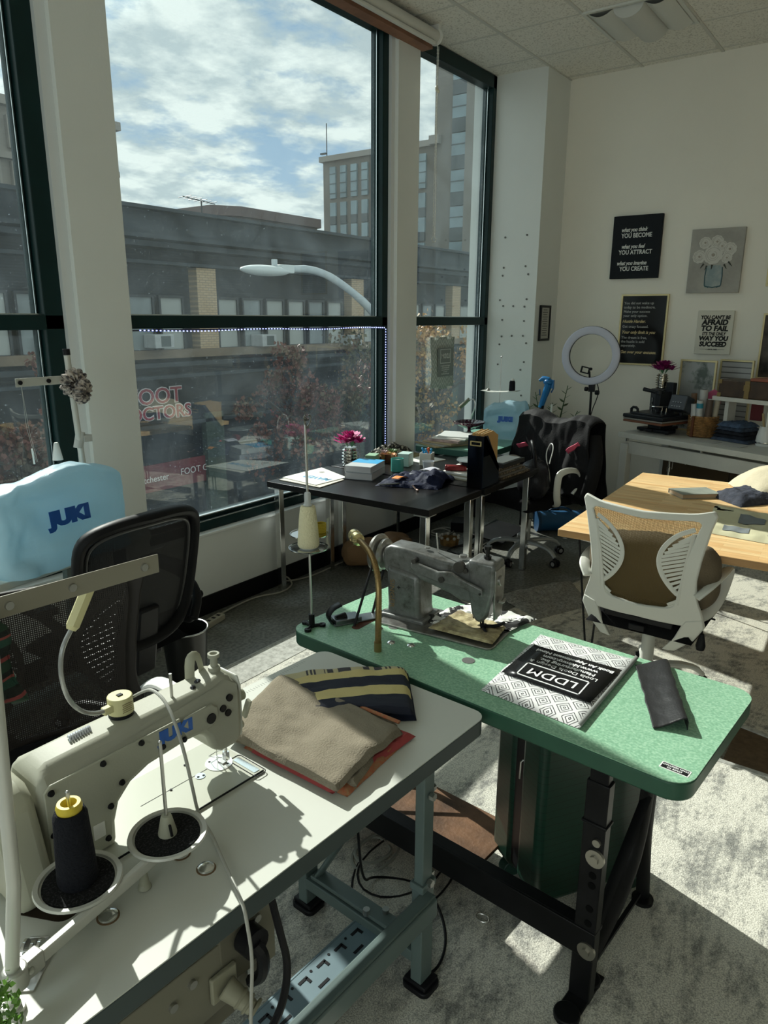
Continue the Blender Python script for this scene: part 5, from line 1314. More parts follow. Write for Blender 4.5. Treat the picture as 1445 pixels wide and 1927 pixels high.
def cover(name, label, loc, rz, L_, W_, Hh, seed, logo, lsize, fold=.028):
    o = thing(name, label, 'machine cover', loc, rz)
    q = B()
    def f(u, v):
        a = 2 * PI * u
        ex = lambda t, p: math.copysign(abs(t) ** p, t)
        rr = 1.0 if v < .55 else math.cos((v - .55) / .45 * PI / 2) ** .55 if v < 1 else 0
        z = Hh * min(1, v / .55) * .80 if v < .55 else Hh * (.80 + .20 * math.sin((v - .55) / .45 * PI / 2))
        x = L_ / 2 * ex(math.cos(a), .38) * rr; y = W_ / 2 * ex(math.sin(a), .5) * rr * (1 - .25 * min(1, z / Hh))
        hz = 1 - .12 * max(0, -x / L_ * 2) * (z / Hh)
        n_ = fold * nz(x * 9, z * 7, seed + y * 3) + fold * .4 * nz(x * 26, z * 20, seed + 5)
        return Vector((x * (1 + n_ * 1.2) , y + n_ * (1.2 if abs(y) > .02 else .3), z * hz + n_ * (.6 if v > .3 else 0) + .001))
    q.grid(f, 72, 34); bmesh.ops.remove_doubles(q.bm, verts=q.bm.verts, dist=.0006)
    q.ob('cover', blue_cover, o, ang=2.5)
    text_ob('logo', 'JUKI', lsize, blue_logo, o, frame3(logo, (1, 0, 0), (0, .12, 1)), bold=.006, sx=1.3, ext=.0012)
    return o
cover('machine_cover', 'large light blue nylon cover with blue logo beside the white window pier', (1.50, 2.74, .777), R(8), .60, .26, .365, 2.0, (-.045, -.150, .205), .075)
# window-side thread stand with scrunchie
ts2 = thing('thread_stand', 'tall thread stand with patterned scrunchies in front of the white window pier', 'thread stand', (1.76, 2.93, .775))
q = B(); q.tube([(.02, 0, 0), (-.012, -.01, .40), (-.035, -.02, .80)], .013, 14); q.ob('pole', sil, ts2)
q = B(); q.cyl((-.035, -.02, .80), (-.036, -.02, .825), .015, seg=16); q.ob('end_cap', blk_pl, ts2)
q = B(); q.box((-.155, -.03, .700), (.235, .003, .034)); q.ob('upper_arm', M('pale_arm', (.55, .55, .50), .35, .2), ts2, bevel=.001)
q = B()
for x_ in (-.255, -.135): q.cyl((x_, -.032, .700), (x_, -.037, .700), .009, seg=16)
q.ob('thread_guide', blk_pl, ts2)
q = B(); q.cyl((-.02, -.005, .40), (-.0, -.005, .47), .02, seg=16); q.box((.02, -.01, .44), (.04, .035, .03)); q.ob('pole_joint', M('joint_clear', (.5, .5, .47), .3), ts2, bevel=.002)
q = B(); q.tube([(-.255, -.04, .69), (-.24, -.03, .50), (-.215, -.02, .37)], .0006, 4); q.tube([(-.255, -.04, .69), (-.25, -.03, .52), (-.22, -.02, .37)], .0006, 4); q.ob('thread', M('thread_line', (.6, .6, .55), .6), ts2)
q = B(); q.cyl((-.22, -.0, .36), (-.222, 0, .425), .004, seg=8); q.lathe([(.022, 0), (.010, .07), (.007, .075), (0, .075)], (-.115, 0, .362), 18); q.ob('cone_holder', white_pl, ts2)
scm = M('floral_scrunchie', (.55, .48, .42), .9, col2=(.05, .045, .05), vscale=60, lo=.42, hi=.58)
for k, (x_, y_, z_, r_, s_) in enumerate(((1.735, 2.895, 1.46, .034, .026), (1.752, 2.865, 1.425, .028, .024))):
    q = B()
    def to(u, v):
        a, b_ = 2 * PI * u, 2 * PI * v; rr = s_ * (1 + .25 * math.sin(13 * a + k)) ; return Vector(((r_ + rr * math.cos(b_)) * math.cos(a), rr * .9 * math.sin(b_), (r_ + rr * math.cos(b_)) * math.sin(a)))
    q.grid(to, 60, 14); bmesh.ops.remove_doubles(q.bm, verts=q.bm.verts, dist=.0003)
    tag(q.ob('scrunchie', scm, loc=(x_, y_, z_), rot=(.2, 0, .5 * k)), ('large patterned scrunchie, the upper of two on the pole by the window pier', 'smaller patterned scrunchie, the lower of two on the pole by the window pier')[k], 'scrunchie')

# ------------------------------------------------------------------ black desks
dk_top = M('black_desk_top', (.009, .0085, .0085), .3, var=.2, vscale=3)
def desk(label, loc, rz, w, d):
    o = thing('desk', label, 'desk', loc, rz)
    q = B(); q.box((d / 2, -w / 2, .716), (d, w, .038)); q.ob('desktop', dk_top, o, bevel=.002)
    for x_ in (.05, d - .05):
        for y_ in (-.055, -w + .055):
            q = B(); q.box((x_, y_, .349), (.042, .042, .696)); q.ob('leg', chrome, o, bevel=.003)
            q = B(); q.box((x_, y_, .692), (.09, .09, .008)); q.ob('leg_plate', steel, o)
    return o
desk('black topped desk with chrome legs nearest the camera by the wide window', (3.155, 3.21, 0), R(.8), 1.2, .60)
desk('black topped desk with chrome legs standing behind the first, holding the file box', (3.775, 3.205, 0), R(.8), 1.2, .78)

# green table by the narrow window
g3 = thing('sewing_table', 'small green topped sewing table against the narrow right window', 'table', (5.17, 2.80, 0), R(2))
q = B(); q.prism(rrect(1.05, .62, .04, 5), .002, Matrix.Translation((0, 0, .773))); q.ob('worktop', M('green_top_far', (.16, .34, .26), .35), g3)
q = B(); q.prism(rrect(1.05, .62, .04, 5), .045, Matrix.Translation((0, 0, .728))); q.ob('edge_banding', M('green_edge_far', (.035, .11, .09), .4), g3, bevel=.003)
for x_ in (-.42, .42):
    for y_ in (-.23, .23):
        q = B(); q.box((x_, y_, .364), (.05, .04, .728)); q.ob('leg', blk_met, g3, bevel=.003)

# ------------------------------------------------------------------ butcher block table
def butcher():
    m, N, L, b = nodes_of('butcher_block')
    t = N.new('ShaderNodeTexCoord'); k = N.new('ShaderNodeTexBrick'); mp = N.new('ShaderNodeMapping')
    L.new(t.outputs['Object'], mp.inputs[0]); mp.inputs['Rotation'].default_value = (0, 0, PI / 2)
    L.new(mp.outputs[0], k.inputs['Vector'])
    k.inputs['Scale'].default_value = 1; k.inputs['Brick Width'].default_value = .42; k.inputs['Row Height'].default_value = .038; k.inputs['Mortar Size'].default_value = .0004; k.offset = .37
    k.inputs['Color1'].default_value = (.74, .45, .20, 1); k.inputs['Color2'].default_value = (.88, .64, .34, 1); k.inputs['Mortar'].default_value = (.45, .26, .11, 1); k.inputs['Bias'].default_value = .1
    n = N.new('ShaderNodeTexNoise'); n.inputs['Scale'].default_value = 6; n.inputs['Detail'].default_value = 7
    m2 = N.new('ShaderNodeMapping'); m2.inputs['Scale'].default_value = (9, 1, 9); L.new(t.outputs['Object'], m2.inputs[0]); L.new(m2.outputs[0], n.inputs['Vector'])
    r = ramp(N, [(.3, (.80, .78, .74)), (.7, (1.08, 1.06, 1.04))]); L.new(n.outputs['Fac'], r.inputs[0])
    mx = N.new('ShaderNodeMixRGB'); mx.blend_type = 'MULTIPLY'; mx.inputs[0].default_value = 1; L.new(k.outputs['Color'], mx.inputs[1]); L.new(r.outputs[0], mx.inputs[2]); L.new(mx.outputs[0], b.inputs['Base Color'])
    b.inputs['Roughness'].default_value = .42
    return m
bt_ = thing('work_table', 'butcher block work table on thin black hairpin legs', 'table', (3.18, 1.262, 0), R(3))
q = B(); q.box((.79, -.70, .742), (1.58, 1.44, .036)); q.bm.transform(Matrix.Translation((0, 0, 0))); q.ob('tabletop', butcher(), bt_, bevel=.003)
for (x_, y_) in ((.10, -.12), (.10, -1.28), (1.46, -.12), (1.46, -1.28)):
    q = B(); q.tube([(x_ - .05, y_ + .05, .724), (x_ + .015, y_ - .02, .012), (x_ + .03, y_ - .035, .008), (x_ + .045, y_ - .02, .012), (x_ + .06, y_ - .05, .724)], .0055, 8, smooth=0); q.box((x_, y_, .721), (.14, .14, .004)); q.ob('hairpin_leg', blk_met, bt_)
# book, jeans, pillow, fabric on it
bk = thing('book', 'grey hardback book lying on the butcher block table', 'book', (4.29, .93, .7605), R(-47))
q = B(); q.box((0, 0, .013), (.225, .155, .020)); q.ob('pages', M('book_pages', (.45, .33, .22), .8), bk)
q = B(); q.box((0, 0, .0015), (.232, .160, .003)); q.box((0, 0, .0255), (.232, .160, .003)); q.box((0, .079, .0135), (.232, .003, .026)); q.ob('cover', M('book_grey', (.26, .28, .24), .6, var=.12, vscale=14), bk, bevel=.001)
q = slab([(4.32, .85), (4.15, .66), (4.40, .50), (4.60, .72)], .055, 24, 24, .35, .012, 8, 4, z=.761)
tag(q.ob('folded_jeans', M('dark_denim', (.035, .04, .06), .85, var=.3, vscale=40, bump=.3, bscale=120)), 'folded dark jeans on the butcher block table beside the grey book', 'jeans')
q = slab([(4.72, .84), (4.35, .62), (4.55, .15), (4.98, .42)], .16, 30, 30, .5, .012, 5, 8, z=.765, p=2.2)
tag(q.ob('pillow', M('cream_canvas', (.60, .53, .38), .9, var=.08, vscale=5, bump=.25, bscale=90)), 'cream canvas pillow lying on the butcher block table beside dark jeans', 'pillow')
sq = M('patchwork_cream', (.56, .53, .35), .85, bump=.1)
fb = thing('fabric_piece', 'cream and grey printed fabric draped over the butcher block table', 'fabric', (3.70, .52, .762))
q = slab([(-.16, .19), (-.20, -.25), (.33, -.22), (.42, .26)], .010, 36, 30, .06, .014, 4, 3, z=0, droop=lambda u, v: .018 * math.sin(PI * v) * u); q.ob('cloth', sq, fb)
def fabp(u, v):
    a, b_, c, d = Vector((-.16, .19)), Vector((-.20, -.25)), Vector((.33, -.22)), Vector((.42, .26))
    return (a * (1 - u) + b_ * u) * (1 - v) + (d * (1 - u) + c * u) * v
for k, (u0, u1, v0, v1) in enumerate(((.30, .56, .42, .66), (.18, .44, .10, .25), (.75, .98, .40, .66), (.62, .85, .12, .3))):
    q = B()
    def pf(u, v):
        uu, vv = u0 + (u1 - u0) * u, v0 + (v1 - v0) * v; p = fabp(uu, vv)
        return Vector((p.x, p.y, .0125 + .014 * (nz(uu * 4, vv * 4, 3) + .5 * nz(uu * 9.2, vv * 9.2, 6)) + .018 * math.sin(PI * vv) * uu))
    q.grid(pf, 14, 12); q.ob('printed_square', M('print_grey', (.16, .18, .19), .85), fb)

# ------------------------------------------------------------------ swivel chair with jacket, far end
oc = thing('office_chair', 'white armed office chair buried under a black jacket by the corner', 'chair', (4.80, 2.18, 0), R(160))
chair_base(oc, white_pl, M('grey_white_metal', (.42, .44, .44), .35, .3))
q = slab([(-.22, -.235), (.25, -.24), (.25, .24), (-.22, .235)], .075, 20, 20, .22, .003, 5, 3, z=.43); q.ob('seat', seat_blk, oc)
q = B(); q.prism(rrect(.48, .50, .09, 6, 0, .76), .03, YZ(-.27)); q.ob('backrest', seat_blk, oc, bevel=.01)
for s_ in (-1, 1):
    q = B(); q.tube([(-.05, s_ * .20, .43), (.0, s_ * .29, .46), (.035, s_ * .30, .54), (.03, s_ * .30, .665), (.0, s_ * .30, .70), (-.10, s_ * .30, .71), (-.19, s_ * .30, .68), (-.21, s_ * .29, .60), (-.16, s_ * .27, .52)], .020, 10, smooth=2, flat=(1.2, .55)); q.ob('armrest', chair_white, oc)
blkj = M('black_jacket', (.008, .008, .009), .75, bump=.2, bscale=90)
jk = thing('jacket', 'black jacket with pink trim draped over the far office chair', 'jacket', (4.80, 2.18, 0), R(160))
q = B()
def jf(u, v):
    y = (u - .5) * .70; s_ = v * 1.25                 # drape length from back bottom, over top, to front bottom
    top_z = 1.03 - .45 * max(0, abs(y) - .24) - .03 * math.cos(y * 9)
    if s_ < .62: x = -.345 - .03 * (1 - s_ / .62); z = top_z - (.62 - s_)
    elif s_ < .72:
        a = (s_ - .62) / .10 * PI; x = -.285 - .06 * math.cos(a); z = top_z + .025 * math.sin(a)
    else: x = -.225 + .07 * (s_ - .72) + .02; z = top_z - (s_ - .72)
    f_ = .035 * nz(y * 7, s_ * 4, 1.5) + .015 * nz(y * 19, s_ * 8, 3)
    spread = 1 + .25 * max(0, top_z - z)
    return Vector((x + f_, y * spread, z + .02 * nz(y * 9, s_ * 3, 7)))
q.grid(jf, 60, 70); q.ob('jacket_body', blkj, jk, solid=.006)
pk = M('pink_trim', (.62, .09, .16), .7)
for s_ in (-1, 1):
    q = B(); q.grid(lambda u, v: Vector((-.170 + .03 * v + .01 * math.sin(u * 6), s_ * (.20 + .10 * u), .80 + .10 * u * (s_ > 0) - .03 * u + .03 * v)), 12, 4); q.ob('pink_panel', pk, jk, solid=.006)
q = B()
for s_ in (-1, 1): q.tube([(-.28, s_ * .33, .93), (-.24, s_ * .40, .80), (-.20, s_ * .40, .62), (-.19, s_ * .37, .50)], .05, 12, smooth=2, flat=(1, .7))
q.ob('sleeve', blkj, jk)
bg_ = thing('handbag', 'black leather bag with white cord slumped on the far office chair', 'bag', (4.70, 2.10, .50), R(30))
q = B(); q.sph((0, 0, .12), .19, 26, (1.1, .6, .75)); 
for v in q.bm.verts: v.co += Vector((nz(v.co.x * 9, v.co.y * 9, v.co.z * 9), nz(v.co.x * 9, v.co.y * 9, v.co.z * 9 + 5), nz(v.co.x * 9 + 3, v.co.y * 9, v.co.z * 9))) * .03; v.co.z = max(v.co.z, .005)
q.ob('bag_body', M('black_leather_bag', (.015, .015, .018), .3, bump=.2, bscale=60), bg_)
q = B(); q.tube([(-.12, 0, .20), (-.14, .02, .34), (-.05, .04, .42), (.05, .02, .36), (.08, 0, .22)], .012, 8, smooth=2); q.ob('handle', blk_pl, bg_)
q = B(); q.tube([(.0, -.10, .24), (.03, -.13, .36), (.09, -.11, .38), (.12, -.08, .28), (.06, -.12, .14), (.10, -.12, .04)], .004, 6, smooth=3); q.ob('cord', white_pl, bg_)
bd = thing('tool_case', 'blue rolled bag lying on the floor under the far chair', 'bag', (5.62, 2.26, 0), R(-50))
q = B(); q.cyl((-.19, 0, .085), (.19, 0, .085), .085, seg=24); q.ob('body', M('blue_nylon', (.01, .085, .20), .5, bump=.2, bscale=60), bd, bevel=.015)
q = B(); q.cyl((-.20, 0, .085), (-.175, 0, .085), .09, seg=24); q.cyl((.175, 0, .085), (.20, 0, .085), .09, seg=24); q.tube([(-.1, 0, .17), (-.05, 0, .2), (.05, 0, .2), (.1, 0, .17)], .008, 8, smooth=1); q.ob('end_cap', M('blue_dark', (.008, .05, .12), .5), bd)
# ================================================================== things on and under the black desks
papr = M('paper_white', (.78, .78, .73), .6); kraft = M('kraft_tan', (.44, .35, .20), .7)
navy = M('navy_fabric', (.006, .010, .035), .7, bump=.25, bscale=90)
def sheet(name, label, cat, pts, z, h, mat, group=None, side=None):
    o = thing(name, label, cat, (sum(p[0] for p in pts) / 4, sum(p[1] for p in pts) / 4, z), group=group)
    q = B(); q.prism([(p[0] - o.location.x, p[1] - o.location.y) for p in pts], h); q.ob('sheet', mat, o)
    return o
sheet('envelope', 'large cream envelope under the blue printed sheet at the corner of the near desk', 'envelope', [(3.225, 3.17), (3.215, 2.82), (3.47, 2.84), (3.50, 3.16)], .7365, .004, M('paper_cream', (.74, .70, .60), .6))
sh = sheet('flyer', 'white sheet with blue capital letters on top of the envelope on the near desk', 'paper', [(3.27, 3.185), (3.235, 2.87), (3.52, 2.86), (3.66, 3.19)], .7425, .002, papr)
text_ob('blue_lettering', 'MAVER', .085, M('letter_blue', (.12, .38, .62), .5), sh, frame3((-.03, -.03, .0025), (0, 1, 0), (-1, 0, 0)), bold=.002, sx=.8, ext=.0001)
q = B(); q.cyl((.12, .06, .0022), (.12, .06, .003), .018, seg=20); q.ob('stamp_mark', M('stamp_grey', (.35, .33, .30), .6), sh)
def book(label, loc, rz, d, cov, band=None):
    o = thing('book', label, 'book', loc, rz)
    q = B(); q.box((0, 0, d[2] / 2), (d[0] - .006, d[1] - .006, d[2] - .006)); q.ob('pages', M('pages_pale', (.48, .48, .50), .8), o)
    q = B(); q.box((0, 0, .0015), (d[0], d[1], .003)); q.box((0, 0, d[2] - .0015), (d[0], d[1], .003)); q.box((0, d[1] / 2 - .0015, d[2] / 2), (d[0], .003, d[2])); q.ob('cover', cov, o, bevel=.001)
    if band: q = B(); q.box((d[0] * .22, 0, d[2] + .0003), (d[0] * .54, d[1] - .001, .0008)); q.ob('cover_panel', band, o)
    return o
book('pale grey hardback book at the bottom of the pair of books on the near desk', (3.66, 2.815, .7362), R(18), (.27, .185, .045), M('cover_greyblue', (.30, .32, .36), .5))
book('hardback book with bright blue cover, on top of the pair on the near desk', (3.665, 2.82, .7816), R(16), (.265, .18, .040), M('cover_pale', (.52, .55, .56), .5), M('cover_skyblue', (.07, .42, .75), .4))
# mirrored vases with magenta flowers
mirror = M('mercury_glass', (.70, .68, .64), .06, 1.0, bump=.3, bscale=30)
def flower_vase(name, label, loc, sc=1.0, pet=(.55, .03, .22)):
    o = thing(name, label, 'vase', loc)
    q = B(); prof = [(0, .0)]
    for k in range(25): prof.append((sc * (.046 + .010 * math.sin(k * 1.57) + .006 * math.sin(k / 24 * PI)), sc * .13 * k / 24))
    prof += [(sc * .043, sc * .13), (0, sc * .12)]
    q.lathe(prof, seg=36); q.ob('vase_body', mirror, o)
    random.seed(int(loc[0] * 100))
    for k, (dx, dy, dz, r_) in enumerate(((0, 0, .185, .056), (.055, .01, .165, .046), (-.055, .012, .160, .046), (.01, -.052, .160, .046), (.0, .055, .168, .044), (-.02, -.02, .21, .040))):
        q = B()
        for j in range(16):
            a = j * 2.4; rr = r_ * (.25 + .75 * j / 16); tl = .10 + .95 * j / 16
            c = Vector((math.cos(a) * rr * .55, math.sin(a) * rr * .55, r_ * .5 * (1 - j / 16)))
            m_ = Matrix.Translation(c) @ Matrix.Rotation(a, 4, 'Z') @ Matrix.Rotation(tl, 4, 'Y')
            V = [[q.bm.verts.new(m_ @ Vector(((.18 * (u - 1)) * rr + .02 * r_ * 0, (v - 1) * rr * .48 * (1 - .25 * abs(u - 1)), (u) * rr * .75 - .25 * rr * abs(v - 1)))) for v in range(3)] for u in range(3)]
            for u in range(2):
                for v in range(2): q.bm.faces.new((V[u][v], V[u + 1][v], V[u + 1][v + 1], V[u][v + 1]))
        q.ob('flower', M('magenta_petal' if pet[0] > .5 else 'plum_petal', pet, .55, var=.35, vscale=30), o, loc=(dx * sc, dy * sc, dz * sc))
    q = B()
    for k in range(5):
        a = k * 1.3 + .4; q.grid(lambda u, v: Vector((math.cos(a) * (.02 + .05 * u) * sc - math.sin(a) * (v - .5) * .03 * math.sin(PI * u) * sc, math.sin(a) * (.02 + .05 * u) * sc + math.cos(a) * (v - .5) * .03 * math.sin(PI * u) * sc, (.13 + .05 * math.sin(u * 2)) * sc)), 6, 3)
    q.ob('leaves', M('flower_leaf', (.10, .25, .12), .6), o, solid=.001)
    return o
flower_vase('flower_vase', 'ribbed mirrored vase of magenta flowers on the near black desk', (3.86, 3.10, .7362))
random.seed(5)
bxg = M('mint_green', (.28, .46, .30), .6)
q = B(); q.box((0, 0, .032), (.10, .075, .064)); tag(q.ob('small_box', bxg, loc=(4.02, 3.03, .7362), rz=R(20), bevel=.002), 'small pale green box between the mirrored vase and the copper pot', 'box')
cp = thing('succulent_pot', 'copper pot of succulents behind the blue book', 'plant pot', (4.12, 2.96, .7362))
q = B(); q.lathe([(0, 0), (.046, 0), (.052, .02), (.056, .05), (.060, .064), (.056, .064), (.050, .055), (0, .055)], seg=24, wob=lambda a, z: 1 + .03 * math.sin(12 * a)); q.ob('pot', M('copper', (.78, .36, .20), .25, 1.0, bump=.2, bscale=30), cp)
for (dx, dy, r_, c_, nm) in ((-.022, .02, .042, (.40, .28, .27), 'pink'), (.028, -.012, .052, (.10, .20, .06), 'green'), (-.03, -.025, .025, (.5, .32, .08), 'yel')):
    q = B()
    for j in range(22):
        a = j * 2.4; t = .3 + j / 22 * 1.0; L_ = r_ * (.5 + .5 * j / 22)
        dvec = Vector((math.cos(a) * math.sin(t), math.sin(a) * math.sin(t), math.cos(t)))
        q.cyl((0, 0, .0), tuple(dvec * L_ * .6), .004, .0065, 6); q.cyl(tuple(dvec * L_ * .6), tuple(dvec * L_), .0065, .0006, 6)
    q.ob('succulent', M('succ_' + nm, c_, .5, var=.2, vscale=20), cp, loc=(dx, dy, .068))
cd = thing('candle', 'teal glass candle jar beside the blue book', 'candle', (3.90, 2.73, .7362))
q = B(); q.lathe([(0, 0), (.040, 0), (.043, .004), (.043, .088), (.0405, .088), (.0405, .074), (0, .074)], seg=32); q.ob('jar', M('teal_glass', (.07, .34, .30), .15, var=.08, vscale=5), cd)
q = B(); q.cyl((0, 0, .070), (0, 0, .076), .039, seg=28); q.cyl((0, 0, .076), (0, 0, .084), .001, seg=5); q.ob('wax', M('wax_pale', (.55, .68, .64), .4), cd)
q = B(); q.box((0, 0, .045), (.10, .08, .09)); tag(q.ob('small_box', M('pale_teal_box', (.46, .62, .58), .5), loc=(4.10, 2.80, .7362), rz=R(15), bevel=.002), 'small pale teal box behind the candle jar', 'box')
pc = thing('pen_cup', 'white square cup of blue and orange clips beside the pale teal box', 'pen cup', (4.22, 2.70, .7362), R(15))
q = B(); q.ring(rrect(.09, .085, .008), rrect(.082, .077, .006), .085); q.prism(rrect(.088, .083, .006), .004); q.ob('cup', M('cup_white', (.62, .62, .58), .5), pc)
for k in range(6):
    q = B(); q.cyl((0, 0, 0), (.012 * math.cos(k * 2), .02 * math.sin(k * 2), .05), .006, seg=8); q.sph((.012 * math.cos(k * 2), .02 * math.sin(k * 2), .053), .009, 8)
    q.ob('clip', M('clip_blue', (.02, .28, .55), .4) if k % 3 else M('clip_orange', (.70, .12, .03), .4), pc, loc=(.022 * math.cos(k), .022 * math.sin(k), .055))
sheet('paper_sheet', 'white paper lying at the back of the far black desk', 'paper', [(4.28, 3.12), (4.22, 2.72), (4.44, 2.68), (4.53, 3.08)], .7362, .005, papr)
q = slab([(4.02, 3.13), (4.08, 3.00), (4.50, 2.98), (4.50, 3.16)], .085, 40, 20, .4, .03, 8, 2, z=.7362)
tag(q.ob('fabric_piece', M('zebra_scrunch', (.42, .40, .34), .8, col2=(.015, .015, .014), vscale=26, lo=.50, hi=.54, bump=.2)), 'crumpled black and cream striped fabric at the window end of the desks', 'fabric')
q = slab([(4.06, 2.98), (4.18, 2.90), (4.50, 2.90), (4.50, 3.0)], .025, 30, 16, .3, .012, 8, 6, z=.7362)
tag(q.ob('fabric_piece', M('olive_cloth', (.30, .27, .16), .9)), 'flat olive cloth under the crumpled striped fabric', 'fabric')
# navy apron, tool and tags
ap = thing('apron', 'navy printed cloth bag with orange and red patches on the near desk', 'cloth bag', (3.66, 2.42, .737))
q = slab([(-.20, .17), (-.06, -.20), (.30, -.12), (.22, .24)], .035, 40, 34, .3, .022, 7, 5, z=0, droop=lambda u, v: .05 * max(0, 1 - ((u - .82) ** 2 + (v - .45) ** 2) * 9)); q.ob('cloth', navy, ap)
q = B(); q.grid(lambda u, v: Vector((-.12 + .07 * u, .10 - .05 * v - .02 * u, .042 + .01 * math.sin(u * 3))), 6, 6); q.ob('orange_patch', M('orange_patch', (.80, .24, .03), .6), ap, solid=.002)
q = B(); q.grid(lambda u, v: Vector((.10 + .10 * u, -.06 + .10 * v, .062 + .012 * math.sin(v * 3))), 6, 6); q.ob('white_tag', M('tag_white', (.6, .6, .68), .5), ap, solid=.002)
q = B(); q.grid(lambda u, v: Vector((.05 + .07 * u, -.085 + .06 * v, .060 + .008 * math.sin(v * 3))), 6, 6); q.ob('red_tag', M('tag_red', (.50, .03, .05), .5), ap, solid=.002)
for k in range(4): text_ob('white_print', '*', .05, M('print_pale', (.6, .62, .66), .6), ap, frame3((.0 + .05 * k, .03 - .06 * k, .058 + .004 * k), (1, 0, .1), (0, 1, 0)), ext=.001)
q = B(); q.tube([(3.445, 2.545, .752), (3.56, 2.44, .756), (3.66, 2.36, .775), (3.78, 2.33, .80), (3.82, 2.40, .80)], [.011, .010, .008, .012, .018], 10, smooth=2, flat=(1, .45))
tag(q.ob('seam_ripper_knife', M('tool_grey', (.07, .075, .075), .3, .3)), 'long black handled cutting tool lying over the navy cloth bag', 'tool')
q = B(); q.tube([(3.50, 2.30, .7385), (3.515, 2.32, .741), (3.52, 2.35, .760)], .0045, 8); q.sph((3.50, 2.30, .742), .008, 8); tag(q.ob('small_key', M('key_rose', (.40, .28, .24), .4, .6)), 'small brass key on the bare edge of the near black desk', 'key')
# magazine file
fh = thing('magazine_file', 'navy cardboard magazine file with brass label holder, full of tan folders', 'file box', (3.782, 2.075, .7362), R(3))
prof_ = [(0, 0), (.235, 0), (.235, .10), (.055, .318), (0, .318)]
q = B()
for y_ in (-.052, .049): q.prism(prof_, .003, XZ(y_))
q.box((.0015, 0, .159), (.003, .104, .318)); q.box((.1175, 0, .0015), (.235, .104, .003)); q.box((.2335, 0, .05), (.003, .104, .10)); q.ob('file_body', M('navy_card', (.008, .016, .034), .45), fh)
q = B(); q.ring(rrect(.075, .030, .004), rrect(.058, .016, .002), .003, Matrix(((0, 0, -1, 0), (1, 0, 0, 0), (0, 1, 0, .272), (0, 0, 0, 1)))); q.ob('label_holder', M('brass', (.72, .55, .25), .3, 1.0), fh)
for k in range(5):
    q = B(); q.prism([(.012, .01), (.225, .01), (.228, .30 + .006 * k), (.15, .335 + .004 * (k % 3)), (.02, .33)], .004, XZ(-.04 + .018 * k)); o = q.ob('folder', kraft if k % 2 else M('folder_orange', (.48, .30, .12), .7), fh)
# bowls, packets, papers beside the file
for k in range(4):
    sheet('paper_stack', None, 'papers', [(3.93, 2.42 - .01 * k), (3.91, 2.16), (4.22, 2.14 + .02 * k), (4.24, 2.44)], .7362 + .0105 * k, .010, papr if k % 2 else M('paper_dirty', (.40, .38, .28), .7), group='papers under the lidded bowl')['label'] = 'flat stack of papers under the lidded black bowl'
rp = B(); rp.cyl((-.07, 0, .02), (.07, 0, .02), .02, seg=14); rp.box((0, 0, .02), (.11, .042, .030)); tag(rp.ob('snack_packet', M('red_packet', (.22, .018, .018), .35, var=.3, vscale=30), loc=(3.975, 2.32, .779), rz=R(-60), bevel=.004), 'red packet squeezed under the lidded black bowl', 'packet')
bo = thing('food_bowl', 'round black bowl with clear white lid beside the navy magazine file', 'bowl', (4.06, 2.26, .779))
q = B(); q.lathe([(0, .02), (.060, .02), (.078, .055), (.084, .066), (.08, .066), (0, .060)], seg=36); q.ob('bowl', blk_pl, bo)
q = B(); q.lathe([(0, .078), (.062, .078), (.070, .074), (.090, .070), (.092, .064), (.088, .064), (0, .068)], seg=36); q.ob('lid', M('lid_white', (.62, .68, .68), .25), bo)
cu_ = thing('drinking_glass', 'small glass tumbler with white rim behind the navy cloth bag', 'glass', (4.02, 2.56, .7362))
q = B(); q.lathe([(0, 0), (.030, 0), (.040, .068), (.041, .072), (.038, .072), (.029, .006), (0, .006)], seg=30); q.ob('tumbler', M('tumbler_grey', (.45, .48, .52), .15), cu_)
for k in range(5):
    o = sheet('notebook', None, 'notebook', [(4.10 + .01 * k, 2.17), (4.08, 2.045 + .008 * k), (4.47 - .02 * k, 2.03 + .01 * k), (4.46 - .015 * k, 2.30)], .7362 + .0125 * k, .012, M('pattern_brown', (.30, .24, .16), .7, col2=(.06, .045, .03), vscale=50, lo=.45, hi=.55) if k % 2 == 0 else M('notebook_grey', (.14, .13, .12), .6))
    o['label'] = ('patterned brown notebook at the bottom of the stack behind the magazine file', 'grey notebook, second from the bottom behind the magazine file', 'patterned notebook in the middle of the stack behind the magazine file', 'grey notebook, second from the top behind the magazine file', 'patterned notebook near the top of the stack behind the magazine file')[k]
o = sheet('ring_binder', 'dark ring binder with pale lid on top of the notebooks behind the magazine file', 'binder', [(4.16, 2.18), (4.13, 2.06), (4.44, 2.06), (4.43, 2.26)], .80, .028, M('binder_dark', (.03, .03, .03), .5))
q = B(); q.box((0, 0, .0295), (.26, .12, .002)); q.ob('label_sheet', M('paper_pale', (.55, .56, .54), .6), o)
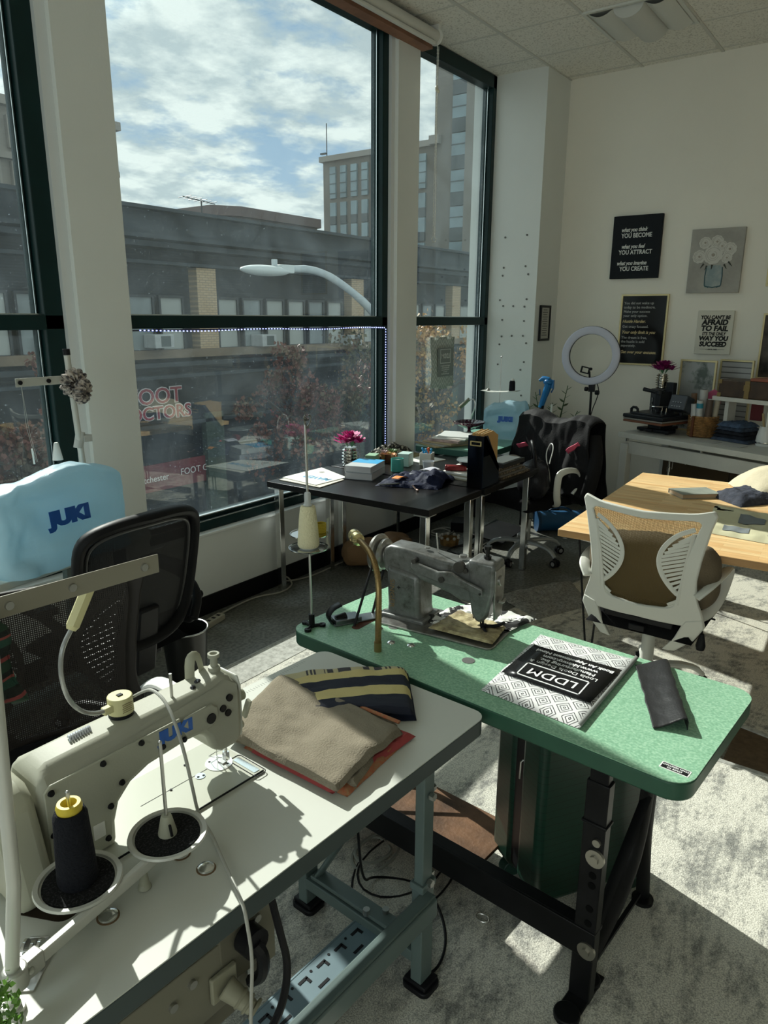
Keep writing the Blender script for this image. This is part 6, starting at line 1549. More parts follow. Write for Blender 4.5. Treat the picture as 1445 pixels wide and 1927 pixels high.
# magazines on the green table near the narrow window
mg_l = ['brown folder at the bottom of the magazine stack on the small green table', 'grey magazine, second from the bottom on the small green table', 'tan magazine in the middle of the stack on the small green table', 'glossy magazine with dark red spine, near the top on the small green table', 'white magazine, second from the top on the small green table', 'topmost white magazine on the small green table']
for k in range(6):
    c1, s1 = math.cos(R(-25 + 9 * k)), math.sin(R(-25 + 9 * k)); w_, d_ = (.20 - .012 * k), (.15 - .004 * k)
    cx_, cy_ = 4.86 + .012 * k, 2.93 - .012 * k
    pts_ = [(cx_ + a * w_ * c1 - b_ * d_ * s1, cy_ + a * w_ * s1 + b_ * d_ * c1) for a, b_ in ((-1, 1), (-1, -1), (1, -1), (1, 1))]
    o = sheet('magazine', mg_l[k], 'magazine', pts_, .7762 + (0, .008, .018, .030, .050, .062)[k], (.007, .009, .011, .019, .011, .010)[k], [kraft, M('mag_grey', (.35, .34, .30), .5), M('mag_tan', (.45, .36, .22), .5), M('mag_gloss', (.40, .30, .28), .3, var=.4, vscale=14), papr, M('mag_white', (.66, .68, .66), .35)][k])
ck = thing('cake_stand', 'dark purple glass cake stand with scalloped rim on the small green table', 'cake stand', (5.16, 2.90, .7765))
pur = M('purple_glass', (.05, .008, .022), .1, coat=.5)
q = B(); q.lathe([(0, 0), (.048, 0), (.046, .008), (.018, .02), (.014, .04), (.020, .06), (.013, .072), (.022, .085), (.075, .102), (.118, .125), (.128, .142), (.122, .142), (.072, .110), (0, .098)], seg=72, wob=lambda a, z: 1 + (.035 * math.sin(24 * a) if z > .12 else .0)); q.ob('stand_body', pur, ck)
cover('machine_cover', 'smaller light blue nylon machine cover on the green table by the corner', (5.42, 2.70, .777), R(-75), .36, .24, .30, 6.0, (.02, -.128, .165), .046, .035)
ts3 = thing('thread_stand', 'thread stand with black spool rising behind the smaller blue cover', 'thread stand', (5.52, 2.82, .777))
q = B(); q.cyl((0, 0, 0), (.0, 0, .645), .0035, seg=8); q.sph((0, 0, .645), .008, 8); q.cyl((0, 0, 0), (0, 0, .02), .015, seg=12); q.ob('rod', steel, ts3)
q = B(); q.tube([(.02, .16, .36), (.0, .07, .355), (0, 0, .36), (0, -.07, .365), (.0, -.165, .375)], .05, 16, smooth=2, flat=(1, .09)); q.ob('plate', M('plate_white', (.60, .62, .58), .35), ts3)
q = B(); q.cyl((0, .11, .36), (0, .11, .44), .003, seg=6); q.lathe([(.018, 0), (.007, .018), (0, .018)], (0, .11, .365), 12); q.ob('spindle', steel, ts3)
sp_ = thing('thread_spool', 'tall black thread spool with white cap on the far thread stand', 'thread spool', (5.52, 2.71, 1.146))
q = B(); q.lathe([(0, 0), (.025, 0), (.026, .008), (.024, .075), (.018, .088), (0, .088)], seg=22); q.ob('thread', thr_blk, sp_)
q = B(); q.lathe([(.014, .086), (.015, .098), (.012, .104), (0, .104)], seg=18); q.ob('cap', white_pl, sp_)
gl_ = thing('gooseneck_lamp', 'small steel gooseneck lamp behind the purple cake stand', 'lamp', (5.50, 3.09, .777))
q = B(); q.tube([(0, 0, 0), (.0, -.01, .12), (.0, -.055, .22), (0, -.04, .285), (0, .02, .275)], .006, 10, smooth=2); q.ob('neck', steel, gl_)
q = B(); q.cyl((0, .01, .280), (0, .095, .205), .015, .018, 16); q.ob('socket', M('dark_socket', (.20, .19, .14), .3, .8), gl_)

# LDDM poster taped inside the narrow window
po = thing('poster', 'white LDDM poster with zigzag pattern taped to the narrow window', 'poster', (5.405, 3.325, 1.36))
q = B(); q.grid(lambda u, v: Vector((-.19 + .38 * u + .006 * math.sin(v * 5), -.004 - .006 * math.sin(u * 3 + v * 4), -.215 + .43 * v + .01 * math.sin(u * 9) * (v < .1))), 12, 12)
def zig():
    m, N, L, b = nodes_of('poster_zigzag')
    t = N.new('ShaderNodeTexCoord'); s = N.new('ShaderNodeSeparateXYZ'); L.new(t.outputs['Object'], s.inputs[0])
    def mth(op, a, b_=None):
        k = N.new('ShaderNodeMath'); k.operation = op; L.new(a, k.inputs[0])
        if b_ is not None:
            if isinstance(b_, float): k.inputs[1].default_value = b_
            else: L.new(b_, k.inputs[1])
        return k.outputs[0]
    z = mth('ABSOLUTE', mth('SUBTRACT', mth('FRACT', mth('MULTIPLY', s.outputs['X'], 13.0)), .5)); y = mth('MULTIPLY', s.outputs['Z'], 24.0)
    f = mth('GREATER_THAN', mth('FRACT', mth('ADD', mth('MULTIPLY', z, 2.4), y)), .78)
    r = ramp(N, [(0, (.36, .40, .37)), (.5, (.66, .68, .64))]); r.color_ramp.interpolation = 'CONSTANT'; L.new(f, r.inputs[0]); L.new(r.outputs[0], b.inputs['Base Color'])
    b.inputs['Roughness'].default_value = .7
    return m
q.ob('poster_sheet', zig(), po, solid=.001)
q = B(); q.box((.035, -.014, .005), (.25, .001, .24)); q.ob('poster_panel', M('poster_grey', (.22, .24, .23), .5), po)
pt = M('poster_text', (.66, .68, .66), .5)
q = B(); q.ring(rrect(.17, .12, .001, 1), rrect(.158, .108, .001, 1), .001, XZ(0)); q.ob('poster_frame', pt, po, loc=(.03, -.016, .055))
text_ob('poster_lettering', 'LDDM', .055, pt, po, frame3((.03, -.016, .055), (-1, 0, 0), (0, 0, 1)), bold=.001, sx=.9)
for k in range(5): text_ob('poster_lettering', ('Loola Doola Design &', 'Manufacturing Inc.', 'www.lddmny.com', 'Book An', 'Appoitment Now!')[k], .017, pt, po, frame3((.03, -.016, -.025 - .017 * k), (-1, 0, 0), (0, 0, 1)), bold=.0003)
q = B()
for s_ in (-.1, .1): q.box((s_, -.012, .216), (.05, .001, .022)); q.box((s_, -.012, -.214), (.05, .001, .022))
q.ob('tape', M('clear_tape', (.7, .72, .68), .3), po)

# floor clutter under the desks
bu = thing('burlap_sack', 'tan burlap sack with dark stripes slumped under the near black desk', 'sack', (4.02, 2.98, 0), R(-28))
def sk(u, v):
    a = 2 * PI * u; b_ = PI * v; ex = lambda t, p: math.copysign(abs(t) ** p, t)
    x = .27 * math.cos(b_) * (1); r_ = .115 * math.sin(b_) ** .55 * (1 - .25 * math.exp(-((math.cos(b_) + .05) ** 2) * 20))
    return Vector((x, r_ * 1.1 * math.cos(a) + .02 * nz(x * 8, a), max(.004, .105 + r_ * math.sin(a) * .95 + .03 * nz(x * 9, math.cos(a) * 2, math.sin(a) * 2))))
q = B(); q.grid(sk, 36, 40); bmesh.ops.remove_doubles(q.bm, verts=q.bm.verts, dist=.0005)
q.ob('sack_body', stripes_mat('burlap', 'X', [(0, (.26, .15, .07)), (.50, (.26, .15, .07)), (.52, (.03, .02, .015)), (.535, (.26, .15, .07)), (.56, (.03, .02, .015)), (.575, (.26, .15, .07)), (.60, (.03, .02, .015)), (.615, (.28, .16, .08))], 1.0, bump=.5), bu)
q = B(); q.tube([(3.01 - .37, 3.14, .02), (2.83, 3.19, .008), (3.03, 3.20, .006), (3.15, 3.12, .006), (3.30, 3.15, .006), (3.33, 3.20, .03), (3.30, 3.215, .06), (3.27, 3.21, .03), (3.42, 3.19, .006), (3.61, 3.17, .006), (3.92, 3.20, .006), (4.27, 3.17, .006), (4.6, 3.15, .006)], .0055, 8, smooth=3)
tag(q.ob('extension_cord', M('cord_putty', (.40, .38, .32), .5)), 'putty grey cable running along the baseboard under the wide window', 'cable')
ps = thing('power_strip', 'beige power strip on the floor at the end of the putty grey cable', 'power strip', (2.56, 3.10, .0), R(12))
q = B(); q.box((0, 0, .018), (.20, .05, .036)); q.ob('strip_body', M('strip_beige', (.48, .45, .36), .5), ps, bevel=.005)
q = B(); 
for k in range(4): q.box((-.07 + .045 * k, 0, .0365), (.018, .024, .001))
q.ob('outlet', blk_pl, ps)
def coil(name, label, c, r_, n, mat, th=.004):
    q = B(); random.seed(int(c[0] * 31)); P = []
    for k in range(n * 14):
        a = k / 14 * 2 * PI; rr = r_ * (1 + .25 * math.sin(a * .37) + .1 * math.sin(a * 2.3)); P.append((c[0] + rr * math.cos(a) + .02 * math.sin(a * .21), c[1] + rr * .8 * math.sin(a), .007 + .004 * (k // 14) + .003 * math.sin(a * 3)))
    q.tube(P, th, 6, smooth=1); return tag(q.ob(name, mat), label, 'cable')
coil('cable_coil', 'loose coil of white cable on the floor under the far black desk', (4.95, 3.02), .10, 3, M('cable_white', (.50, .49, .44), .5))
coil('cable_coil', 'tangle of black cable on the floor behind the old grey machine', (4.62, 2.62), .13, 3, blk_pl, .003)
coil('cable_coil', 'loops of black cable on the rug beneath the white sewing table', (1.62, 1.10), .17, 2, blk_pl, .0035)
coil('cable_coil', 'loop of pale grey cable lying by the rusty treadle', (1.62, 1.22), .075, 2, M('cable_grey', (.36, .37, .33), .5), .006)
q = B(); q.tube([(1.28, 1.02, .70), (1.36, 1.08, .40), (1.46, 1.14, .05), (1.55, 1.16, .008), (1.62, 1.0, .008), (1.5, .85, .008), (1.36, .80, .012), (1.30, .86, .02)], .004, 8, smooth=3)
tag(q.ob('cable', blk_pl), 'black cord dropping from the white sewing table onto the rug', 'cable')
cw = thing('crown', 'small gold and white crown shape on the floor beneath the far black desk', 'crown', (4.73, 2.80, 0))
q = B(); q.lathe([(.07, 0), (.072, .055), (.070, .055), (.068, 0)], seg=40, wob=lambda a, z: 1 + .1 * math.sin(9 * a) * (z > .01)); q.ob('band', M('crown_gold', (.28, .16, .05), .5, var=.4, vscale=20), cw)
q = B()
for k in range(9): q.sph((.076 * math.cos(k * .7), .076 * math.sin(k * .7), .062), .013, 8)
q.ob('trim', M('crown_white', (.55, .52, .45), .9), cw)
q = B(); q.box((0, 0, .04), (.20, .13, .08)); tag(q.ob('floor_box', M('box_black', (.012, .012, .014), .5), loc=(5.15, 2.95, 0), rz=.4, bevel=.004), 'black box on the floor under the small green table', 'box')
pe = thing('foot_pedal', 'black treadle frame under the small green table', 'pedal', (5.1, 2.55, 0), R(5))
q = B(); q.box((0, 0, .06), (.5, .26, .012), (.12, 0, 0)); q.box((0, .15, .05), (.6, .02, .04)); q.ob('treadle_plate', blk_met, pe, bevel=.003)
# fabrics on the white table
khm = M('khaki_canvas', (.235, .205, .155), .95, var=.06, vscale=5, bump=.35, bscale=240, spec=.1)
orm = M('orange_print', (.42, .11, .05), .85, col2=(.34, .20, .10), vscale=90, bump=.2)
redm = M('coral_red', (.36, .06, .06), .85)
fo = thing('folded_fabric', 'folded khaki canvas with orange lining on the white sewing table', 'fabric', (1.10, 1.03, .7765))
K = [(-.115, .145), (.165, .235), (.135, -.190), (-.125, -.205)]
q = slab([(-.105, .09), (.13, .19), (.172, -.195), (-.10, -.212)], .010, 44, 40, .06, .005, 8, 2, z=.0); q.ob('orange_layer', orm, fo)
q = slab([(-.11, .06), (.12, .16), (.165, -.205), (-.115, -.185)], .012, 34, 30, .06, .004, 8, 5, z=.004); q.ob('coral_layer', redm, fo)
q = slab([(-.11, .12), (.155, .205), (.170, -.150), (-.075, -.215)], .014, 44, 40, .05, .007, 6, 7, z=.009); q.ob('canvas_underlayer', khm, fo)
q = slab(K, .020, 60, 54, .05, .009, 3.4, 11, z=.022, p=2.0, droop=lambda u, v: .010 * max(0, v - .75) * 4 * (1 - abs(2 * u - 1)) + .006 * math.sin(u * 21 + v * 3) * max(0, (v - .7))); q.ob('canvas_top', khm, fo)
q = B(); q.tube([(.150, .20, .030), (.158, .10, .034), (.150, .0, .036), (.150, -.10, .036), (.155, -.165, .032)], .006, 8, smooth=2, flat=(1, .6)); q.ob('orange_edge', orm, fo)
st_ = thing('folded_fabric', 'folded yellow and navy striped fabric with greek key band behind the khaki canvas', 'fabric', (1.345, 1.05, .7765))
A1, B1, C1, D1 = (-.085, .225), (.175, -.03), (-.015, -.185), (-.20, .04)
q = slab([A1, B1, C1, D1], .020, 30, 24, .05, .003, 6, 3, z=0); q.ob('lower_fold', M('navy_cloth', (.012, .016, .032), .85, bump=.2, bscale=300), st_)
def stripe2():
    # colours run across the fold (object space), woven bands
    m, N, L, b = nodes_of('yellow_navy_stripes')
    t = N.new('ShaderNodeTexCoord'); mp = N.new('ShaderNodeMapping'); 
    e = (Vector(D1) - Vector(A1)) * .5 + (Vector(C1) - Vector(B1)) * .5
    L.new(t.outputs['Object'], mp.inputs[0]); mp.inputs['Rotation'].default_value = (0, 0, -math.atan2(e.y, e.x)); mp.inputs['Location'].default_value = (0, 0, 0)
    s = N.new('ShaderNodeSeparateXYZ'); L.new(mp.outputs[0], s.inputs[0])
    f = N.new('ShaderNodeMapRange'); f.inputs[1].default_value = -.13; f.inputs[2].default_value = .125; L.new(s.outputs['X'], f.inputs[0])
    y = (.60, .50, .22); na = (.010, .013, .028)
    r = ramp(N, [(0, (.50, .44, .26)), (.28, y), (.42, na), (.62, y), (.80, na)]); r.color_ramp.interpolation = 'CONSTANT'; L.new(f.outputs[0], r.inputs[0])
    g = N.new('ShaderNodeMath'); g.operation = 'LESS_THAN'; g.inputs[1].default_value = .28; L.new(f.outputs[0], g.inputs[0])
    y2 = N.new('ShaderNodeMapRange'); y2.inputs[1].default_value = -.17; y2.inputs[2].default_value = .17; L.new(s.outputs['Y'], y2.inputs[0])
    pr = ramp(N, [(0, (0, 0, 0))] + [(p, (v,) * 3) for p, v in ((.10, 1), (.115, 0), (.13, 1), (.145, 0), (.16, 1), (.175, 0), (.24, 1), (.25, 0), (.265, 1), (.31, 0), (.35, 1), (.45, 0), (.55, 1), (.60, 0), (.64, 1), (.70, 0), (.73, 1), (.745, 0), (.76, 1), (.775, 0), (.83, 1), (.845, 0), (.86, 1), (.875, 0), (.89, 1), (.905, 0))]); pr.color_ramp.interpolation = 'CONSTANT'; L.new(y2.outputs[0], pr.inputs[0])
    mm_ = N.new('ShaderNodeMath'); mm_.operation = 'MULTIPLY'; L.new(pr.outputs[0], mm_.inputs[0]); L.new(g.outputs[0], mm_.inputs[1])
    mx_ = N.new('ShaderNodeMixRGB'); mx_.inputs[2].default_value = (.055, .05, .055, 1); L.new(mm_.outputs[0], mx_.inputs[0]); L.new(r.outputs[0], mx_.inputs[1]); L.new(mx_.outputs[0], b.inputs['Base Color'])
    b.inputs['Roughness'].default_value = .85
    n = N.new('ShaderNodeTexNoise'); n.inputs['Scale'].default_value = 350; L.new(t.outputs['Object'], n.inputs['Vector'])
    bp_ = N.new('ShaderNodeBump'); bp_.inputs['Strength'].default_value = .3; bp_.inputs['Distance'].default_value = .002; L.new(n.outputs['Fac'], bp_.inputs['Height']); L.new(bp_.outputs[0], b.inputs['Normal'])
    return m
q = slab([(-.085, .215), (.160, -.035), (-.020, -.180), (-.205, .045)], .018, 36, 30, .07, .004, 6, 9, z=.016, droop=lambda u, v: .010 * math.sin(PI * u)); q.ob('striped_fold', stripe2(), st_)
# ================================================================== back wall and far right
gold = M('gold_frame', (.62, .52, .28), .35, .5)
def canvas(name, label, y0, y1, z0, z1, mat, d=.035, cat='wall art'):
    o = thing(name, label, cat, (XB, (y0 + y1) / 2, (z0 + z1) / 2))
    q = B(); q.box((-d / 2, 0, 0), (d, abs(y1 - y0), z1 - z0)); q.ob('canvas', mat, o, bevel=.003)
    return o
def wtext(o, s_, y, z, size, mat, d, bold=0, shear=0, sx=1, align='CENTER'):
    return text_ob('lettering', s_, size, mat, o, frame3((-d - .0015, y, z), (0, -1, 0), (0, 0, 1)), bold=bold, shear=shear, sx=sx, ext=.0006, align=align)
tw_ = M('text_white', (.72, .73, .70), .6); tblk = M('text_black', (.02, .02, .02), .6)
o = canvas('canvas_print', 'black canvas with white words what you think you become', 1.918, 2.332, 2.068, 2.58, M('canvas_black', (.013, .016, .020), .7))
for k, (a, b_) in enumerate((('what you think', 'YOU BECOME'), ('what you feel', 'YOU ATTRACT'), ('what you imagine', 'YOU CREATE'))):
    wtext(o, a, .025, .140 - .135 * k, .046, tw_, .035, .0012, .35, .78); wtext(o, b_, .0, .093 - .135 * k, .050, tw_, .035, .0012, 0, .82)
o = canvas('canvas_print', 'grey canvas painting of white roses in a blue glass jar', 1.272, 1.675, 1.94, 2.435, M('canvas_grey', (.42, .41, .37), .8, col2=(.33, .32, .29), vscale=7))
petm = [M('rose_white', (.60, .59, .54), .8), M('rose_shadow', (.47, .455, .41), .8), M('rose_core', (.36, .32, .26), .8)]
for k, (y_, z_, r_) in enumerate(((.02, .045, .070), (-.10, .085, .050), (.09, .14, .045), (0.0, .145, .048), (.125, .035, .050), (-.085, .02, .040), (-.04, .11, .04))):
    q = B()
    for j in range(9):
        a = j * .7; q.cyl((-.0352, y_ + r_ * .6 * math.cos(a), z_ + r_ * .6 * math.sin(a)), (-.0362 - .00025 * j - .00003 * k, y_ + r_ * .6 * math.cos(a), z_ + r_ * .6 * math.sin(a)), r_ * .45, seg=14)
    q.ob('painted_rose', petm[0], o)
    q = B()
    for j in range(4):
        q.tube([(-.0388, y_ + r_ * (.2 + .2 * j) * math.cos(a * .35 + j * 1.7), z_ + r_ * (.2 + .2 * j) * math.sin(a * .35 + j * 1.7)) for a in range(12)], .0011, 4)
    q.ob('petal_line', petm[1], o)
    q = B(); q.cyl((-.036, y_, z_), (-.0396, y_, z_), r_ * .16, seg=12); q.ob('rose_centre', petm[2], o)
q = B(); q.prism([(-.062, -.205), (.055, -.205), (.066, -.19), (.062, -.06), (.052, -.035), (-.048, -.035), (-.060, -.06), (-.066, -.19)], .0015, Matrix(((0, 0, -1, -.0355), (1, 0, 0, 0), (0, 1, 0, 0), (0, 0, 0, 1)))); q.ob('painted_jar', M('jar_blue', (.24, .31, .32), .7, col2=(.42, .44, .42), vscale=11), o)
q = B()
for s_ in (-1, 1): q.tube([(-.038, s_ * .060, -.05), (-.038, s_ * .066, -.12), (-.038, s_ * .062, -.19), (-.038, s_ * .03, -.206)], .004, 6)
q.tube([(-.038, -.06, -.195), (-.038, 0, -.206), (-.038, .06, -.195)], .005, 6); q.ob('jar_outline', M('jar_teal', (.06, .13, .15), .7), o)
q = B()
for (y_, z_, a) in ((.085, -.02, 2.5), (.06, -.035, 2.0), (-.07, -.03, .8), (-.1, -.01, .3), (.02, -.03, 1.7)): q.tube([(-.038, y_, z_), (-.038, y_ + .03 * math.cos(a + PI), z_ - .035)], [.008, .002], 6)
q.ob('painted_leaf', M('leaf_dark', (.07, .075, .065), .7), o)
o = thing('framed_quote', 'gold framed black quote poster behind the ring light', 'wall art', (XB, 2.011, 1.638))
q = B(); q.ring(rrect(.405, .60, .002, 1), rrect(.375, .57, .002, 1), .022, Matrix(((0, 0, -1, 0), (1, 0, 0, 0), (0, 1, 0, 0), (0, 0, 0, 1)))); q.ob('frame', gold, o, bevel=.002)
q = B(); q.box((-.008, 0, 0), (.008, .378, .572)); q.ob('print_sheet', M('poster_black', (.014, .014, .014), .12), o)
tg = M('text_gold', (.62, .50, .26), .5); tgr = M('text_grey', (.42, .42, .40), .6)
rows = [('You did not wake up', .225, tgr, 0), ('today to be mediocre.', .190, tgr, 0), ('Make your success', .155, tgr, 0), ('your only option.', .120, tgr, 0), ('Hustle Harder.', .072, tg, 1), ('Get crazy focused.', .028, tgr, 0), ('Your only limit is you', -.020, tg, 1), ('The dream is free,', -.066, tgr, 0), ('the hustle is sold', -.100, tgr, 0), ('seperately.', -.134, tgr, 0), ('Get over your excuses.', -.190, tg, 1)]
for (s_, z_, m_, sc_) in rows: wtext(o, s_, .175 if not sc_ else .178, z_, .030 if not sc_ else .036, m_, .012, .0003 if not sc_ else .0008, .35 if sc_ else 0, 1.0 if not sc_ else .92, 'LEFT')
o = canvas('canvas_print', "white canvas with black words you can't be afraid to fail", 1.281, 1.559, 1.451, 1.80, M('canvas_cream', (.66, .64, .55), .75), .03)
for (s_, z_, sz, b_) in (("YOU CAN'T BE", .120, .040, .002), ('AFRAID', .080, .058, .003), ('TO FAIL', .032, .058, .003), ("IT'S THE ONLY", -.010, .036, .0015), ('WAY YOU', -.048, .048, .003), ('SUCCEED', -.094, .052, .003)):
    wtext(o, s_, 0, z_, sz, tblk, .03, b_, .12, {.040: .84, .058: 1.0, .036: .76, .048: .98, .052: .92}[sz])
wtext(o, '- LABOR AMES -', 0, -.135, .014, tblk, .03, .0004)
q = B(); q.box((-.0315, .07, -.134), (.001, .05, .002)); q.box((-.0315, -.07, -.134), (.001, .05, .002)); q.ob('rule_line', tblk, o)
def frame_lr(label, y0, y1, z0, z1, x, pic, cat='picture frame', lean=0.0, rz=0.0, w=.014, name='picture_frame'):
    o = thing(name, label, cat, (x, (y0 + y1) / 2, z0), rz); o.rotation_euler = (0, lean, rz)
    h_ = z1 - z0; ww = abs(y1 - y0)
    q = B(); q.ring(rrect(ww, h_, .002, 1, 0, h_ / 2), rrect(ww - 2 * w, h_ - 2 * w, .002, 1, 0, h_ / 2), .018, Matrix(((0, 0, -1, 0), (1, 0, 0, 0), (0, 1, 0, 0), (0, 0, 0, 1)))); q.ob('frame', gold, o, bevel=.002)
    q = B(); q.box((-.006, 0, h_ / 2), (.006, ww - 2 * w + .004, h_ - 2 * w + .004)); q.ob('picture', pic, o)
    return o
frame_lr('large gold framed dark picture hanging right of the can not be afraid canvas', .68, 1.068, 1.27, 1.78, XB, M('pic_dark', (.03, .03, .028), .15, col2=(.14, .12, .10), vscale=6))
frame_lr('gold framed pale picture hanging right of the white roses painting', .70, 1.085, 1.985, 2.45, XB, M('pic_pale', (.4, .39, .34), .3, var=.2))
o = thing('picture_frame', 'small narrow black frame hanging on the side of the white pier', 'picture frame', (6.315, 2.818, 1.69))
q = B(); q.ring(rrect(.215, .31, .002, 1), rrect(.175, .27, .002, 1), .018, Matrix(((1, 0, 0, 0), (0, 0, -1, 0), (0, 1, 0, 0), (0, 0, 0, 1)))); q.ob('frame', blk_pl, o, bevel=.002)
q = B(); q.box((0, -.006, 0), (.178, .006, .274)); q.ob('print_sheet', M('print_cream', (.48, .47, .42), .6), o)
q = B()
for k in range(12): q.box((0, -.0098, .115 - .020 * k), (.11 if k % 2 else .085, .0006, .005))
q.ob('print_lines', tblk, o)

# ------------------------------------------------------------------ ring light
rl = thing('ring_light', 'white ring light on a black tripod in front of the back wall', 'ring light', (5.93, 2.18, 0))
q = B()
Rr = Matrix.Translation((-.03, .025, 1.437)) @ Matrix.Rotation(R(8), 4, 'Z')
def rg(u, v):
    a, b_ = 2 * PI * u, 2 * PI * v; ex = lambda t, p: math.copysign(abs(t) ** p, t)
    r_ = .205 + .031 * ex(math.cos(b_), .6); return Rr @ Vector((.014 * ex(math.sin(b_), .6), r_ * math.cos(a), r_ * math.sin(a)))
q.grid(rg, 72, 16); bmesh.ops.remove_doubles(q.bm, verts=q.bm.verts, dist=.0002); q.ob('diffuser_ring', M('ring_diffuser', (.52, .54, .64), .5), rl)
q = B(); q.ring(circ(.238, 60), circ(.172, 60), .014, Rr @ Matrix(((0, 0, 1, .008), (1, 0, 0, 0), (0, 1, 0, 0), (0, 0, 0, 1)))); q.ob('back_shell', blk_pl, rl)
q = B(); q.cyl((0, 0, .30), (0, 0, .78), .014, seg=14); q.cyl((0, 0, .70), (-.005, .005, 1.20), .0095, seg=12); q.ob('tripod_column', blk_pl, rl)
for k in range(3):
    a = R(100 + 120 * k); q = B(); q.tube([(.0, 0, .52), (.12 * math.cos(a), .12 * math.sin(a), .30), (.26 * math.cos(a), .26 * math.sin(a), .012)], .011, 8); q.tube([(0, 0, .16), (.14 * math.cos(a), .14 * math.sin(a), .26)], .006, 6); q.sph((.262 * math.cos(a), .262 * math.sin(a), .012), .014, 8); q.ob('leg', blk_pl, rl)
q = B(); q.box((-.01, .0, 1.175), (.03, .05, .06)); q.cyl((-.02, .03, 1.165), (-.02, .055, 1.165), .018, seg=12); q.cyl((-.0, -.03, 1.14), (0, -.06, 1.14), .02, seg=12); q.box((0, 0, .82), (.03, .05, .05)); q.cyl((0, .02, .72), (0, .05, .70), .012, seg=10); q.box((0, .03, .76), (.04, .03, .07)); q.ob('clamp_knob', blk_pl, rl, bevel=.003)
q = B(); q.ring(rrect(.075, .055, .004), rrect(.050, .036, .004), .012, Rr @ Matrix.Translation((-.02, .030, -.115)) @ Matrix.Rotation(R(12), 4, 'X') @ Matrix(((0, 0, 1, 0), (1, 0, 0, 0), (0, 1, 0, 0), (0, 0, 0, 1)))); q.cyl(tuple(Rr @ Vector((-.015, -.005, -.125))), tuple(Rr @ Vector((0, -.008, -.185))), .008, seg=10); q.sph(tuple(Rr @ Vector((-.015, -.015, -.105))), .013, 10); q.ob('phone_holder', blk_pl, rl)
q = B(); q.tube([(0, -.04, 1.21), (.0, -.06, 1.16), (0, -.045, 1.08), (0, -.015, 1.0), (0, .02, .80), (0, -.03, .62), (0, .0, .4)], .004, 6, smooth=3); q.ob('cable', blk_pl, rl)

# ------------------------------------------------------------------ plant and the blue handled tool in the corner
zp = thing('potted_plant', 'dark green zz plant with upright leafy stems in the corner', 'plant', (6.06, 2.58, 0))
q = B(); q.lathe([(0, 0), (.11, 0), (.13, .30), (.135, .31), (.12, .30), (0, .28)], seg=28); q.ob('pot', M('pot_dark', (.03, .03, .03), .5), zp)
leafm = M('zz_leaf', (.045, .095, .03), .3, var=.3, vscale=9)
for k, (dx, dy, hh) in enumerate(((-.02, .10, 1.10), (.0, -.09, 1.17), (.03, .02, 1.0), (-.04, -.02, 1.02), (.02, .16, .98), (.05, -.14, .95))):
    q = B(); P = [Vector((dx * .3, dy * .3, .28)), Vector((dx * .6, dy * .6, .28 + (hh - .28) * .5)), Vector((dx * 1.5, dy * 1.5, hh))]
    q.tube(P, [.009, .007, .003], 6, smooth=1)
    for j in range(16):
        t = .35 + .65 * j / 16; p = P[0] * (1 - t) ** 2 + P[1] * 2 * t * (1 - t) + P[2] * t * t
        s_ = 1 if j % 2 else -1; L_ = .085 * (1 - .4 * t)
        base = Matrix.Translation(p) @ Matrix.Rotation(s_ * 1.0, 4, 'X') @ Matrix.Rotation(.5 * math.sin(j), 4, 'Z')
        V = [base @ Vector((w * .016 * math.sin(PI * min(1, a + .08)), 0, a * L_)) for a in (0, .3, .6, 1) for w in (-1, 1)]
        vs = [q.bm.verts.new(v) for v in V]
        for i in range(3): q.bm.faces.new((vs[2 * i], vs[2 * i + 1], vs[2 * i + 3], vs[2 * i + 2]))
    q.ob('leafy_stem', leafm, zp, solid=.0012)
bs = thing('handheld_vacuum', 'blue headed cleaning tool leaning upright behind the jacket chair', 'cleaning tool', (5.78, 2.52, 0))
q = B(); q.tube([(.0, .12, .05), (0, .07, .80), (0, .03, 1.02)], .02, 12); q.ob('shaft', blk_pl, bs)
q = B(); q.tube([(0, .04, 1.00), (0, .02, 1.07), (0, -.005, 1.15), (0, -.02, 1.20)], [.022, .026, .030, .034], 14, smooth=1); q.sph((0, -.015, 1.215), .038, 16, (1, 1.2, .8)); q.tube([(0, -.02, 1.23), (0, .03, 1.245), (0, .065, 1.225)], [.026, .022, .012], 12, smooth=1); q.box((0, -.055, 1.20), (.02, .02, .07)); q.ob('blue_head', M('blue_tool', (.01, .14, .36), .3), bs)
q = B(); q.tube([(0, -.045, 1.13), (0, -.06, 1.16), (0, -.055, 1.20)], .006, 6); q.tube([(0, .055, 1.10), (0, .06, 1.15)], .006, 6); q.ob('trigger', M('blue_tool_dark', (.008, .08, .22), .4), bs)
q = B(); q.cyl((5.80, 2.47, .2), (5.80, 2.47, 1.03), .010, seg=10); tag(q.ob('white_rod', white_pl), 'thin white rod standing next to the blue headed tool', 'rod')

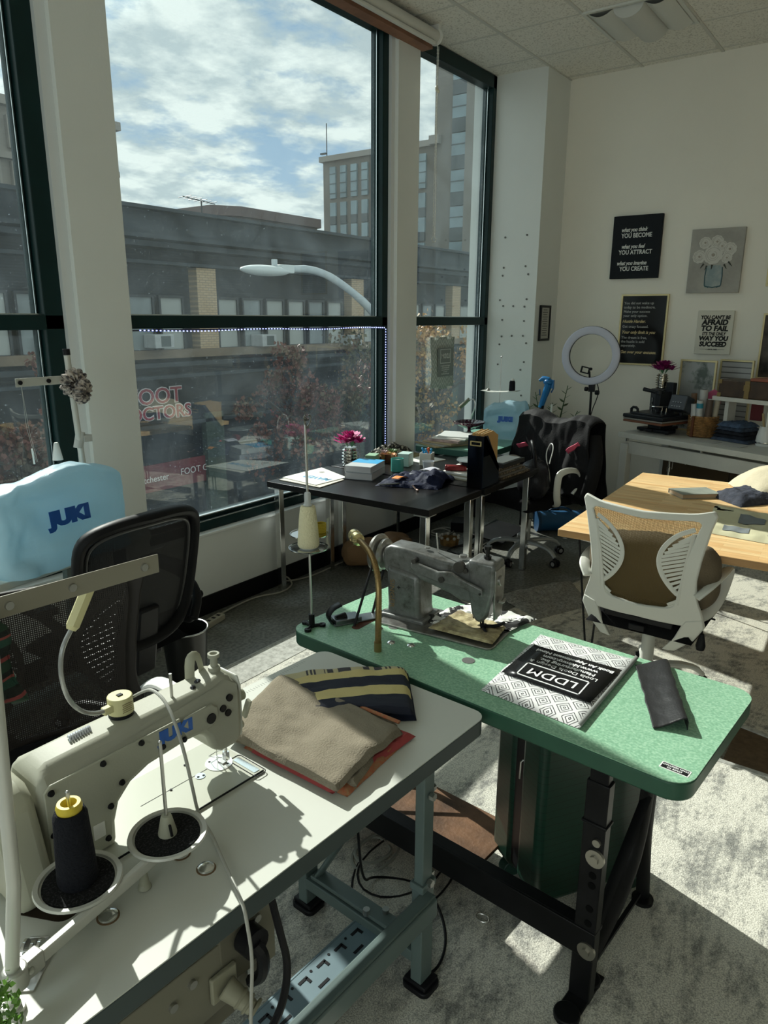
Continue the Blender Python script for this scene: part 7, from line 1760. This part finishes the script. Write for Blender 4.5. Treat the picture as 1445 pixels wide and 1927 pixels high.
# ------------------------------------------------------------------ white work table at the back wall
FT = Vector((5.82, 1.87)); TR = math.atan2(-.933, -.361)
wt = thing('work_table', 'white painted long work table along the back wall', 'table', (FT.x, FT.y, 0), TR)
wpm = M('white_painted', (.50, .50, .46), .55, var=.05, vscale=6, bump=.1)
q = B(); q.box((.85, .30, .829), (1.74, .62, .042)); q.ob('tabletop', wpm, wt, bevel=.003)
for (x_, y_) in ((.035, .03), (.035, .56), (1.66, .03), (1.66, .56)):
    q = B(); q.box((x_, y_, .38), (.07, .06, .76)); q.ob('leg', wpm, wt, bevel=.003)
q = B(); q.box((.85, .03, .735), (1.56, .03, .10)); q.ob('apron', wpm, wt, bevel=.002)
q = B(); q.box((.85, .56, .735), (1.56, .03, .10)); q.ob('apron', wpm, wt, bevel=.002)
for x_ in (.035, .70, 1.4): q = B(); q.cyl((x_, .04, .78), (x_, .04, .81), .012, seg=10); q.ob('spacer', steel, wt)
rs = thing('shelf_riser', 'white riser shelf standing on the white work table', 'shelf', (FT.x, FT.y, .851), TR)
q = B(); q.box((1.12, .33, .320), (.98, .26, .030)); q.ob('shelf_board', wpm, rs, bevel=.002)
for x_ in (.66, 1.58): q = B(); q.box((x_, .40, .152), (.03, .10, .304)); q.ob('shelf_side', wpm, rs)
def wt_at(u, v, z): return (FT.x + u * -.361 + v * .933, FT.y + u * -.933 + v * -.361, z)
vc = thing('storage_case', 'dark brown vintage box with brass corners on the riser shelf', 'box', wt_at(.98, .30, 1.187), TR)
q = B(); q.box((0, 0, .062), (.62, .20, .124)); q.ob('case_body', M('case_brown', (.045, .025, .012), .5, var=.35, vscale=9), vc, bevel=.008)
q = B()
for x_ in (-.09, .24): q.box((x_, -.101, .062), (.035, .004, .124)); q.box((x_, -.104, .075), (.045, .006, .04))
for x_ in (-.30, .30): q.box((x_, -.1005, .11), (.03, .003, .03)); q.box((x_, -.1005, .014), (.03, .003, .03))
q.ob('brass_fitting', M('old_brass', (.22, .15, .06), .4, .7), vc)
q = B(); q.box((0, 0, .01), (.30, .18, .02)); tag(q.ob('flat_box', M('terracotta', (.22, .07, .04), .6), loc=wt_at(1.05, .30, 1.312), rz=TR, bevel=.002), 'flat reddish brown box on top of the vintage case', 'box')
# heat press
hp = thing('heat_press', 'black swing heat press with control display on the white table', 'heat press', wt_at(.16, .22, .851), TR)
hpb = M('press_black', (.018, .020, .024), .4)
q = B(); q.box((0, 0, .02), (.30, .10, .025)); q.box((-.02, .1, .02), (.06, .34, .025)); 
for (x_, y_) in ((-.12, -.02), (.12, -.02), (0, .22)): q.cyl((x_, y_, 0), (x_, y_, .012), .02, seg=12)
q.box((0, .03, .055), (.12, .12, .05)); q.ob('base', hpb, hp, bevel=.006)
q = B(); q.box((-.01, .0, .090), (.37, .34, .018)); q.ob('lower_platen', M('platen_brown', (.16, .06, .03), .6), hp, bevel=.003)
q = B(); q.box((-.01, .0, .107), (.37, .34, .012)); q.ob('silicone_pad', M('pad_grey', (.22, .21, .19), .7), hp, bevel=.002)
q = B(); q.box((-.01, 0, .130), (.38, .35, .030)); q.box((-.01, 0, .150), (.30, .27, .02)); q.ob('upper_platen', hpb, hp, bevel=.008)
q = B(); q.tube([(-.16, -.12, .145), (-.16, -.12, .195), (-.10, -.12, .195), (-.10, -.12, .145)], .011, 8, smooth=1); q.ob('front_handle', hpb, hp)
q = B(); q.box((-.02, -.10, .1465), (.11, .012, .002)); q.ob('press_label', M('label_pale', (.5, .5, .48), .5), hp)
for x_ in (-.075, -.03, .02, .06): q = B(); q.cyl((x_, .02, .15), (x_, .02, .27 if x_ < -.06 else .20), .007, seg=10); q.ob('spring_rod', chrome, hp)
q = B(); q.box((.0, .06, .25), (.05, .16, .14)); q.cyl((-.0, .0, .16), (-.0, .0, .34), .016, seg=14); q.box((.0, .14, .20), (.07, .05, .38)); q.cyl((0, .0, .30), (0, 0, .335), .03, seg=16); q.ob('press_arm', hpb, hp, bevel=.006)
q = B(); q.tube([(-.13, -.03, .335), (-.06, -.02, .325), (.0, .0, .31)], [.016, .014, .012], 10, smooth=1); q.ob('lever_grip', hpb, hp)
q = B(); q.tube([(.14 * math.cos(a / 24 * 2 * PI) * .5, .0 + .06 * math.sin(a / 24 * 2 * PI), .21) for a in range(24)], .004, 6, closed=True); q.cyl((0, 0, .205), (0, 0, .225), .02, seg=12); q.ob('height_wheel', chrome, hp)
q = B(); q.box((.19, .02, .245), (.15, .10, .12), (-.35, 0, 0)); q.box((.14, .10, .20), (.03, .03, .14)); q.ob('control_box', M('control_slate', (.028, .034, .044), .35), hp, bevel=.008)
q = B()
for j in range(2):
    for k in range(4): q.box((.155 + .022 * k, -.042 - .010 * j + .009, .262 - .030 * j), (.012, .003, .006), (-.35, 0, 0))
q.ob('button', M('button_grey', (.28, .30, .32), .4), hp)
q = B(); q.box((-.05, .19, .22), (.09, .03, .14)); q.ob('rear_plate', M('plate_pale', (.42, .42, .38), .5), hp, bevel=.003)
flower_vase('flower_vase', 'mirrored vase of plum flowers standing behind the heat press', (6.13, 1.675, 1.19), .88, (.24, .012, .12))
q = B(); q.box((0, 0, .165), (.12, .11, .33)); tag(q.ob('storage_tin', M('tin_dark', (.04, .04, .045), .5), loc=(6.135, 1.675, .8535), rz=TR, bevel=.004), 'dark upright tin behind the heat press carrying the plum flowers', 'tin')
frame_lr('gold framed photograph leaning at the back of the white table, left one', 1.27, 1.575, .853, 1.42, 6.20, M('photo_green', (.05, .07, .05), .12, col2=(.28, .29, .28), vscale=5, lo=.45, hi=.55), rz=R(-16))
frame_lr('gold framed striped picture behind the left photograph on the white table', 1.03, 1.30, .853, 1.425, 6.32, stripes_mat('photo_lines', 'Z', [(0, (.34, .34, .33)), (.72, (.34, .34, .33)), (.80, (.10, .10, .10))], 13, .3, 0), rz=R(-16))
bsk = thing('wicker_basket', 'brown woven basket with rolls of material on the white table', 'basket', wt_at(.475, .36, .851), 0)
q = B()
def wob(a, z): return 1 + .035 * math.sin(30 * a + PI * int(z / .0118))
prof = [(0, .002), (.098, .002)]
for k in range(13):
    z_ = .006 + .0118 * k; prof += [(.104, z_), (.110, z_ + .006)]
prof += [(.104, .163), (.096, .163), (.096, .01), (0, .01)]
q.lathe(prof, seg=120, wob=lambda a, z: 1 + .03 * math.sin(24 * a + (PI if int(z / .0118) % 2 else 0))); q.ob('weave', M('wicker', (.26, .14, .05), .6, var=.35, vscale=30), bsk)
q = B(); q.box((-.1, .052, .08), (.012, .02, .155), (0, 0, -.5)); q.ob('leather_strap', M('strap_brown', (.13, .045, .02), .5), bsk)
rolls = [(-.05, .05, .24, .022, (.55, .58, .60), 'white cardboard tube with blue label, leftmost in the wicker basket'), (-.06, .015, .27, .024, (.50, .52, .52), 'pale tube with dark cap near the front of the wicker basket'), (-.01, .03, .25, .020, (.42, .40, .06), 'yellow roll in the middle of the wicker basket'), (-.05, -.035, .28, .025, (.10, .07, .055), 'dark brown roll in the wicker basket'), (-.02, -.07, .29, .020, (.42, .38, .30), 'cream roll at the right of the wicker basket'), (.03, -.05, .30, .024, (.20, .21, .20), 'grey roll at the back right of the wicker basket'), (.03, .02, .34, .030, (.48, .48, .46), 'wide white roll standing tallest in the wicker basket'), (.02, .07, .31, .022, (.16, .09, .05), 'brown roll at the back left of the wicker basket')]
for k, (dx, dy, hh, r_, c_, lab_) in enumerate(rolls):
    b0 = Vector(wt_at(.475, .36, .865)); o = thing('material_roll', lab_, 'roll', (b0.x + dx, b0.y + dy, b0.z))
    q = B(); q.cyl((0, 0, 0), (dx * .35, dy * .35, hh), r_, seg=20, caps=True); q.ob('roll', M('roll_' + 'abcdefgh'[k], c_, .5), o)
    q = B(); q.cyl((dx * .35, dy * .35, hh - .001), (dx * .351, dy * .351, hh + .002), r_ * .7, seg=16); q.ob('roll_end', M('roll_end', (.08, .08, .08), .6) if k != 3 else M('roll_end_w', (.5, .5, .5), .6), o)
    if k == 1: q = B(); q.cyl((dx * .27, dy * .27, hh * .78), (dx * .32, dy * .32, hh * .92), r_ * 1.02, seg=20); q.ob('blue_band', M('band_teal', (.03, .25, .35), .5), o)
q = B(); q.grid(lambda u, v: Vector((.02 * math.sin(u * 4), -.06 + .12 * u, .04 + .07 * v - .04 * abs(u - .5) * 2)), 10, 5)
tag(q.ob('pink_paper', M('pink_card', (.48, .10, .20), .7), loc=(6.05, 1.26, 1.10), solid=.002), 'curled pink card sticking up behind the wicker basket', 'card')
jmat = [M('denim_a', (.03, .045, .075), .85, var=.4, vscale=30), M('denim_b', (.045, .075, .13), .85, var=.3, vscale=30), M('denim_c', (.012, .014, .02), .85, var=.3, vscale=30)]
jl_ = ['blue grey jeans at the bottom of the folded pile on the white table', 'dark jeans, second from the bottom of the pile on the white table', 'black jeans in the middle of the pile on the white table', 'dark blue jeans, second from the top of the pile on the white table', 'faded blue jeans on top of the pile on the white table']
for k in range(5):
    c = [wt_at(.585 + .01 * k, .30 + .01 * (k % 2), 0), wt_at(.90 - .02 * k, .28, 0), wt_at(.90 - .012 * k, .50, 0), wt_at(.60 + .015 * k, .52, 0)]
    q = slab([p[:2] for p in c], .030, 26, 22, .2, .012, 9, k * 3, z=.853 + .027 * k)
    tag(q.ob('folded_jeans', jmat[(0, 2, 2, 0, 1)[k]]), jl_[k], 'jeans')
wb_ = thing('pen_pot', 'white rounded pot of tools at the right end of the white table', 'pot', wt_at(.985, .36, .851), TR)
q = B(); q.lathe([(0, 0), (.062, 0), (.066, .02), (.062, .07), (.048, .135), (.044, .14), (.042, .135), (0, .13)], seg=28); q.ob('pot', M('pot_white', (.62, .63, .61), .35), wb_)
q = B(); q.lathe([(.067, .018), (.0675, .024), (.067, .03)], seg=28); q.ob('chrome_band', chrome, wb_)
for k in range(4): q = B(); q.cyl((.02 * math.cos(k * 1.7), .02 * math.sin(k * 1.7), .11), (.04 * math.cos(k * 1.7), .04 * math.sin(k * 1.7), .19 + .02 * k), .008, seg=8); q.ob('tool', [M('pen_red', (.45, .05, .04), .4), papr, M('pen_wood', (.4, .3, .15), .5), papr][k], wb_)
for k, (u_, w_) in enumerate(((.66, .16), (.86, .17))):
    q = B(); q.box((0, 0, .0015), (w_, .12, .003)); tag(q.ob('paper_sheet', M('paper_shade', (.42, .42, .40), .6), loc=wt_at(u_, .16, .851), rz=TR + .1 * k, bevel=.0005), ('white paper lying in front of the jeans pile, the left sheet', 'white paper lying in front of the jeans pile, the right sheet')[k], 'paper')
q = B(); q.box((0, 0, .07), (.09, .02, .14)); tag(q.ob('red_case', M('red_case', (.12, .012, .015), .5), loc=wt_at(.80, .52, 1.0), rz=TR, bevel=.004), 'dark red case leaning under the riser shelf', 'case')
# below the white table
cbx = thing('cabinet', 'dark brown low cabinet pushed beneath the white work table', 'cabinet', wt_at(.86, .47, 0), TR)
q = B(); q.box((0, 0, .34), (1.50, .10, .66)); q.ob('cabinet_body', M('cabinet_brown', (.06, .04, .02), .6, var=.15, vscale=3), cbx, bevel=.003)
q = B(); q.box((.35, -.051, .34), (.004, .004, .62)); q.box((-.15, -.051, .34), (.004, .004, .62)); q.ob('door_gap', blk_pl, cbx)
q = B(); q.sph((.38, -.06, .60), .010, 10); q.ob('knob', steel, cbx)
for k, (u_, z0, z1) in enumerate(((.33, .0, .70), (.93, .0, .69))):
    q = B(); p = wt_at(u_, .20, 0); q.cyl((p[0], p[1], z0), (p[0], p[1], z1), .009, seg=10); q.cyl((p[0], p[1], .56), (p[0], p[1], .60), .014, seg=10); tag(q.ob('support_pole', chrome), ('chrome pole under the white table, the left of two', 'chrome pole under the white table, the right of two')[k], 'pole')
fan = thing('hanging_tag', 'thin cords with small weights hanging beneath the white table', 'cords', wt_at(.42, .12, .70))
q = B(); q.cyl((0, 0, 0), (.02, .01, -.10), .0018, seg=5); q.cyl((.0, -.09, 0), (0, -.09, -.05), .0018, seg=5); q.ob('cord', M('cord_pale', (.5, .5, .48), .5), fan)
cb2 = thing('storage_bin', 'open bin of fabric scraps under the left end of the white table', 'bin', wt_at(.15, .20, 0), TR)
q = B(); q.ring(rrect(.26, .36, .02), rrect(.25, .35, .015), .26); q.prism(rrect(.25, .35, .015), .01); q.ob('bin_body', M('bin_dark', (.03, .035, .045), .5), cb2)
for k, (c_, z_) in enumerate((((.30, .25, .18), .24), ((.40, .38, .34), .28), ((.06, .07, .10), .32), ((.22, .17, .13), .35))):
    q = slab([(-.12 + .02 * k, -.17), (.11, -.16 + .02 * k), (.12 - .02 * k, .16), (-.11, .17 - .03 * k)], .05, 18, 18, .4, .03, 9, k * 4, z=z_); q.ob('fabric_scrap', M('scrap_' + 'abcd'[k], c_, .9), cb2)
q = B(); q.box((0, 0, .08), (.14, .015, .16), (0, .15, 0)); tag(q.ob('orange_packet', M('orange_packet', (.50, .10, .03), .5), loc=wt_at(.17, .46, .40), rz=TR, bevel=.003), 'orange and white packet poking from the bin under the white table', 'packet')
tbk = thing('tote_bag', 'white plastic bag of scraps beside the leg of the white table', 'bag', (5.80, 1.98, 0))
q = B(); q.sph((0, 0, .14), .15, 24, (.7, .8, 1.0))
for v in q.bm.verts: v.co += Vector((nz(v.co.x * 12, v.co.y * 12, v.co.z * 12), nz(v.co.x * 12 + 3, v.co.y * 12, v.co.z * 12), .6 * nz(v.co.x * 12, v.co.y * 12 + 7, v.co.z * 12))) * .04; v.co.z = max(.003, v.co.z)
q.ob('bag_body', M('bag_pale', (.42, .45, .48), .5, var=.2, vscale=12), tbk)
# small rolled rug on the floor by the wooden table
q = slab([(3.95, 1.98), (3.75, 1.60), (4.15, 1.42), (4.5, 1.70)], .02, 30, 26, .2, .02, 6, 9, z=.008)
tag(q.ob('throw_rug', M('furry_grey', (.28, .28, .26), .95, var=.35, vscale=60, bump=.8, bscale=120)), 'small rumpled grey throw rug on the floor left of the hairpin legs', 'rug')
# artificial boxwood sprig at the lower left edge
bxw = thing('potted_plant', 'green boxwood sprig beside the pole of the pale thread stand', 'plant', (.300, .842, .776))
q = B(); q.lathe([(0, 0), (.022, 0), (.026, .035), (0, .03)], seg=18); q.ob('pot', white_pl, bxw)
q = B(); random.seed(4)
for k in range(260):
    a = random.uniform(0, 2 * PI); rr = random.uniform(0, .032); z_ = random.uniform(.03, .12); p = Vector((rr * math.cos(a), rr * math.sin(a), z_))
    e = Euler((random.uniform(0, 6), random.uniform(0, 6), random.uniform(0, 6))).to_matrix()
    q.bm.faces.new([q.bm.verts.new(p + e @ Vector(v) * .008) for v in ((-.8, 0, 0), (0, .5, .15), (.8, 0, 0), (0, -.5, .15))])
o = q.ob('foliage', M('boxwood_leaf', (.10, .22, .03), .4, var=.4, vscale=30), bxw); o['kind'] = 'stuff'
# ================================================================== tidy: one object per separate small piece, single-piece things as one mesh
SPLIT = {'bolt', 'screw', 'oil_plug', 'thread_guide', 'thread_pin', 'leg_post', 'sleeve', 'slide_plate', 'lever_screw', 'stud', 'hinge_plate', 'clip', 'top_screw', 'button', 'brass_fitting', 'adjust_hole', 'end_bracket', 'cone_holder', 'cord', 'outlet', 'tape', 'door_gap', 'muntin', 'coil', 'end_cap', 'oil_cap', 'face_screw', 'end_disc', 'core', 'caster_cap', 'painted_leaf'}
def islands(me):
    n = len(me.vertices); par = list(range(n))
    def f(a):
        while par[a] != a: par[a] = par[par[a]]; a = par[a]
        return a
    for e in me.edges:
        a, b_ = f(e.vertices[0]), f(e.vertices[1])
        if a != b_: par[a] = b_
    G = {}
    for i in range(n): G.setdefault(f(i), []).append(i)
    out = []
    for g in G.values():
        lo = [min(me.vertices[i].co[k] for i in g) - .0015 for k in range(3)]; hi = [max(me.vertices[i].co[k] for i in g) + .0015 for k in range(3)]
        out.append([set(g), lo, hi])
    ch = True
    while ch:
        ch = False
        for i in range(len(out)):
            for j in range(i + 1, len(out)):
                if all(out[i][1][k] <= out[j][2][k] and out[j][1][k] <= out[i][2][k] for k in range(3)):
                    out[i] = [out[i][0] | out[j][0], [min(a, b_) for a, b_ in zip(out[i][1], out[j][1])], [max(a, b_) for a, b_ in zip(out[i][2], out[j][2])]]
                    out.pop(j); ch = True; break
            if ch: break
    return [o[0] for o in out]
for o in [o for o in bpy.data.objects if o.type == 'MESH' and o.name.split('.')[0] in SPLIT and not kids(o)]:
    gs = islands(o.data)
    if len(gs) < 2 or len(gs) > 60: continue
    src = o.data
    for k, g in enumerate(gs):
        bm = bmesh.new(); bm.from_mesh(src); bm.verts.ensure_lookup_table()
        bmesh.ops.delete(bm, geom=[v for v in bm.verts if v.index not in g], context='VERTS')
        me = bpy.data.meshes.new(o.name); bm.to_mesh(me); bm.free()
        for m_ in src.materials: me.materials.append(m_)
        if k == 0: o.data = me
        else:
            c = o.copy(); c.data = me; COL.objects.link(c)
for o in [o for o in bpy.data.objects if o.type == 'EMPTY' and o.parent is None and 'label' in o]:
    ks = kids(o)
    if len(ks) == 1 and ks[0].type == 'MESH' and not kids(ks[0]):
        c = ks[0]; nm = o.name.split('.')[0]
        lab, cat, grp = o['label'], o['category'], o.get('group')
        mw = Matrix.LocRotScale(o.location, o.rotation_euler, None) @ Matrix.LocRotScale(c.location, c.rotation_euler, None)
        c.parent = None; c.matrix_world = mw
        tag(c, lab, cat, grp); bpy.data.objects.remove(o); c.name = nm
